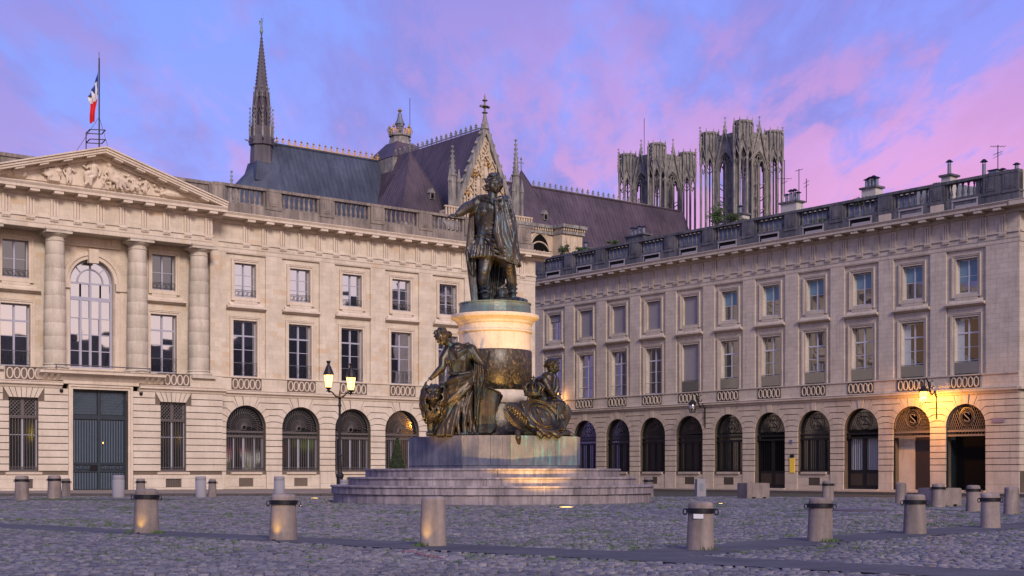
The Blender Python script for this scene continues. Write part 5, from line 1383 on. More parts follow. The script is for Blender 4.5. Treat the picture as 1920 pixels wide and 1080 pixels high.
    # back sheet to the ground at the left
    k.sheet([(-.95, .10, 4.25), (-1.02, .25, 3.6), (-1.05, .28, 2.9), (-1.12, .22, 2.1), (-1.06, .18, 1.35), (-.98, .15, .7), (-.92, .10, .08)],
            [(-.40, .40, 4.35), (-.40, .45, 3.6), (-.45, .45, 2.9), (-.45, .42, 2.1), (-.50, .40, 1.35), (-.52, .35, .7), (-.55, .30, .08)], 3, .13, .055)
    k.sheet([(-1.06, .2, 2.6), (-1.16, .02, 2.2), (-1.12, -.10, 1.75), (-.98, -.06, 1.2)], [(-.75, .1, 2.8), (-.78, -.05, 2.1), (-.74, -.12, 1.5), (-.86, -.02, 1.15)], 1.5, .06, .05)
    # sheet behind both legs
    k.sheet([(-.55, .42, 4.2), (-.60, .48, 3.2), (-.62, .50, 2.2), (-.60, .46, 1.2), (-.62, .42, .06)], [(.42, .40, 4.2), (.48, .42, 3.2), (.46, .45, 2.2), (.36, .42, 1.2), (.22, .38, .06)], 6, .08, .06)
    # front fall over the left shoulder: narrow at the chest, wide swag down to the knee
    k.sheet([(-.08, -.40, 4.15), (-.06, -.48, 3.7), (-.04, -.54, 3.2), (-.02, -.58, 2.75), (.02, -.60, 2.30)],
            [(.42, -.14, 4.28), (.58, -.16, 3.8), (.66, -.20, 3.2), (.70, -.24, 2.7), (.74, -.28, 2.2)], 2.5, .12, .05)
    k.sheet([(.0, -.56, 2.8), (.06, -.62, 2.35), (.22, -.60, 2.05), (.50, -.58, 1.75)], [(.70, -.22, 2.9), (.78, -.28, 2.4), (.88, -.30, 1.9), (.92, -.36, 1.45)], 2, .10, .05)
    k.sheet([(.46, .05, 4.25), (.66, .05, 3.6), (.74, .02, 2.9), (.82, -.02, 2.2), (.90, -.10, 1.75)], [(.50, .38, 4.2), (.64, .40, 3.6), (.70, .40, 2.9), (.74, .35, 2.2), (.80, .2, 1.8)], 2, .05, .05)
    rj = random.Random(5); J = lambda v=.03: rj.gauss(0, v)
    for q in range(8):
        f_ = min(1, max(0, (q+rj.uniform(-.4, .4))/7)); w_ = rj.uniform(.6, 1.4); z0 = 4.12-.9*rj.random()**2*(q % 2)
        k.limb([(-.06+.44*f_, -.50+.2*f_, z0), (-.02+.54*f_+J(), -.66+.28*f_, 3.4-.2*(4.12-z0)), (.0+.68*f_+J(.05), -.75+.34*f_, 2.8), (.10+.68*f_+J(.05), -.75+.30*f_, 2.25), (.38+.48*f_+J(), -.72+.26*f_, 1.90-.36*f_+J(.06))], [.035*w_, .075*w_, .10*w_, .09*w_, .05], 6)
    # the cloth gathered across the hip and a broad fold over the thigh
    for q in range(4): k.limb([(-.50+.1*q, -.50, 2.75-.16*q), (-.10, -.70, 2.50-.20*q), (.35, -.72, 2.20-.16*q), (.80, -.45, 1.85-.10*q)], [.03, .07, .08, .04], 6)
    for q in range(5):
        f_ = q/4; k.limb([(-.98+.1*f_, .0, 3.9), (-1.04+.16*f_, .04, 3.0), (-1.12+.2*f_, .0, 2.1), (-1.0+.2*f_, .0, 1.0), (-.92+.2*f_, -.02, .1)], [.05, .07, .08, .07, .05], 6)
    k.sculpt('cloak', M['bronze'], t, .023, 1)
    return t
king()

# ---------------------------------------------------------------- woman leading a lion
def lady():
    cx = (860-960)/F*55.2
    t = thing('robed_woman_statue', 'gilded-brown bronze woman in flowing robe laying her hand on the lion, left group', 'statue', (cx, 55.2, 2.62))
    c = Clay()
    c.robe([(-.12, 0, .0, .98, .56), (-.10, 0, .25, .90, .54), (-.04, .02, .7, .76, .50), (.02, .02, 1.2, .66, .46), (.08, .03, 1.7, .60, .44), (.08, .02, 2.1, .56, .40), (.06, 0, 2.4, .46, .36)], 8, .17, .35, 1.0, sharp=1.9)
    # torso bending forward to the left
    c.limb([(.08, .0, 2.2), (.05, -.06, 2.7), (.0, -.10, 3.15), (-.05, -.12, 3.40)], [.44, .42, .46, .36]); c.ell((.06, -.05, 3.2), (.58, .38, .34), (0, -.15, 0))
    for q in (-1, 1): c.ell((-.14+q*.17, -.36, 3.0), (.20, .16, .20))
    for q in range(9):
        f_ = q/8; c.limb([(-.40+.72*f_, -.34-.10*math.sin(PI*f_), 3.46-.05*f_), (-.26+.52*f_, -.50, 3.0), (-.16+.42*f_, -.46, 2.55), (-.08+.3*f_, -.42, 2.3)], [.045, .06, .055, .045], 6)
    for q in range(5): f_ = q/4; c.limb([(-.30+.1*f_, -.42, 3.42-.16*f_), (-.02, -.56, 3.26-.2*f_), (.32-.06*f_, -.44, 3.44-.16*f_)], [.035, .05, .035], 6)
    c.limb([(-.15, -.10, 3.45), (-.42, -.18, 3.68), (-.56, -.22, 3.80)], [.20, .16, .16])
    c.head((-.66, -.28, 3.92), .33, yaw=-.75, pitch=.50, tilt=-.35, hair='short')
    c.ell((-.42, .0, 4.05), (.17, .17, .15))
    for q in range(5): c.tube([(-.66+.27*math.cos(a)*(1-.12*q), -.20+.27*math.sin(a)*(1-.12*q), 4.0+.07*q) for a in np.linspace(0, 2*PI, 13)[:-1]], .035, 6, closed=True)
    # right arm down to the mane
    c.limb([(-.36, -.16, 3.45), (-.62, -.34, 3.02), (-.62, -.44, 2.72)], [.23, .18, .15]); c.limb([(-.62, -.44, 2.74), (-.86, -.50, 2.48), (-1.04, -.52, 2.30)], [.15, .125, .09]); c.hand((-1.03, -.52, 2.31), (-.45, -.1, -.35), (0, 0, 1), .36, curl=.5)
    for q in range(6): a = .30+.11*q; c.limb([(-.28-a*.45, -.02, 3.52-a), (-.40-a*.45, -.34-.1*q*.3, 3.44-a), (-.26-a*.40, -.42, 3.30-a)], [.05, .06, .04], 6)
    # left arm holding the tiller
    c.limb([(.50, -.02, 3.45), (.78, -.08, 3.05), (.98, -.18, 2.80)], [.24, .19, .15]); c.limb([(.98, -.18, 2.80), (1.10, -.34, 2.66), (1.16, -.42, 2.60)], [.14, .12, .09]); c.hand((1.14, -.42, 2.64), (.1, -.1, -.5), (1, 0, 0), .34, curl=.8)
    body = c.sculpt('body', M['bronze2'], t, .024, 1)
    k = Clay()
    # mantle over the back and shoulder
    k.sheet([(.0, .12, 3.62), (.35, .22, 3.3), (.55, .25, 2.8), (.62, .25, 2.3)], [(.35, -.1, 3.72), (.80, -.05, 3.35), (1.02, .0, 2.85), (1.05, .05, 2.2)], 4, .06, .045)
    rj = random.Random(21); J = lambda v=.035: rj.gauss(0, v)
    for q in range(7):       # swags wrapped round the hips, falling to the left
        f_ = max(0, (q+rj.uniform(-.35, .35))/6); w_ = rj.uniform(.6, 1.25)
        k.limb([(.66+J(), -.22+.05*f_, 2.58-.30*f_+J()), (.40+J(), -.54+J(), 2.38-.52*f_**1.3+J()), (.0+J(), -.70+J(), 2.24-.85*f_**1.2+J()), (-.36+J(), -.66+J(), 2.16-1.15*f_), (-.60, -.48, 1.95-1.35*f_+J()), (-.70-.30*f_**2, -.46, 1.5-1.45*f_)], [.05*w_, .10*w_, .12*w_, .10*w_, .08*w_, .04], 7)
    for q in range(9):       # long falls from hip to hem
        f_ = max(0, (q+rj.uniform(-.3, .3))/8); x0 = .52-.66*f_; w_ = math.sin(PI*(.15+.7*min(1, max(0, f_)))); t_ = rj.uniform(.6, 1.3); z1 = 1.95-.5*rj.random()
        k.limb([(x0+.08+J(), -.44-.16*w_, z1), (x0-.06-.2*f_+J(.05), -.50-.26*w_, 1.1), (x0-.10-.42*f_+J(.06), -.56-.32*w_, .45), (x0-.03-.60*f_+J(.05), -.60-.36*w_, .04)], [.04*t_, .085*t_, .11*t_, .10*t_], 7)
    for q in range(4): k.limb([(-.3+.3*q, -.80-.05*(q % 2), .10), (-.12+.3*q, -.90, .05), (.02+.3*q, -.80, .09)], [.06, .09, .05], 6)
    k.sheet([(.62, -.25, 2.9), (.60, -.32, 2.2), (.62, -.35, 1.4), (.60, -.38, .5)], [(1.06, -.30, 2.75), (1.02, -.30, 2.1), (.86, -.30, 1.5), (.80, -.3, .6)], 3, .06, .045)
    k.sheet([(.74, -.30, 2.75), (.86, -.34, 2.2), (.72, -.36, 1.5)], [(1.12, -.34, 2.6), (1.08, -.34, 1.9), (.95, -.34, 1.55)], 2, .05, .04)
    k.limb([(-.34, -.40, 2.50), (.05, -.54, 2.42), (.42, -.44, 2.50), (.60, -.22, 2.6)], [.07, .09, .09, .07])
    k.sculpt('drapery', M['bronze2'], t, .024, 1)
    # sandalled foot peeping out under the hem
    f = Clay(); f.limb([(-.35, -.62, .10), (-.48, -.86, .06)], [.10, .07]); f.limb([(.30, -.62, .10), (.26, -.86, .06)], [.10, .07]); f.sculpt('foot', M['bronze2'], t, .03, 1)
    # rudder
    r = thing('rudder', 'great bronze rudder with tiller leaning between the woman and the pedestal', 'rudder', (cx, 55.2, 2.62))
    MB().tube([(1.22, -.38, 3.35), (1.12, -.42, 2.6), (1.0, -.40, 1.9), (.92, -.38, 1.5)], [.045, .05, .055, .06], 8, True).ob('tiller', M['bronze2'], r)
    c = Clay(); pts = [(.60, .10), (1.30, .08), (1.55, .35), (1.45, .75), (1.52, 1.0), (1.78, 1.60), (1.66, 1.72), (1.15, 1.95), (.75, 1.9), (.62, 1.2)]
    mb = MB(); mb.prism(pts, -.36, -.20); c.add(mb.v, mb.f); c.limb([(.72, -.40, .2), (.78, -.42, 1.2), (.88, -.40, 1.95)], [.05, .05, .05]); c.limb([(1.16, -.38, 1.95), (1.66, -.38, 1.72), (1.52, -.38, 1.0)], [.045, .045, .045])
    c.sculpt('rudder_blade', M['bronze2'], r, .035, 1)
    return t
lady()
def lion():
    x0 = (814-960)/F*54.8
    t = thing('lion_statue', 'shaggy bronze lion with heavy mane sitting at the robed woman\'s side', 'statue', (x0, 54.8, 2.62), 0)
    c = Clay()
    c.limb([(.25, .9, .75), (.20, .45, 1.05), (.12, .1, 1.35)], [.48, .50, .52]); c.ell((.45, 1.0, .6), (.42, .6, .58))        # trunk
    # fore legs with paws, hind leg folded
    for x, l in ((-.14, 0), (.30, .06)):
        c.limb([(x*.9+.05, .0, 1.05), (x, -.05, .58), (x+.0, -.02, .16)], [.24, .16, .13]); c.ell((x-.02, -.16, .10), (.17, .24, .10))
        for q in range(4): c.ell((x-.12+.075*q, -.36, .07), (.05, .08, .065), n=8)
    c.limb([(.5, .8, .6), (.62, .35, .45), (.60, .5, .12)], [.34, .22, .14]); c.limb([(.6, .5, .1), (.6, .18, .09)], [.13, .10])
    # head, looking out and down
    c.ell((.02, -.40, 1.62), (.27, .30, .30))
    c.ell((.02, -.28, 1.66), (.33, .34, .36)); c.ell((.0, -.68, 1.50), (.19, .22, .17)); c.ell((-.01, -.82, 1.44), (.13, .12, .11)); c.ell((0, -.93, 1.52), (.085, .05, .05), n=8)
    c.ell((0, -.72, 1.32), (.13, .14, .07)); c.limb([(0, -.60, 1.84), (0, -.80, 1.64), (0, -.90, 1.56)], [.09, .075, .07], 8)
    for q in (-1, 1):
        c.limb([(q*.08, -.70, 1.80), (q*.22, -.64, 1.78)], [.06, .05], 7); c.ell((q*.15, -.66, 1.68), (.055, .05, .035), n=8); c.ell((q*.13, -.78, 1.46), (.10, .10, .085)); c.ell((q*.30, -.18, 1.93), (.09, .06, .11))
    # mane: thick curling locks in rows
    rr = random.Random(2)
    def sf(a, z, o=0):
        u = min(1, max(0, (2.10-z)/1.65)); w = .20+.34*math.sin(PI*(.12+.80*u))**.8+o
        return Vector((w*math.cos(a)+.03, -.08+w*.92*math.sin(a)-.08*(u < .55), z))
    for k in range(250):
        a = rr.uniform(-PI, PI); z = 2.12-1.30*rr.random()
        if math.sin(a) < -.1 and abs(sf(a, z).x-.02) < .27 and 1.28 < z < 2.02: continue
        ph = rr.uniform(0, 6); c.limb([sf(a+.10*math.sin(ph+i*1.5), z-.10*i, .02+.02*math.sin(ph+i)) for i in range(5)], [.03, .05, .055, .045, .02], 6)
    c.ell((.03, .0, 1.30), (.52, .40, .78)); c.ell((.03, -.14, .95), (.34, .30, .45))
    c.limb([(.8, 1.4, .3), (1.0, 1.2, .12), (.95, .9, .08)], [.07, .06, .09], 7)
    c.sculpt('body', M['bronze2'], t, .026, 1)
lion()
def citizen():
    x0 = (1019-960)/F*58.0
    t = thing('seated_man_statue', 'bronze man sitting with chin on hand beside the pedestal, right group', 'statue', (x0, 57.6, 2.60)); t.scale = (.95, .95, .93)
    c = Clay()
    # seen from behind and left: facing right
    c.limb([(.0, .05, 1.45), (-.06, .05, 1.9), (.02, .02, 2.35), (.16, -.02, 2.65)], [.40, .40, .44, .34]); c.ell((.0, .05, 2.45), (.46, .56, .34), (0, .3, 0))
    for q in (-.30, .34): c.ell((-.16, q*.8, 2.30), (.22, .24, .28))
    c.limb([(.20, -.02, 2.72), (.33, -.02, 2.98)], [.17, .15]); c.head((.42, -.04, 3.20), .31, yaw=1.75, pitch=.30, hair='long')
    rr = random.Random(7)
    for k in range(70):
        a, b = rr.uniform(-PI, PI), rr.uniform(-.2, 1.5); p = Vector((.36+.30*math.cos(a)*math.cos(b), .0+.30*math.sin(a)*math.cos(b), 3.24+.30*math.sin(b)))
        if math.cos(a) > .6 and b < .7: continue
        c.ell(p, (.075, .075, .065), n=8)
    c.limb([(.02, -.42, 2.55), (.22, -.58, 2.15), (.42, -.50, 1.86)], [.19, .16, .13]); c.limb([(.42, -.50, 1.84), (.58, -.40, 2.25), (.58, -.25, 2.62)], [.13, .12, .09]); c.hand((.58, -.26, 2.60), (-.05, .1, .5), (1, 0, 0), .34, curl=.6)
    c.limb([(.05, .5, 2.5), (.3, .6, 2.1), (.75, .45, 1.7)], [.19, .16, .12]); c.hand((.75, .45, 1.7), (.4, -.3, -.2), (0, 0, 1), .34)
    # thighs, shins, feet
    c.limb([(.0, -.25, 1.35), (.42, -.36, 1.52), (.68, -.42, 1.50)], [.34, .27, .22]); c.limb([(.70, -.42, 1.46), (.80, -.38, .95), (.86, -.34, .22)], [.21, .185, .12]); c.limb([(.84, -.34, .12), (1.08, -.46, .08), (1.30, -.52, .05)], [.13, .11, .08])
    c.ell((.76, -.50, 1.50), (.17, .15, .17))
    c.limb([(.0, .3, 1.35), (.7, .3, 1.4)], [.32, .24]); c.limb([(.74, .3, 1.36), (.72, .2, .8), (.62, .1, .2)], [.2, .18, .12]); c.limb([(.62, .05, .12), (.9, -.08, .06)], [.13, .09])
    c.sculpt('body', M['bronze2'], t, .024, 1)
    k = Clay()
    k.robe([(-.10, .02, .0, .68, .62), (-.12, .02, .5, .66, .58), (-.08, .02, .95, .60, .55), (-.02, .02, 1.3, .54, .5), (-.02, .03, 1.62, .47, .46)], 8, .11, .25, .5)
    for q in range(8): f_ = q/7; k.limb([(-.40, -.30, 1.55-.06*q), (-.05, -.60, 1.50-.11*q), (.35, -.66, 1.56-.13*q), (.72, -.52, 1.58-.16*q)], [.05, .075, .075, .04], 7)
    for q in range(6): k.limb([(.30+.07*q, -.62, 1.35), (.26+.08*q, -.64, .9), (.34+.05*q, -.60, .45)], [.05, .06, .035], 7)
    k.sculpt('drapery', M['bronze2'], t, .034, 1)
    b = Clay(); b.ell((-.35, .1, .30), (.5, .5, .36)); b.ell((.30, -.1, .32), (.40, .45, .34)); b.limb([(-.7, -.35, .2), (.2, -.55, .2)], [.2, .2]); b.sculpt('bale_seat', M['bronze2'], t, .04, 1)
citizen()
def cartouche():
    # local axes: x along eL, y = nL; front is -y
    p = mon(.05, 2.55)
    t = thing('coat_of_arms', 'crowned bronze oval shield with three lilies and palm fronds on the monument front', 'emblem', (MC.x+p[0], MC.y+p[1], 2.62), -T0)
    til = -.35
    c = Clay()
    # leaning oval shield with rolled rim
    def sp(a, b, y=0): # shield plane coordinates -> local (leans back, rotates)
        x = a*math.cos(til)-b*math.sin(til); z = a*math.sin(til)+b*math.cos(til)
        return (x-.05, -.18+z*.42+y-.25, .80+z*.90)
    c.add(*(lambda pts: ([sp(a, b, -.06) for a, b in pts]+[sp(a, b, .14) for a, b in pts], [tuple(range(len(pts)))[::-1], tuple(range(len(pts), 2*len(pts)))]+[(i, (i+1) % len(pts), len(pts)+(i+1) % len(pts), len(pts)+i) for i in range(len(pts))]))([(.88*math.cos(a), .66*math.sin(a)) for a in np.linspace(0, 2*PI, 29)[:-1]]))
    for rx, ry, r in ((.90, .68, .075), (.60, .46, .05)): c.tube([sp(rx*math.cos(a), ry*math.sin(a), -.08) for a in np.linspace(0, 2*PI, 29)[:-1]], r, 8, closed=True)
    for k in range(10):
        a = 2*PI*k/10+.2; c.limb([sp(.92*math.cos(a), .70*math.sin(a), -.05), sp(1.08*math.cos(a+.15), .84*math.sin(a+.15), -.10), sp(1.02*math.cos(a+.32), .80*math.sin(a+.32), -.16)], [.08, .09, .06], 7)
    c.sculpt('shield', M['bronze2'], t, .028, 1)
    # three lilies on the inner oval
    for a, b in ((-.22, .14), (.24, .14), (0, -.20)):
        l = Clay(); q = .16
        for pts, rs in (([(0, -.6), (0, .2), (0, .9)], (.03, .055, .02)), ([(-.05, -.3), (-.35, .2), (-.62, .35), (-.6, .05)], (.025, .035, .03, .02)), ([(.05, -.3), (.35, .2), (.62, .35), (.6, .05)], (.025, .035, .03, .02)), ([(-.3, -.22), (.3, -.22)], (.025, .025))):
            l.limb([sp(a+x*q, b+z*q, -.10) for x, z in pts], list(rs), 6)
        l.ob('lily', M['bronze'], t, True)
    # fronds
    for sx, bx, bz, tip in ((-1, -.55, .15, (-1.70, 1.02)), (1, .75, .1, (1.25, 1.22))):
        f = Clay(); sp_ = [(bx, -.45, bz), ((bx+tip[0])/2-.1*sx, -.55, (bz+tip[1])/2-.12), (tip[0], -.35, tip[1])]
        n = 13; pts = []
        for i in range(n):
            q = i/(n-1); pts.append(Vector(sp_[0])*(1-q)**2+Vector(sp_[1])*2*q*(1-q)+Vector(sp_[2])*q*q)
        f.limb(pts, [.05*(1-.5*i/n) for i in range(n)], 6)
        for i in range(1, n):
            d = (pts[i]-pts[i-1]).normalized(); s_ = Vector((-d.z, 0, d.x)); l = .46*math.sin(PI*min(1, (i+2)/(n+2)))+.08
            for q in (-1, 1): f.limb([pts[i], pts[i]+(d*.5+s_*q*.8)*l*.6+Vector((0, -.06, 0)), pts[i]+(d*1.0+s_*q*.75)*l], [.045, .055, .015], 6)
        f.sculpt('palm_frond', M['bronze2'], t, .026, 0)
    # crown
    k = Clay(); C0 = Vector((-.22, -.15, 1.62))
    for z, r in ((0, .33), (.09, .34)): k.tube([C0+Vector((r*math.cos(a), r*math.sin(a), z)) for a in np.linspace(0, 2*PI, 21)[:-1]], .05, 6, closed=True)
    for i in range(8):
        a = 2*PI*i/8; e = Vector((math.cos(a), math.sin(a), 0))
        k.limb([C0+e*.34+Vector((0, 0, .1)), C0+e*.42+Vector((0, 0, .32)), C0+e*.28+Vector((0, 0, .46)), C0+Vector((0, 0, .48))], [.04, .05, .045, .04], 6); k.ell(C0+e*.36+Vector((0, 0, .22)), (.07, .07, .07), n=8)
    k.ell(C0+Vector((0, 0, .56)), (.08, .08, .08), n=8); k.limb([C0+Vector((0, 0, .6)), C0+Vector((0, 0, .76))], [.03, .03], 6); k.limb([C0+Vector((-.09, 0, .69)), C0+Vector((.09, 0, .69))], [.03, .03], 6)
    k.ell(C0+Vector((0, 0, .1)), (.28, .28, .25)); k.sculpt('crown', M['bronze2'], t, .024, 0)
    s_ = Clay(); 
    for x in (-.5, -.1, .35): s_.limb([(x, -.72, .12), (x+.15, -.78, -.02), (x+.4, -.70, .08)], [.10, .11, .08], 8)
    s_.limb([(-1.35, -.55, .12), (-1.42, -.66, -.10), (-1.36, -.62, -.28)], [.12, .14, .10]); s_.limb([(-.9, -.45, .1), (1.5, -.35, .1)], [.12, .12]); s_.limb([(1.4, -.3, .2), (1.6, -.5, .0), (1.62, -.5, -.3)], [.1, .1, .05])
    s_.sculpt('scroll_base', M['bronze2'], t, .03, 1)
cartouche()

# ---------------------------------------------------------------- pediment sculpture
def relief():
    c = Clay(); Y0 = -1.16
    def fig(x, z, h, lean=0., seated=True, s=1, rx=0):
        """half-relief seated or standing figure"""
        u = h/2.0*.92; x *= .93
        def q(a, b, y=0): return (PC+x+s*(a+lean*b)*u, Y0-.10-y, ZP+.32+z*.8+b*u)
        c.ell(q(0, 1.62), (.17*u, .15*u, .20*u))
        for i in range(6): a = i*1.05; c.ell(q(.15*math.cos(a), 1.70+.13*math.sin(a), .0), (.06*u, .07*u, .06*u), n=8)
        c.limb([q(0, 1.4), q(0, 1.1, .08), q(0, .75, .08)], [.10*u, .25*u, .21*u])
        if seated:
            c.limb([q(0, .72, .08), q(.40, .70, .25), q(.55, .62, .25)], [.20*u, .17*u, .14*u]); c.limb([q(.55, .60, .25), q(.50, .15, .2), q(.62, .04, .25)], [.13*u, .10*u, .07*u])
            c.limb([q(0, .65, .1), q(.30, .42, .3), q(.28, .05, .22)], [.18*u, .14*u, .08*u])
        else:
            c.limb([q(-.08, .75, .05), q(-.12, .35, .1), q(-.14, .02, .1)], [.16*u, .12*u, .07*u]); c.limb([q(.08, .75, .05), q(.16, .38, .12), q(.10, .02, .12)], [.16*u, .12*u, .07*u])
        c.limb([q(.20, 1.28), q(.42, .98, .12), q(.62, 1.12, .1)], [.10*u, .085*u, .06*u]); c.limb([q(-.20, 1.28), q(-.42, .95, .05), q(-.30, .65, .1)], [.10*u, .085*u, .06*u])
    fig(-.45, 0, 2.25, .06, True, -1); fig(.75, .0, 1.95, -.12, True, 1)
    c.limb([(PC+.9, Y0-.25, ZP+1.15), (PC+1.5, Y0-.3, ZP+.8), (PC+1.9, Y0-.2, ZP+.38)], [.16, .12, .08]); c.limb([(PC+.8, Y0-.25, ZP+1.0), (PC+1.25, Y0-.3, ZP+.7), (PC+1.6, Y0-.2, ZP+.36)], [.16, .12, .07])
    fig(-2.15, 0, 1.62, 0, False, 1); fig(-3.0, .45, 1.0, 0, True, 1); fig(-3.7, 0, 1.15, .1, True, 1); fig(2.95, 0, 1.3, -.15, False, -1); fig(2.2, .05, .9, .1, True, 1)
    mb = MB()
    for j in range(3): mb.box(PC-3.25+(.1 if j % 2 else 0), PC-2.55, Y0-.30, Y0, ZP+.32+j*.26, ZP+.32+j*.26+.22)
    for x, r in ((-5.0, .48), (-5.55, .40), (-4.65, .30)): c.ell((PC+x, Y0-.06, ZP+.32+r*.75), (r*.72, .24, r*.85))
    mb.box(PC-6.6, PC-6.0, Y0-.22, Y0, ZP+.32, ZP+.32+.5); mb.box(PC-7.3, PC-6.75, Y0-.16, Y0, ZP+.32, ZP+.32+.30)
    rr = random.Random(5)
    for k in range(70):
        x = rr.choice([rr.uniform(3.4, 4.2), rr.uniform(1.5, 2.6), rr.uniform(5.6, 7.2), rr.uniform(.2, .9)]); zm = (RISE*(1-abs(x)/hwd))*.55
        c.ell((PC+x, Y0-.10, ZP+.36+rr.uniform(0, max(.08, min(zm, .9)))), (rr.uniform(.07, .14), .16, rr.uniform(.06, .12)), n=8)
    c.limb([(PC+4.3, Y0-.1, ZP+.52), (PC+5.4, Y0-.1, ZP+.48)], [.26, .18]); c.add(mb.v, mb.f)
    c.prism([(PC-hwd+1.6, ZP+.27), (PC+hwd-1.6, ZP+.27), (PC, ZP+RISE-.05)], Y0-.03, Y0+.05)
    c.limb([(PC-.1, Y0-.3, ZP+.34), (PC+.3, Y0-.35, ZP+.95)], [.04, .03]); c.limb([(PC+.35, Y0-.3, ZP+.34), (PC-.05, Y0-.35, ZP+.85)], [.04, .03])
    c.sculpt('sculpted_relief', M['trim'], LB, .032, 1)
relief()
# ================================================================ flag
r0 = OL+eL*(PC+.35)+nL*(2.0)
def flagstaff():
    az = math.atan((186-960)/F); u = math.tan(az-T0)*(DL+2.0); P = eL*u+nL*(DL+2.0); s = P.y/F
    zb = H+(HZ-300)*s
    t = thing('flagpole', 'tall flagpole in a small steel frame on the pediment roof, tricolour hanging', 'flagpole', (P.x, P.y, zb))
    top = H+(HZ-97)*s-zb; fr = .96
    MB().tube([(0, 0, -.9), (0, 0, top*.94)], .045, 8).tube([(0, 0, top*.92), (-.01, 0, top)], .018, 5).ob('pole', M['iron2'], t)
    mb = MB()
    q = [(-.85, .1), (-.5, -.25), (.42, -.1), (.05, .35)]
    for z in (1.1, 1.7): 
        pts = [(x, y, z+.15*(1 if i in (1, 2) else 0)) for i, (x, y) in enumerate(q)]
        for i in range(4): mb.tube([pts[i], pts[(i+1) % 4]], .035, 4)
    for x, y in q[:1]: mb.tube([(x, y, -.9), (x, y, 1.7)], .035, 4)
    mb.ob('frame', M['iron2'], t)
    MB().tube([(0, 0, 2.7), (-1.6, -.3, .1)], .012, 4).tube([(0, 0, 2.7), (.62, .2, .4)], .012, 4).ob('stay_wire', M['iron2'], t)
    f = thing('tricolour_flag', 'limp blue, white and red flag hanging from the pole', 'flag', (P.x, P.y, zb))
    Q = ((0, 184.5, 119, 184.5, 178), (1/3, 183.5, 150, 165, 181), (2/3, 183, 186, 170, 196), (1, 178.5, 226, 167.5, 233))
    def cloth(a, b):
        for (a0, *p), (a1, *q) in zip(Q, Q[1:]):
            if a <= a1+1e-6:
                t_ = (a-a0)/(a1-a0); r = [u+(v-u)*t_ for u, v in zip(p, q)]; break
        return ((r[0]+(r[2]-r[0])*b-184.8)*s, (300-(r[1]+(r[3]-r[1])*b))*s)
    def piece(u0, u1, mat, nm):
        mb = MB(); nu, nv = 12, 22; v = []
        for j in range(nv):
            b = j/(nv-1)
            for i in range(nu):
                a = u0+(u1-u0)*i/(nu-1); x, z = cloth(a, b)
                v.append((x-.06, .10*math.sin(b*15+a*5)*min(1, a*3)+.05*math.sin(a*20), z))
        fc = [(j*nu+i, j*nu+i+1, (j+1)*nu+i+1, (j+1)*nu+i) for j in range(nv-1) for i in range(nu-1)]
        return mb.add(v, fc).ob(nm, mat, f, True)
    piece(0, 1/3, flat('flag_blue', (.02, .05, .26), .8, vary=.05), 'blue_stripe'); piece(1/3, 2/3, flat('flag_white', (.62, .60, .62), .8, vary=.03), 'white_stripe'); piece(2/3, 1.0, flat('flag_red', (.62, .02, .03), .8, vary=.05), 'red_stripe')
flagstaff()
# ================================================================ cathedral (local: x = u along the nave, y = distance from the eye line, z)
CA = thing('cathedral', 'gothic cathedral with lead roofs, slender spire, sculpted gable and two open towers beyond the houses', 'cathedral', (0, 0, 0), -T0)
def part(mb, n, m, sm=False, par=None): return mb.ob(n, m, par or CA, sm)
DC, ZR, ZE = 210.0, 57.0, 38.0
def roof_planes(x0, x1, dc, hw, zr, ze, mat, name='roof'):
    mb = MB(); mb.extr([(dc-hw, ze), (dc+hw, ze), (dc, zr)], x0, x1); return part(mb, name, mat)
roof_planes(115, 138, DC, 8, ZR, ZE, M['leadb'], 'choir_roof'); roof_planes(138, 214, DC, 8, ZR, ZE, M['leadp'], 'nave_roof')
# rounded apse roof and flashing
mb = MB(); ap = [(115+17.5*math.cos(a), DC+8*math.sin(a)) for a in np.linspace(-PI/2, -3*PI/2, 9)]
v = [(115.1, DC, ZR)]+[(x, y, ZE) for x, y in ap]; mb.add(v, [(0, i, i+1) for i in range(1, len(ap))]); part(mb, 'apse_roof', M['leadb'])
part(MB().tube([(115, DC-.0, ZR+.05), (138, DC, ZR+.05)], .22, 6), 'ridge_roll', M['leadb']); part(MB().tube([(138, DC, ZR+.05), (213, DC, ZR+.05)], .22, 6), 'ridge_roll', M['leadp'])
# standing seams on the slopes seen from the square
n_ = Vector((0, -(ZR-ZE), -8)).normalized()
for (a, b, m_, st, nm) in ((111, 138, 'leadb', .9, 'roof_seams'), (138, 213, 'leadp', .9, 'roof_seams')):
    mb = MB(); x = a
    while x < b:
        if x > 115.2: mb.tube([(x, DC-.02, ZR-.05), (x, DC-8.03, ZE)], .045, 3)
        x += st
    kind(part(mb, nm, M[m_]), 'stuff')
def fleuron(mat, h=1.0):
    def f(m):
        m.tube([(0, 0, 0), (0, 0, h*.8)], .07*h, 5); m.lathe([(.02, h*.62), (.20*h, h*.80), (.02, h*1.12)], 6)
        for s in (-1, 1): m.tube([(0, 0, h*.35), (s*.26*h, 0, h*.62), (s*.34*h, 0, h*.45)], .065*h, 4)
        m.tube([(-.3*h, 0, h*.30), (.3*h, 0, h*.30)], .05*h, 4)
    return smesh('fleuron', f, mat)
fg, fd = fleuron(M['gold'], 1.15), fleuron(M['gothic'], 1.15)
for i in range(19): ob('fleuron', fg, CA, (115.8+i*1.2, DC, ZR+.15))
for i in range(34): ob('fleuron', fd, CA, (154+i*1.42+(0), DC, ZR+.15))
part(MB().box(118, 138, DC-.06, DC+.06, ZR+.2, ZR+.38), 'cresting_rail', M['gold']); part(MB().box(150, 204, DC-.06, DC+.06, ZR+.2, ZR+.36), 'cresting_rail', M['gothic'])
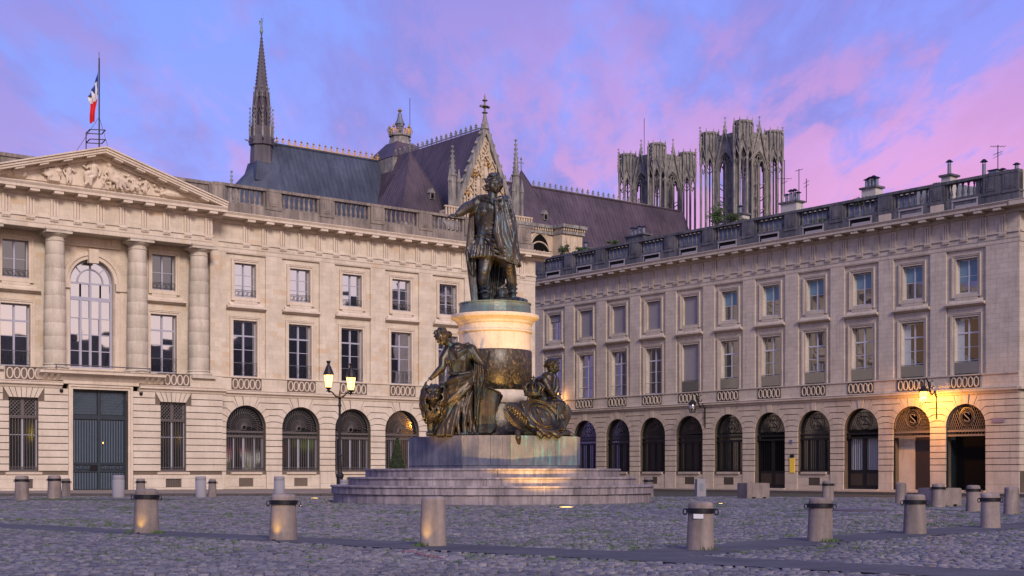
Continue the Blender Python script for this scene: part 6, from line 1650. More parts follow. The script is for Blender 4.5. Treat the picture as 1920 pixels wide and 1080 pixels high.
# transept
UT, DG = 137.6, 180.0
mb = MB(); hw = 6.2
mb.add([(UT, DG+.6, 57.4), (UT, DC, 57.4), (UT-hw-1.2, DG+.6, 40), (UT-hw-1.2, DC, 40), (UT+hw+1.2, DG+.6, 40), (UT+hw+1.2, DC, 40)], [(0, 2, 3, 1), (0, 1, 5, 4), (0, 4, 2)]); part(mb, 'transept_roof', M['leadp'])
mb = MB()
for i in range(34): y = DG+1+i*.9; mb.tube([(UT-.02, y, 57.4), (UT-hw-1.2, y, 40)], .045, 3)
kind(part(mb, 'roof_seams', M['leadp']), 'stuff')
for i in range(19): o = ob('fleuron', fd, CA, (UT, DG+2.5+i*1.4, 57.4)); o.rotation_euler = (0, 0, PI/2)
part(MB().box(UT-.07, UT+.07, DG+1.5, DC-1, 57.55, 57.75), 'cresting_rail', M['gothic'])
# gable
ZG0, ZGT = 43.8, 58.4
part(MB().prism([(UT-hw+.3, ZG0), (UT+hw-.3, ZG0), (UT, ZGT-.6)], DG+.25, DG+.7), 'gable_wall', M['gothicl'])
for s in (-1, 1):
    p = [(UT+s*(hw+.15), ZG0), (UT+s*(hw-.75), ZG0), (UT, ZGT-1.9), (UT, ZGT)]
    part(MB().prism(p if s < 0 else p[::-1], DG-.35, DG+.8), 'raking_moulding', M['gothic'])
crk = smesh('crocket', lambda m: [m.lathe([(.05, -.25), (.34, .0), (.30, .22), (.05, .42)], 7), m.lathe([(.05, .1), (.22, .3), (.05, .5)], 6, .2)], M['gothic'], True)
for s in (-1, 1):
    for i in range(9):
        q = (i+.5)/9; ob('crocket', crk, CA, (UT+s*(hw+.3)*(1-q), DG+.1, ZG0+(ZGT-ZG0)*q+.3), sc=.95)
part(MB().lathe([(.75, ZGT-1.2), (.42, ZGT), (.26, ZGT+1.1), (.2, ZGT+1.3), (.55, ZGT+1.5), (.2, ZGT+1.7), (.18, ZGT+2.2), (.75, ZGT+2.5), (.2, ZGT+2.8), (.16, ZGT+3.3), (.5, ZGT+3.5), (.15, ZGT+3.8), (.06, ZGT+4.6)], 8, UT, DG+.1), 'gable_finial', M['gothic'])
part(MB().box(UT-.95, UT+.95, DG-.1, DG+.3, ZGT+2.35, ZGT+2.65), 'gable_cross', M['gothic'])
# gable sculpture: oculus tracery, standing figures under canopies
c = Clay(); rr = random.Random(3)
for (x, z, h) in ((0, 47.8, 4.2), (-1.5, 46.2, 3.2), (1.55, 46.2, 3.2), (-3.0, 44.6, 2.4), (3.0, 44.6, 2.4), (-4.3, 44.2, 1.5), (4.3, 44.2, 1.5)):
    c.limb([(UT+x, DG, z), (UT+x, DG-.1, z+h*.45), (UT+x, DG, z+h*.75)], [.42*h/4, .46*h/4+.06, .30*h/4+.05]); c.ell((UT+x, DG-.15, z+h*.88), (.24, .24, .32)); c.limb([(UT+x-.5, DG, z+h+.2), (UT+x, DG-.1, z+h+1.0), (UT+x+.5, DG, z+h+.2)], [.16, .2, .16])
for k in range(130):
    q = rr.random(); x = rr.uniform(-1, 1)*(hw-1.2)*(1-q); z = ZG0+.5+(ZGT-ZG0-3)*q; c.ell((UT+x, DG+.12, z), (rr.uniform(.07, .16), .2, rr.uniform(.08, .22)), n=8)
for x in (-3.7, -2.25, -.75, .75, 2.25, 3.7):
    zt_ = ZG0+(ZGT-ZG0)*(1-abs(x)/hw)-1.6; c.tube([(UT+x, DG-.05, ZG0), (UT+x, DG-.05, zt_)], .11, 6); c.limb([(UT+x, DG-.1, zt_), (UT+x, DG-.1, zt_+.7)], [.2, .04])
for x in (-3, -1.5, 0, 1.5, 3):
    zt_ = ZG0+(ZGT-ZG0)*(1-(abs(x)+.7)/hw)-1.4; c.tube([(UT+x-.7, DG, zt_-.7), (UT+x, DG-.05, zt_+.5), (UT+x+.7, DG, zt_-.7)], .12, 6)
for rr_, t_ in ((1.25, .13), (.7, .1)): c.tube([(UT+rr_*.75*math.cos(a), DG+.1, 54.0+rr_*math.sin(a)) for a in np.linspace(0, 2*PI, 19)[:-1]], t_, 6, closed=True)
c.sculpt('gable_sculpture', M['gothicl'], CA, .07, 0)
for x, z in ((-3.9, 46.3), (3.9, 46.3), (-2.2, 49.4), (1.9, 49.6), (.35, 51.2)):
    mb = MB()
    for (a, b, r_) in ((0, .9, .16), (-.28, .45, .2), (.28, .45, .2), (0, .4, .22), (-.5, 0, .2), (.5, 0, .2), (-.2, -.1, .2), (.25, -.15, .2)): mb.lathe([(r_*.2, z+b-r_), (r_, z+b), (r_*.1, z+b+r_*1.3)], 7, UT+x+a, DG-.2)
    part(mb, 'gilded_canopy', M['gold'])
def pinnacle(x, y, z0, z1, r, mat='gothic', n=8, par=None, nm='pinnacle', shaft=.5):
    mb = MB(); zs = z0+(z1-z0)*shaft
    mb.lathe([(r, z0), (r, zs-.4), (r*1.25, zs-.2), (r*1.25, zs), (r*.8, zs+.05), (r*.12, z1-.5), (r*.35, z1-.35), (r*.05, z1)], n, x, y)
    k = 0; m_ = int((z1-zs)/.7)
    for i in range(m_):
        q = (i+.6)/m_; rr_ = r*.8*(1-q)+.06
        for j in range(4):
            a = j*PI/2+.4; mb.lathe([(.03, zs+(z1-zs)*q-.1), (.16*max(.4, r), zs+(z1-zs)*q+.05), (.03, zs+(z1-zs)*q+.25)], 4, x+(rr_+.1)*math.cos(a), y+(rr_+.1)*math.sin(a))
    return part(mb, nm, M[mat], par=par)
for u_, zt_ in ((UT-6.6, 53.6), (UT+6.4, 56.6)):
    pinnacle(u_, DG, 43, zt_, .62, 'gothic', shaft=.56)
    for dx in (-.9, .9):
        part(MB().lathe([(.28, 41), (.28, 47.5), (.4, 47.7), (.05, 49.8)], 6, u_+dx, DG-.5), 'buttress_shaft', M['gothic'])
    part(MB().box(u_-1.4, u_+1.4, DG-1.0, DG+1.6, 38, 43.2), 'buttress', M['gothicl'])
# balustrade under the gable
part(MB().box(UT-9, UT+9, DG-1.3, DG-1.0, 43.35, 43.6), 'gallery_rail', M['gothicl']); part(MB().box(UT-9, UT+9, DG-1.4, DG+.5, 41.3, 41.7), 'gallery_floor', M['gothicl'])
gb_ = smesh('gallery_post', lambda m: m.box(-.13, .13, -.1, .1, 0, 1.7), M['gothicl'])
for i in range(34): ob('gallery_post', gb_, CA, (UT-8.7+i*.53, DG-1.15, 41.7))
part(MB().box(UT-9.5, UT+9.5, DG-.9, DG+1, 30, 41.3), 'transept_wall', M['gothic'])
part(MB().extr([(DG-2.2, 39.6), (DG-2.2, 40.2), (DG-.9, 41.6), (DG-.9, 39.0)], UT-9.5, UT+9.5), 'wall_cornice', M['gothic'])
# pyramid roofs beside the transept
def pyramid(x, y, zt, zb, hs, nm='pyramid_roof'):
    g = hs/(53.5-44.8)*(zt-zb)
    mb = MB(); mb.vprism([(x-g, y-g), (x+g, y-g), (x+g, y+g), (x-g, y+g)], zb, zt-.02, [(x-.02, y-.02), (x+.02, y-.02), (x+.02, y+.02), (x-.02, y+.02)]); part(mb, nm, M['leadp'])
    ms = MB()
    for k in range(-9, 10):
        a = k*g/9.5; q = 1-abs(k)/9.5; z1 = zb+(zt-zb)*q; s = abs(a)
        ms.tube([(x+a, y-g-.02, zb), (x+a, y-s-.02, z1)], .06, 3); ms.tube([(x-g-.02, y+a, zb), (x-s-.02, y+a, z1)], .06, 3)
    ms.tube([(x-g, y-g, zb), (x, y, zt)], .12, 4); ms.tube([(x+g, y-g, zb), (x, y, zt)], .12, 4)
    kind(part(ms, 'roof_seams', M['leadp']), 'stuff')
    part(MB().tube([(x, y, zt-.1), (x, y, zt+2.0)], .09, 5).tube([(x-.55, y, zt+1.35), (x+.55, y, zt+1.35)], .08, 5).lathe([(.05, zt+1.8), (.22, zt+2.0), (.04, zt+2.4)], 6, x, y), 'roof_cross', M['gothic'])
    d = MB(); xx, zz = x+g*.28, zb+(zt-zb)*.42; yy = y-g*(1-.42); d.box(xx-.4, xx+.4, yy-.5, yy+.8, zz-.5, zz+.5); d.prism([(xx-.55, zz+.5), (xx+.55, zz+.5), (xx, zz+1.3)], yy-.6, yy+.9); part(d, 'dormer', M['gothic'])
    part(MB().box(xx-.28, xx+.28, yy-.52, yy-.45, zz-.4, zz+.4), 'dormer_opening', M['dark'])
pyramid(128.2, 188, 53.5, 40.5, 4.05); pyramid(151.6, 188, 53.7, 39, 4.0)
part(MB().vprism([(121.5, 181.2), (135, 181.2), (135, 195), (121.5, 195)], 30, 40.6), 'stair_tower_wall', M['gothic'])
# crossing lantern
X0 = 141.0
def octp(r, x=X0, y=DC, n=8, rot=PI/8): return [(x+r*math.cos(rot+2*PI*k/n), y+r*math.sin(rot+2*PI*k/n)) for k in range(n)]
part(MB().vprism([(X0-4.6, DC-4.6), (X0+4.6, DC-4.6), (X0+4.6, DC+4.6), (X0-4.6, DC+4.6)], 46, 57.3), 'crossing_tower', M['gothic'])
part(MB().vprism([(X0-4.7, DC-4.7), (X0+4.7, DC-4.7), (X0+4.7, DC+4.7), (X0-4.7, DC+4.7)], 57.2, 60.8, [(X0-1.8, DC-1.8), (X0+1.8, DC-1.8), (X0+1.8, DC+1.8), (X0-1.8, DC+1.8)]), 'lantern_roof', M['leadp'])
part(MB().vprism(octp(2.1), 60.6, 62.1, octp(1.75)).vprism(octp(2.1), 62.1, 62.45), 'lantern_drum', M['gothic'])
for k in range(8):
    a = PI/8+k*PI/4; o = ob('fleuron', fg if k % 2 == 0 else fd, CA, (X0+1.95*math.cos(a), DC+1.95*math.sin(a), 62.4), sc=1.35)
    o = ob('fleuron', fg, CA, (X0+1.85*math.cos(a+.39), DC+1.85*math.sin(a+.39), 62.4), sc=.9)
part(MB().lathe([(.5, 62.4), (.6, 63.6), (.8, 64.3), (.95, 64.4), (.7, 64.9), (.45, 65.6), (.35, 66.3), (.1, 66.6)], 12, X0, DC), 'bell_cote', M['zinc']); part(MB().lathe([(.1, 66.5), (.42, 66.9), (.1, 67.3)], 10, X0, DC), 'gilt_ball', M['gold'])
part(MB().tube([(X0+2.2, DC, 62.2), (X0+2.2, DC, 69.6)], .05, 4), 'lightning_rod', M['iron2'])
# angel spire over the choir end
SX, SD = 112.9, DC
sp = ob('spire', smesh('spire', lambda m: m.lathe([(1.45, 64.5), (1.35, 65.2), (.05, 75.6)], 8, SX, SD, rot=PI/8), M['spire']), CA)
part(MB().lathe([(2.3, 53.2), (2.15, 56.2), (2.5, 56.4), (2.5, 57.6), (2.2, 58.0), (2.2, 59.5)], 8, SX, SD, rot=PI/8), 'spire_foot', M['spire'], par=sp)
part(MB().vprism([(SX-2.9, SD-2.9), (SX+2.2, SD-2.9), (SX+2.2, SD+2.9), (SX-2.9, SD+2.9)], 50, 53.4, [(SX-2, SD-2), (SX+2, SD-2), (SX+2, SD+2), (SX-2, SD+2)]), 'spire_skirt', M['leadb'], par=sp)
mb = MB()
for k in range(8):
    a = PI/8+k*PI/4; x, y = SX+1.75*math.cos(a), SD+1.75*math.sin(a)
    mb.tube([(x, y, 57.4), (SX+1.45*math.cos(a), SD+1.45*math.sin(a), 64.6)], .16, 5)
    b = a+PI/4; x2, y2 = SX+1.75*math.cos(b), SD+1.75*math.sin(b); mx, my = (x+x2)/2, (y+y2)/2
    mb.tube([(mx, my, 58.0), (mx, my, 62.0)], .06, 4); mb.tube([(x, y, 61.2), (mx*1.0, my, 63.1), (x2, y2, 61.2)], .14, 4); mb.tube([(x, y, 62.4), (SX+(mx-SX)*.95, SD+(my-SD)*.95, 65.4), (x2, y2, 62.4)], .11, 4)
    mb.tube([(x, y, 59.4), (x2, y2, 57.8)], .07, 4); mb.tube([(x, y, 57.8), (x2, y2, 59.4)], .07, 4)
part(mb, 'spire_lantern', M['spire'], par=sp); part(MB().lathe([(1.15, 57.4), (1.05, 64.6)], 8, SX, SD), 'spire_core', M['leadp'], par=sp)
for k in range(8):
    a = PI/8+k*PI/4; pinnacle(SX+2.25*math.cos(a), SD+2.25*math.sin(a), 57.2, 62.8, .22, par=sp, n=5, shaft=.35)
    part(MB().tube([(SX+2.2*math.cos(a), SD+2.2*math.sin(a), 57.0), (SX+3.3*math.cos(a), SD+3.3*math.sin(a), 57.3)], .14, 4), 'gargoyle', M['spire'], par=sp)
    pinnacle(SX+1.4*math.cos(a), SD+1.4*math.sin(a), 64.0, 66.4, .16, par=sp, n=5, shaft=.3)
mb = MB()
for k in range(8):
    a = PI/8+k*PI/4
    for i in range(16): q = i/16; r_ = 1.38*(1-q); mb.lathe([(.02, 0), (.10, .12), (.02, .3)], 4, 0, 0); 
mb = MB()
for k in range(8):
    a = PI/8+k*PI/4
    for i in range(17): q = (i+.5)/17; r_ = 1.36*(1-q)+.05; z = 65.2+10.2*q; mb.lathe([(.02, z-.1), (.11, z+.05), (.02, z+.25)], 4, SX+r_*math.cos(a), SD+r_*math.sin(a))
part(mb, 'spire_crockets', M['spire'], par=sp)
part(MB().lathe([(.08, 75.2), (.30, 75.5), (.36, 75.8), (.25, 76.1), (.08, 76.2)], 8, SX, SD), 'spire_orb', M['patina'], par=sp)
c = Clay(); c.limb([(SX, SD, 76.2), (SX, SD, 76.9), (SX, SD, 77.4)], [.22, .18, .19]); c.ell((SX, SD-.02, 77.85), (.15, .15, .19)); c.limb([(SX+.15, SD, 77.4), (SX+.35, SD, 77.7), (SX+.3, SD, 78.1)], [.08, .06, .05]); c.limb([(SX-.1, SD+.15, 77.4), (SX-.36, SD+.2, 77.6), (SX-.32, SD+.2, 76.8)], [.10, .12, .05]); c.limb([(SX+.3, SD, 78.0), (SX+.33, SD, 79.0)], [.03, .03]); c.sculpt('angel', M['patina'], sp, .06, 0)
sp.scale = (.85, .85, 1); sp.location = (SX*.15, SD*.15, 0)
# small turret at the apse edge
pinnacle(106.3, DC-2, 44, 51, .35); part(MB().box(105.4, 107.4, DC-3, DC-1, 40, 48.2), 'apse_turret', M['gothic'])
# west towers
def pointed(w, h, n=10):
    """half width w, rise h: points left foot -> apex -> right foot"""
    R_ = (w*w+h*h)/(2*w); c_ = w-R_   # centre for the left-hand arc lies right of foot
    L_ = []; a1 = math.atan2(h, -(R_-w)) if R_ > w else PI/2
    for i in range(n+1):
        a = PI+(a1-PI)*i/n if False else PI-(PI-math.acos((w-R_)/-R_*-1 if False else (R_-w)/R_*-1))*i/n*1.0
        L_.append((-w+R_+R_*math.cos(a), R_*math.sin(a)))
    return L_+[(-x, z) for x, z in L_[::-1][1:]]
def gbay(m, hw, zb, zs, rise, ztop, apex, th=.9, y=0):
    """open bay: pointed arch with mullion and twin lancets, steep gable above; local x centred, plane y"""
    P_ = pointed(hw, rise)
    for (xa, za), (xb, zb_) in zip(P_, P_[1:]):
        m.add([(xa, y, zs+za), (xb, y, zs+zb_), (xb, y, ztop), (xa, y, ztop)], [(0, 1, 2, 3)]); m.add([(xa, y+th, zs+za), (xa, y, zs+za), (xb, y, zs+zb_), (xb, y+th, zs+zb_)], [(0, 1, 2, 3)])
    m.tube([(x, y-.05, zs+z) for x, z in P_], .22, 5); m.tube([(x*.86, y+.15, zs+z*.86) for x, z in P_], .14, 5)
    m.box(-.16, .16, y-.05, y+.4, zb, zs+.2)
    for s in (-1, 1):
        Q = pointed(hw*.46, rise*.55); m.tube([(x+s*hw*.48, y+.1, zs-.2+z) for x, z in Q], .13, 4); m.box(s*hw-.18, s*hw+.18, y-.2, y+.4, zb, zs)
        for q in np.arange(zb+1.5, zs-1, 2.6): m.tube([(s*.1, y+.3, q), (s*hw*.48, y+.45, q-.5), (s*hw*.95, y+.3, q)], .11, 4)
    m.tube([(.55*math.cos(a)*.8, y+.05, zs+rise*.52+.55*math.sin(a)) for a in np.linspace(0, 2*PI, 9)[:-1]], .12, 4, closed=True)
    for s in (-1, 1): m.tube([(s*(hw+.45), y-.35, zs-.2), (0, y-.45, apex)], .20, 5)
    m.add([(-hw-.2, y-.2, zs+.4), (hw+.2, y-.2, zs+.4), (0, y-.2, apex-.3)], [(0, 1, 2)]) if False else None
    for i in range(7):
        for s in (-1, 1): q = (i+.5)/7; m.lathe([(.03, zs-.2+(apex-zs)*q), (.2, zs+(apex-zs)*q+.1), (.03, zs+(apex-zs)*q+.5)], 4, s*(hw+.5)*(1-q), y-.4)
def tower(u0, d0, ztop, nm):
    t = kind(ob(nm, None, CA, (u0, d0, 0)), 'thing'); del t['kind']
    a = 4.75; z0 = 44.0; zs = 63.8; rt = 1.95
    bay = smesh('tower_bay', lambda m: gbay(m, 2.15, z0, zs+.3, 3.4, ztop-2.0, ztop+.0), M['gothic'])
    bays = [((0, -a, 0), 0), ((-a, 0, 0), -PI/2), ((0, a, 0), PI), ((a, 0, 0), PI/2)]
    for (x, y, z), r in bays:
        o = ob('tower_bay', bay, t, (x, y, 0), r); pinnacle(0, -.2, ztop-1.2, ztop+2.4, .34, par=o, n=6, shaft=.25)
    # solid corner piers between bay and turret
    for sx in (-1, 1):
        for sy in (-1, 1):
            main = sx == -1 and sy == -1
            def tur(m):
                zt = ztop+(0.6 if False else 0); n = 8; r = rt
                for k in range(n):
                    b = PI/8+k*PI/4; x, y = r*math.cos(b), r*math.sin(b); b2 = b+PI/4; x2, y2 = r*math.cos(b2), r*math.sin(b2)
                    m.tube([(x, y, z0), (x, y, ztop-1.2)], .24, 5)
                    mx, my = (x+x2)/2, (y+y2)/2
                    # head of each slot: pointed gable, filled above
                    e = .88; m.add([(x*e, y*e, zs+1.6), (mx*e, my*e, zs+3.2), (mx*e, my*e, ztop), (x*e, y*e, ztop)], [(0, 1, 2, 3)]); m.add([(mx*e, my*e, zs+3.2), (x2*e, y2*e, zs+1.6), (x2*e, y2*e, ztop), (mx*e, my*e, ztop)], [(0, 1, 2, 3)])
                    m.tube([(mx*1.02, my*1.02, zs+4.6), (mx*1.02, my*1.02, ztop-.4)], .10, 4)
                    m.tube([(x*1.04, y*1.04, zs+1.0), (mx*1.08, my*1.08, zs+3.0), (x2*1.04, y2*1.04, zs+1.0)], .13, 4)
                    m.tube([(x*1.06, y*1.06, zs+2.4), (mx*1.12, my*1.12, zs+5.6), (x2*1.06, y2*1.06, zs+2.4)], .13, 4)
                    m.tube([(x*1.08, y*1.08, zs+2.0), (x*1.08, y*1.08, ztop-.6)], .16, 4)
                    m.tube([(x*.98, y*.98, zs+1.2), (mx, my, zs+.2), (x2*.98, y2*.98, zs+1.2)], .10, 4)
                m.lathe([(r*1.0, ztop-.5), (r*1.04, ztop-.3), (r*1.04, ztop-.05), (r*.8, ztop+.05), (r*.8, ztop-.5)], 8, rot=PI/8)
                for k in range(8): b = PI/8+k*PI/4; m.lathe([(.16, ztop-.6), (.20, ztop), (.03, ztop+.7)], 4, r*1.02*math.cos(b), r*1.02*math.sin(b))
                m.lathe([(.55, z0), (.55, ztop-1)], 6) if False else None
            o = ob('turret', smesh('turret', tur, M['gothic']), t, (sx*(a-.1), sy*(a-.1), (.55 if main else -.1)))
            part(MB().box(-.9+0, .9, -.9, .9, z0, zs-1.5) if False else MB().tube([(0, 0, z0), (0, 0, ztop-1)], .20, 6), 'newel', M['gothic'], par=o)
            pinnacle(sx*(rt+.1), sy*(rt*.4), ztop-4, ztop+1.2 if not main else ztop-.5, .22, par=o, n=5, shaft=.3)
            for (dx, dy) in ((-sx*2.2, 0), (0, -sy*2.2)):
                part(MB().box(sx*(a-.1)+dx-.35, sx*(a-.1)+dx+.35, sy*(a-.1)+dy-.35, sy*(a-.1)+dy+.35, z0, ztop-1.6), 'pier', M['gothic'], par=t)
    mb = MB(); 
    for k, (x0_, x1_, y0_, y1_) in enumerate(((-a, a, -a-.1, -a+.9), (-a, a, a-.9, a+.1), (-a-.1, -a+.9, -a, a), (a-.9, a+.1, -a, a))): mb.box(x0_, x1_, y0_, y1_, ztop-2.2, ztop-1.2)
    part(mb, 'tower_parapet', M['gothic'], par=t)
    for (x0_, x1_, y0_, y1_) in ((-2.0, 2.0, -a+1.3, -a+1.5), (-a+1.3, -a+1.5, -2.0, 2.0)): part(MB().box(x0_, x1_, y0_, y1_, z0, ztop-2.0), 'inner_wall', M['gothic'], par=t)
    return t
tower(218, 197, 72.3, 'near_tower'); tower(218, 222, 72.3, 'far_tower')
part(MB().tube([(214, 222, 70), (214, 222, 79.5)], .06, 4), 'lightning_rod', M['iron2'])
part(MB().box(210, 226, 190, 229, 20, 44), 'west_front', M['gothic'])
# chapel block with a traceried window, between the two fronts
def chapel():
    D = 160.0
    def at(px): return math.tan(math.atan((px-960)/F)-T0)*D
    u0, u1, u2 = at(985), at(1036), at(1074); s = (nL.y*D+eL.y*at(1020))/F
    zt = H+(HZ-428)*s; zc = H+(HZ-445)*s
    x = at(1012); w = at(1034)-at(988); zs = H+(HZ-470)*s
    mb = MB(); grid_wall(mb, u0-6, u1, 10, zt, D, D+4, [(x-w*.45, x+w*.45, 12, zs)])
    part(mb, 'chapel_wall', M['gothicl'])
    P_ = pointed(w*.45, w*.62)
    m = MB()
    m.add([(x-w*.45, D+.6, zs-8), (x+w*.45, D+.6, zs-8), (x+w*.45, D+.6, zs+3), (x-w*.45, D+.6, zs+3)], [(0, 1, 2, 3)]); part(m, 'window_depth', M['dark'])
    part(MB().prism([(x+a, zs+b) for a, b in P_][::-1], D-.03, D+.02), 'dark_head_panel', M['dark'])  # dark panel on the solid wall, painted as the unlit opening
    m = MB()
    for k in (1.0, .86): m.tube([(x+a*k, D-.05, zs+b*k) for a, b in P_], .22 if k > .9 else .14, 5)
    m.tube([(x+w*.2*math.cos(a), D+.1, zs-.3+w*.2*math.sin(a)) for a in np.linspace(0, 2*PI, 15)[:-1]], .13, 5, closed=True)
    for k in range(5): a = 2*PI*k/5; m.tube([(x, D+.1, zs-.3), (x+w*.19*math.cos(a), D+.1, zs-.3+w*.19*math.sin(a))], .06, 4)
    m.tube([(x+w*.45*math.cos(a), D+.05, zs-1.0+w*.47*math.sin(a)) for a in np.linspace(0, PI, 13)], .16, 5)
    part(m, 'window_tracery', M['gothicl'])
    part(MB().box(u1, u2, D-2.2, D+3, 10, zt), 'stair_turret', M['gothicl'])
    part(MB().box(u0-6, u1, D-.5, D+4, zt, zt+.5).box(u1-.3, u2+.5, D-2.8, D+3.4, zt, zt+.5).box(u0-6, u1, D-.3, D+4, zt-.9, zt-.5).box(u1-.1, u2+.25, D-2.5, D+3.2, zt-.9, zt-.5), 'chapel_cornice', M['gothic'])
    dn_ = MB(); xx = u0-6
    while xx < u1: dn_.box(xx, xx+.2, D-.4, D, zt-.4, zt-.05); xx += .45
    xx = u1
    while xx < u2: dn_.box(xx, xx+.2, D-2.6, D-2.2, zt-.4, zt-.05); xx += .45
    part(dn_, 'dentils', M['gothicl'])
chapel()
# ================================================================ lamps
def lantern_parts(t, c, r=.28, h=.85, mat='lampglass', lit=True):
    x, y, z = c
    MB().lathe([(r*.55, z), (r*.62, z+.02), (r, z+h), (r*.98, z+h+.01)], 6, x, y).ob('lamp_glass', M[mat], t)
    mb = MB()
    for k in range(6):
        a = 2*PI*k/6; mb.tube([(x+(r*.62+.012)*math.cos(a), y+(r*.62+.012)*math.sin(a), z), (x+(r+.012)*math.cos(a), y+(r+.012)*math.sin(a), z+h)], .014, 4)
    mb.lathe([(r*.2, z-.12), (r*.6, z-.03), (r*.66, z+.02), (r*.3, z+.03)], 8, x, y)
    mb.ob('lantern_frame', M['iron2'], t)
    MB().lathe([(r*1.12, z+h), (r*1.16, z+h+.05), (r*.9, z+h+.22), (r*.45, z+h+.48), (r*.30, z+h+.52), (r*.28, z+h+.58), (r*.5, z+h+.70), (r*.42, z+h+.74), (r*.15, z+h+.72)], 12, x, y).ob('lantern_roof', M['iron2'], t)
def plamp(loc, e, col=(1, .60, .22), r=.12):
    l = bpy.data.lights.new('lamp', 'POINT'); l.energy = e; l.color = col; l.shadow_soft_size = r
    o = bpy.data.objects.new('lamp_light', l); COL.objects.link(o); o.location = loc; return o
DLp = 72.0; lx = (637-960)/F*DLp; sl_ = DLp/F
lp = thing('street_lamp', 'lit two-armed lamp post left of the monument', 'street lamp', (lx, DLp, g_z(lx, DLp)))
zj = H+(HZ-745)*sl_
MB().lathe([(.24, 0), (.24, .12), (.17, .2), (.17, .9), (.21, .95), (.21, 1.05), (.12, 1.2), (.10, 1.35), (.085, 2.0), (.11, 2.05), (.08, 2.12), (.06, zj-.5), (.10, zj-.42), (.07, zj-.35), (.06, zj-.1), (.13, zj), (.06, zj+.12), (.03, zj+.3), (.01, zj+.42)], 12).ob('post', M['iron2'], lp)
for px, py in ((616, 727), (658, 732)):
    dx = (px-637)*sl_; z = H+(HZ-py)*sl_
    MB().tube([(0, 0, zj), (dx*.35, 0, zj-.05+.1), (dx*.7, 0, zj+.28), (dx, 0, z-.22), (dx, 0, z-.1)], [.05, .045, .04, .035, .03], 6).lathe([(.12, z-.2), (.14, z-.17), (.05, z-.12)], 8, dx, 0).ob('arm', M['iron2'], lp)
    n0 = set(o.name for o in bpy.data.objects)
    lantern_parts(lp, (dx, 0, z), .24, .66)
    plamp((lx+dx, DLp, lp.location.z+z+.35), 160)
def wall_lamp(u, zc, reach, lit, label, pxz):
    base = onwall(u, 0, 0)
    t = thing('wall_lamp', label, 'wall lamp', base, -(T0+PI/2), 'scrolled iron wall lamps on the right building')
    # local: x along wall, -y outwards
    mb = MB()
    mb.box(-.03, .03, -.07, 0, zc-1.2, zc+.45); mb.tube([(0, -.06, zc-1.1), (0, -.12, zc-.4), (0, -.10, zc+.2), (0, -.35, zc+.62)], .04, 5)
    # big curl
    for i in range(1): mb.tube([(0, -.52+(.34-.028*k)*math.cos(k*.52+1.2), zc+.95+(.36-.03*k)*math.sin(k*.52+1.2)) for k in range(11)], .032, 5)
    mb.tube([(0, -.30, zc+.55), (0, -.60, zc+.35), (0, -.85, zc+.75), (0, -.95, zc+1.15), (0, -reach+.25, zc+1.42), (0, -reach, zc+1.30), (0, -reach, zc+.9)], [.05, .06, .055, .05, .045, .035, .025], 6)
    mb.tube([(0, -.85, zc+.75), (0, -.72, zc+1.05), (0, -.9, zc+1.2)], .04, 5)
    mb.ob('bracket', M['iron2'], t)
    z = zc+.9
    MB().lathe([(.02, z+.04), (.10, z), (.16, z-.10), (.31, z-.26), (.31, z-.36), (.29, z-.36)], 12, 0, -reach).ob('lantern_roof', M['iron2'], t)
    prof = [(.20, z-.25), (.27, z-.45), (.27, z-.75), (.20, z-.98), (.08, z-1.02)]
    MB().lathe(prof, 10, 0, -reach).ob('lamp_glass', M['lampglassS'] if lit else M['dimglass'], t, True)
    mb = MB()
    for k in range(6):
        a = 2*PI*k/6; mb.tube([((r+.012)*math.cos(a), -reach+(r+.012)*math.sin(a), zz) for r, zz in prof], .013, 4)
    mb.lathe([(.28, z-.74), (.29, z-.72), (.28, z-.70)], 10, 0, -reach)
    mb.ob('lantern_frame', M['iron2'], t)
    P = base-nR*reach
    if lit: plamp((P.x, P.y, z-.80), 2300, (1, .44, .07), .12)
    else:
        MB().lathe([(.01, z-.62), (.05, z-.58), (.05, z-.48), (.01, z-.44)], 8, 0, -reach).ob('glowing_mantle', emis('mantle', (1, .6, .15), 6), t)
    return t
wall_lamp(math.tan(math.atan((1757-960)/F)-(T0+PI/2))*DR, 5.85, 1.45, True, 'brightly lit orange lantern on a scrolled bracket between the two open archways', 0)
wall_lamp(math.tan(math.atan((1323-960)/F)-(T0+PI/2))*DR, 5.80, 1.45, False, 'faintly glowing lantern on a scrolled bracket over the middle of the right arcade', 0)
u_ = math.tan(math.atan((1052-960)/F)-(T0+PI/2))*DR
t = thing('wall_lantern', 'small bright lantern on the far right wall, peeping out behind the seated bronze man', 'wall lamp', onwall(u_, 0, 0), -(T0+PI/2))
MB().box(-.05, .05, -.7, 0, 7.85, 7.95).box(-.3, .3, -.9, -.5, 8.05, 8.12).ob('bracket', M['iron2'], t); MB().box(-.26, .26, -.86, -.54, 7.72, 8.05).ob('lamp_glass', M['lampglassS'], t)
P = onwall(u_, -.7, 7.6); plamp(P, 90, (1, .5, .15), .2)
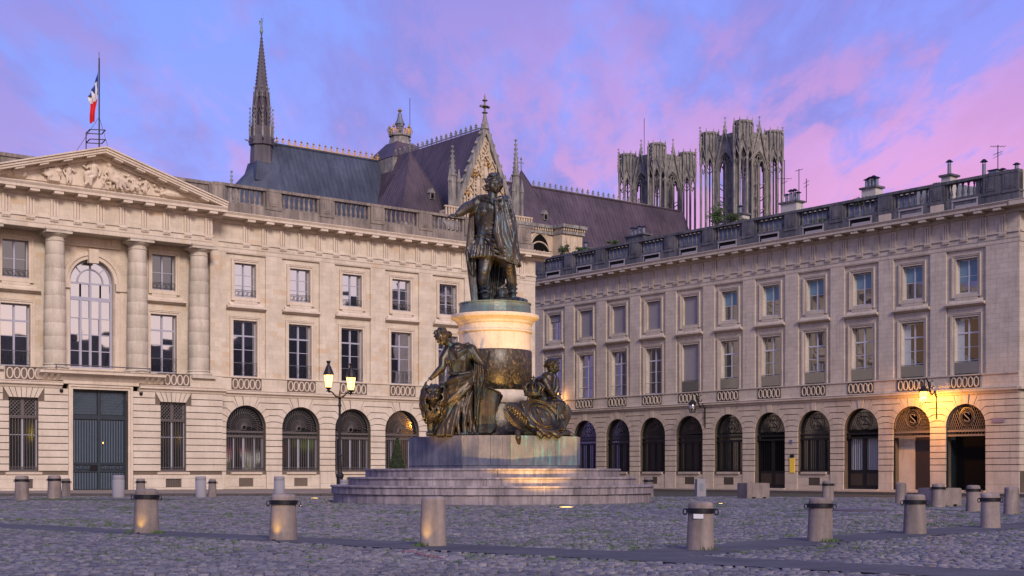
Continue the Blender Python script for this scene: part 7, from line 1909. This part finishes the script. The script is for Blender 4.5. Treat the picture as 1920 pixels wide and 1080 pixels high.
# ground uplights round the monument
def spot(loc, tgt, e, ang, col=(1, .62, .22), blend=.35, r=.10):
    l = bpy.data.lights.new('spot', 'SPOT'); l.energy = e; l.color = (col[0], col[1]*.92, col[2]*.7); l.spot_size = math.radians(ang); l.spot_blend = blend; l.shadow_soft_size = r
    o = bpy.data.objects.new('uplight_beam', l); COL.objects.link(o); o.location = loc
    o.rotation_euler = (Vector(tgt)-Vector(loc)).to_track_quat('-Z', 'Y').to_euler(); return o
def uplight(x, y, tgt, e, ang, label, r=.16, lit=True, col=(1, .60, .20)):
    z = g_z(x, y)
    t = thing('ground_uplight', label, 'ground light', (x, y, z), 0, 'lit lamps sunk in the paving')
    MB().lathe([(r+.05, -.02), (r+.05, .022), (r, .026), (r, .02)], 18).ob('rim', M['iron2'], t)
    MB().lathe([(r, .0), (r, .022), (r*.5, .030)], 18).ob('lamp_glass', M['upl'], t)
    return spot((x, y, z+.10), tgt, e, ang, col)
x, y = gpt(1062, 952); uplight(x, y, (.1, 56.5, 7.2), 4600, 62, 'lit round lamp in the cobbles in front of the steps', .26)
x, y = -8.9, 62.5; uplight(x, y, (-1.4, 56.8, 6.0), 2100, 50, 'lit lamp at the left foot of the steps', .2)
x, y = -7.4, 48.2; uplight(x, y, (-1.6, 56.0, 7.0), 1900, 44, 'lit lamp in the cobbles between the lamp post and the near bollard', .1)
x, y = 7.8, 51.8; uplight(x, y, (.8, 57.2, 7.0), 2100, 44, 'lit lamp right of the steps', .1)
# ================================================================ bollards
def bollard(px, top, base, wpx, style, label, lean=0., glow=None, zoff=0):
    x, D = gpt(px, base); z = g_z(x, D)
    if z < -.01:
        D = (H-z)*F/(base-HZ); x = (px-960)/F*D; z = g_z(x, D)
    h = (base-top)*D/F+.02; r = wpx*D/F/2*.96
    grp = {'band': 'stone bollards with an iron hoop', 'plain': 'stone bollards without a hoop', 'smooth': 'smooth concrete bollards'}[style]
    t = thing('bollard', label, 'bollard', (x, D, z), random.uniform(0, 6), grp)
    t.rotation_euler.x = random.uniform(-.018, .018); t.rotation_euler.y = random.uniform(-.018, .018)
    rr = random.Random(px)
    n = 28; mb = MB(); prof = [(1.10, -.05), (1.10, 0), (1.07, .10), (1.03, .35), (.99, .60), (.97, .80), (.96, .92), (.93, .965), (.80, .992), (.5, 1.0)]
    if style == 'smooth': prof = [(1.0, -.05), (1.0, .0), (1.0, .80), (.97, .805), (.97, .815), (.985, .82), (.97, .975), (.9, 1.0), (.4, 1.005)]
    v = []; f = []
    for j, (a, b) in enumerate(prof):
        for k in range(n):
            t_ = 2*PI*k/n; w = 1+(.035*noise.noise(Vector((math.cos(t_)*1.6, math.sin(t_)*1.6, b*2+px)))-.05*max(0, noise.noise(Vector((math.cos(t_)*3, math.sin(t_)*3, b*5+px)))-.25)*(b > .85 or b < .2) if style != 'smooth' else 0)
            dz = .015*noise.noise(Vector((math.cos(t_)*2, math.sin(t_)*2, px))) if b > .9 and style != 'smooth' else 0
            v.append((r*a*w*math.cos(t_), r*a*w*math.sin(t_), h*(b+dz)))
    for j in range(len(prof)-1):
        for k in range(n): f.append((j*n+k, j*n+(k+1) % n, (j+1)*n+(k+1) % n, (j+1)*n+k))
    f.append(tuple((len(prof)-1)*n+k for k in range(n)))
    mb.add(v, f).ob('post', M['concrete'] if style == 'smooth' else M['bollard'], t, True)
    if style == 'band':
        rb = r*1.0
        MB().lathe([(rb*.96, h*.765), (rb+.022, h*.77), (rb+.022, h*.86), (rb*.96, h*.865)], 28).ob('hoop', M['iron'], t)
        mb = MB()
        a_ = -t.rotation_euler.z
        for q in (0, PI):
            cx, cy = (rb+.045)*math.cos(q+a_), (rb+.045)*math.sin(q+a_)
            mb.tube([(cx, cy, h*.815+.04*math.sin(b)) if False else (cx+.03*math.cos(b)*math.cos(q+a_), cy+.03*math.cos(b)*math.sin(q+a_), h*.79+.045*math.sin(b)) for b in np.linspace(0, 2*PI, 11)[:-1]], .010, 4, closed=True)
        mb.ob('chain_ring', M['iron'], t)
    return t, Vector((x, D, z)), r, h
bollard(41, 893, 938, 26, 'band', 'darkest hooped bollard, farthest left, in front of the cellar vent')
bollard(102, 892, 935, 25, 'band', 'hooped bollard left of the carriage door, in front of a smaller one')
bollard(124, 898, 931, 16, 'band', 'small hooped bollard half hidden beside the wider one left of the carriage door')
bollard(222, 892, 933, 23, 'smooth', 'smooth grey concrete bollard in front of the carriage door')
bollard(264, 898, 932, 17, 'band', 'far bollard showing its top above the leftmost near bollard')
bollard(377, 894, 933, 21, 'smooth', 'smooth concrete bollard with a thin one at its right, right of the carriage door')
bollard(398, 899, 932, 15, 'band', 'thin hooped bollard touching the smooth one right of the carriage door')
bollard(524, 894, 934, 21, 'smooth', 'smooth concrete bollard whose top shows over the near bollard with two rings')
bollard(645, 900, 934, 16, 'smooth', 'short pale bollard beside the lamp post, behind the steps')
bl = []
bl.append(bollard(274, 918, 999, 45, 'band', 'leftmost near bollard, hooped, with a yellow glow on its shaft'))
bl.append(bollard(531, 928, 1012, 50, 'band', 'near bollard with hoop and two side rings left of the steps, yellow glow low down'))
bl.append(bollard(812, 933, 1024, 49, 'plain', 'near bollard without a hoop standing in front of the monument steps'))
b13 = bollard(1313, 943, 1031, 50, 'band', 'near bollard with a small white tag under its hoop, right of the monument')
bl2 = bollard(1538, 935, 1015, 46, 'band', 'near hooped bollard with an orange gleam on its right edge')
bollard(1715, 929, 1001, 41, 'band', 'near hooped bollard below the open archways, before the thin hoopless one')
bollard(1857, 926, 990, 36, 'band', 'rightmost near hooped bollard with white marks on its hoop')
bollard(1897, 914, 964, 29, 'plain', 'weathered bollard without a hoop at the right edge of the picture')
bollard(1825, 911, 959, 27, 'band', 'hooped bollard at the right end of the low concrete block')
bollard(1759, 908, 951, 26, 'band', 'hooped bollard with grass at its foot left of the low concrete block')
bollard(1689, 906, 944, 21, 'plain', 'dark hoopless bollard in front of the lit archway')
bollard(1552, 902, 938, 22, 'band', 'far hooped bollard with a scrap of paper on top, left of the curtained door')
bollard(1216, 895, 932, 18, 'band', 'far hooped bollard peeping out behind the right end of the steps')
# tag, paper scrap
t_, P, r, h = b13
MB().box(-.075, .075, -.006, 0, -.035, .035).ob('tag', flat('white_tag', (.6, .6, .62), .5), t_, loc=(0, 0, 0))
o = [c for c in t_.children if c.name.startswith('tag')][0]
a_ = -t_.rotation_euler.z; o.location = (-.30*r/.2*.2*math.cos(a_)+(r+.01)*.94*math.sin(a_), -.30*r/.2*.2*math.sin(a_)-(r+.01)*.94*math.cos(a_), h*.70); o.rotation_euler = (0, 0, a_-.25)
# warm lamps added for the glow on the near bollards; no fixture seen
for (tt, P, r, h), dx in zip(bl, (-.05, -.10, -.14)):
    o = thing('added_foot_light', {0: 'tiny added lamp at the foot of the leftmost near bollard', 1: 'tiny added lamp at the foot of the two-ringed bollard', 2: 'tiny added lamp at the foot of the hoopless bollard'}[bl.index((tt, P, r, h))], 'ground light', (P.x+dx, P.y-r-.16, P.z+.012))
    MB().lathe([(.03, -.02), (.03, .012), (.02, .014)], 10).ob('rim', M['iron'], o)
    spot((P.x+dx, P.y-r-.15, P.z+.04), (P.x+dx*.9, P.y-r*.9, P.z+.34), 9, 75, (1, .62, .07), 1.0, .05)
tt, P, r, h = bl2
o = thing('added_foot_light', 'tiny added lamp right of the bollard with the orange gleam', 'ground light', (P.x+r+.18, P.y+.05, P.z+.012)); MB().lathe([(.03, -.02), (.03, .012), (.02, .014)], 10).ob('rim', M['iron'], o)
spot((P.x+r+.17, P.y+.04, P.z+.04), (P.x+r, P.y+.02, P.z+.40), 14, 60, (1, .5, .12), .9, .02)
# ================================================================ concrete blocks, square post, topiary, bits
def block(px0, pxm, px1, top, base, label):
    """low concrete barrier: long side from px0 to pxm, end face to px1"""
    xm, D = gpt(pxm, base); z = g_z(xm, D); h = (base-top)*D/F; L_ = (pxm-px0)*D/F; E_ = (px1-pxm)*D/F
    t = thing('concrete_block', label, 'concrete block', (xm, D, z), .35, 'low concrete blocks closing the arcade side')
    c, s = math.cos(.35), math.sin(.35); L2, E2 = L_/c*.98, E_/max(.3, s)*.9
    mb = MB(); pr = [(0, .06), (-.04, .10), (-.04, h-.03), (-.01, h), (E2*.6, h), (E2*.6, .06)]
    mb.box(-L2, 0, 0, E2*.7, .07, h-.02); mb.box(-L2+.02, -.02, .02, E2*.7-.02, h-.02, h)
    for a, b in ((0, .16), (.30, .62), (.78, 1.0)): mb.box(-L2*b+.0, -L2*a, .0, E2*.7, -.1, .07)
    mb.ob('barrier', M['bollard'], t); return t
block(1397, 1443, 1463, 905, 934, 'low pale concrete block in front of the arched dark door with the yellow notice')
block(1744, 1803, 1830, 915, 949, 'low concrete block in front of the black archway, between two bollards')
x, D = gpt(1313, 929)
t = thing('square_post', 'stout square stone post with a dark plate in front of the arcade windows', 'post', (x, D, g_z(x, D)), .15)
s = D/F; MB().vprism([(-9*s, -9*s), (9*s, -9*s), (9*s, 9*s), (-9*s, 9*s)], -.1, 32*s, [(-8*s, -8*s), (8*s, -8*s), (8*s, 8*s), (-8*s, 8*s)]).ob('post', M['concrete'], t); MB().box(-3*s, 3*s, -9.3*s, -8.4*s, 10*s, 24*s).ob('plate', M['zinc'], t)
x, D = (745-960)/F*86, 86.0
t = thing('topiary_cone', 'clipped dark evergreen cone in front of the fourth arched window', 'shrub', (x, D, g_z(x, D)+.1))
MB().lathe([(.35, 0), (.42, .4), (.45, .45), (.40, .45)], 14).ob('pot', M['bollard'], t)
rng = np.random.default_rng(3); V = []; Fc = []
for i in range(5200):
    q = rng.random()**1.4; a = rng.uniform(0, 2*PI); rad = (.66*(1-q)+.04)*(1+.10*math.sin(a*3+q*9))*rng.uniform(.82, 1.05); p = Vector((rad*math.cos(a), rad*math.sin(a), .5+2.75*q)); e = Euler(rng.uniform(0, 6.28, 3)).to_matrix(); l = .055
    for d in ((-l*.4, 0, 0), (0, -l, 0), (l*.4, 0, 0), (0, l, 0)): V.append(p+e @ Vector(d))
    Fc.append((4*i, 4*i+1, 4*i+2, 4*i+3))
me = bpy.data.meshes.new('foliage'); me.from_pydata(V, [], Fc); me.materials.append(M['leafd']); ob('foliage', me, t)
MB().lathe([(.60, .5), (.52, 1.0), (.10, 3.0), (.02, 3.2)], 12).ob('branches', flat('inner_foliage', (.012, .02, .008), .9), t)
# round iron cover in the cobbles
x, D = gpt(1600, 958); t = tag(MB().lathe([(.95, -.02), (.95, .035), (.88, .045)], 30).ob('manhole_cover', flat('cover_iron', (.06, .045, .05), .6), None, loc=(x, D, g_z(x, D))), 'large flat iron cover in the cobbles right of the monument', 'manhole cover')
# red painted arrow line on the setts
pl = [gpt(755, 1036), gpt(778, 1037), gpt(792, 1042), gpt(812, 1046), gpt(832, 1048)]
mb = MB(); v = []
for i, (a, b) in enumerate(pl): v += [(a, b-.05, .020), (a, b+.05, .020)]
mb.add(v, [(2*i, 2*i+2, 2*i+3, 2*i+1) for i in range(len(pl)-1)]); tag(mb.ob('painted_mark', flat('red_paint', (.45, .05, .06), .7)), 'faint red spray-painted line on the cobbles before the asphalt path', 'painted line')

for i, (x, lb) in enumerate(((PC-2.45, 'small dome camera on the wall left of the carriage door'), (PC+2.5, 'small dome camera on the wall right of the carriage door'))):
    P = OL+eL*x+nL*(PY0-.08); t = thing('security_camera', lb, 'camera', (P.x, P.y, 6.0), -T0, 'dome cameras beside the carriage door')
    MB().lathe([(.07, .1), (.11, .08), (.11, .0), (.09, -.07), (.03, -.10)], 10).ob('dome', M['iron'], t, True); MB().box(-.04, .04, 0, .12, .02, .10).ob('mount', M['frame'], t)
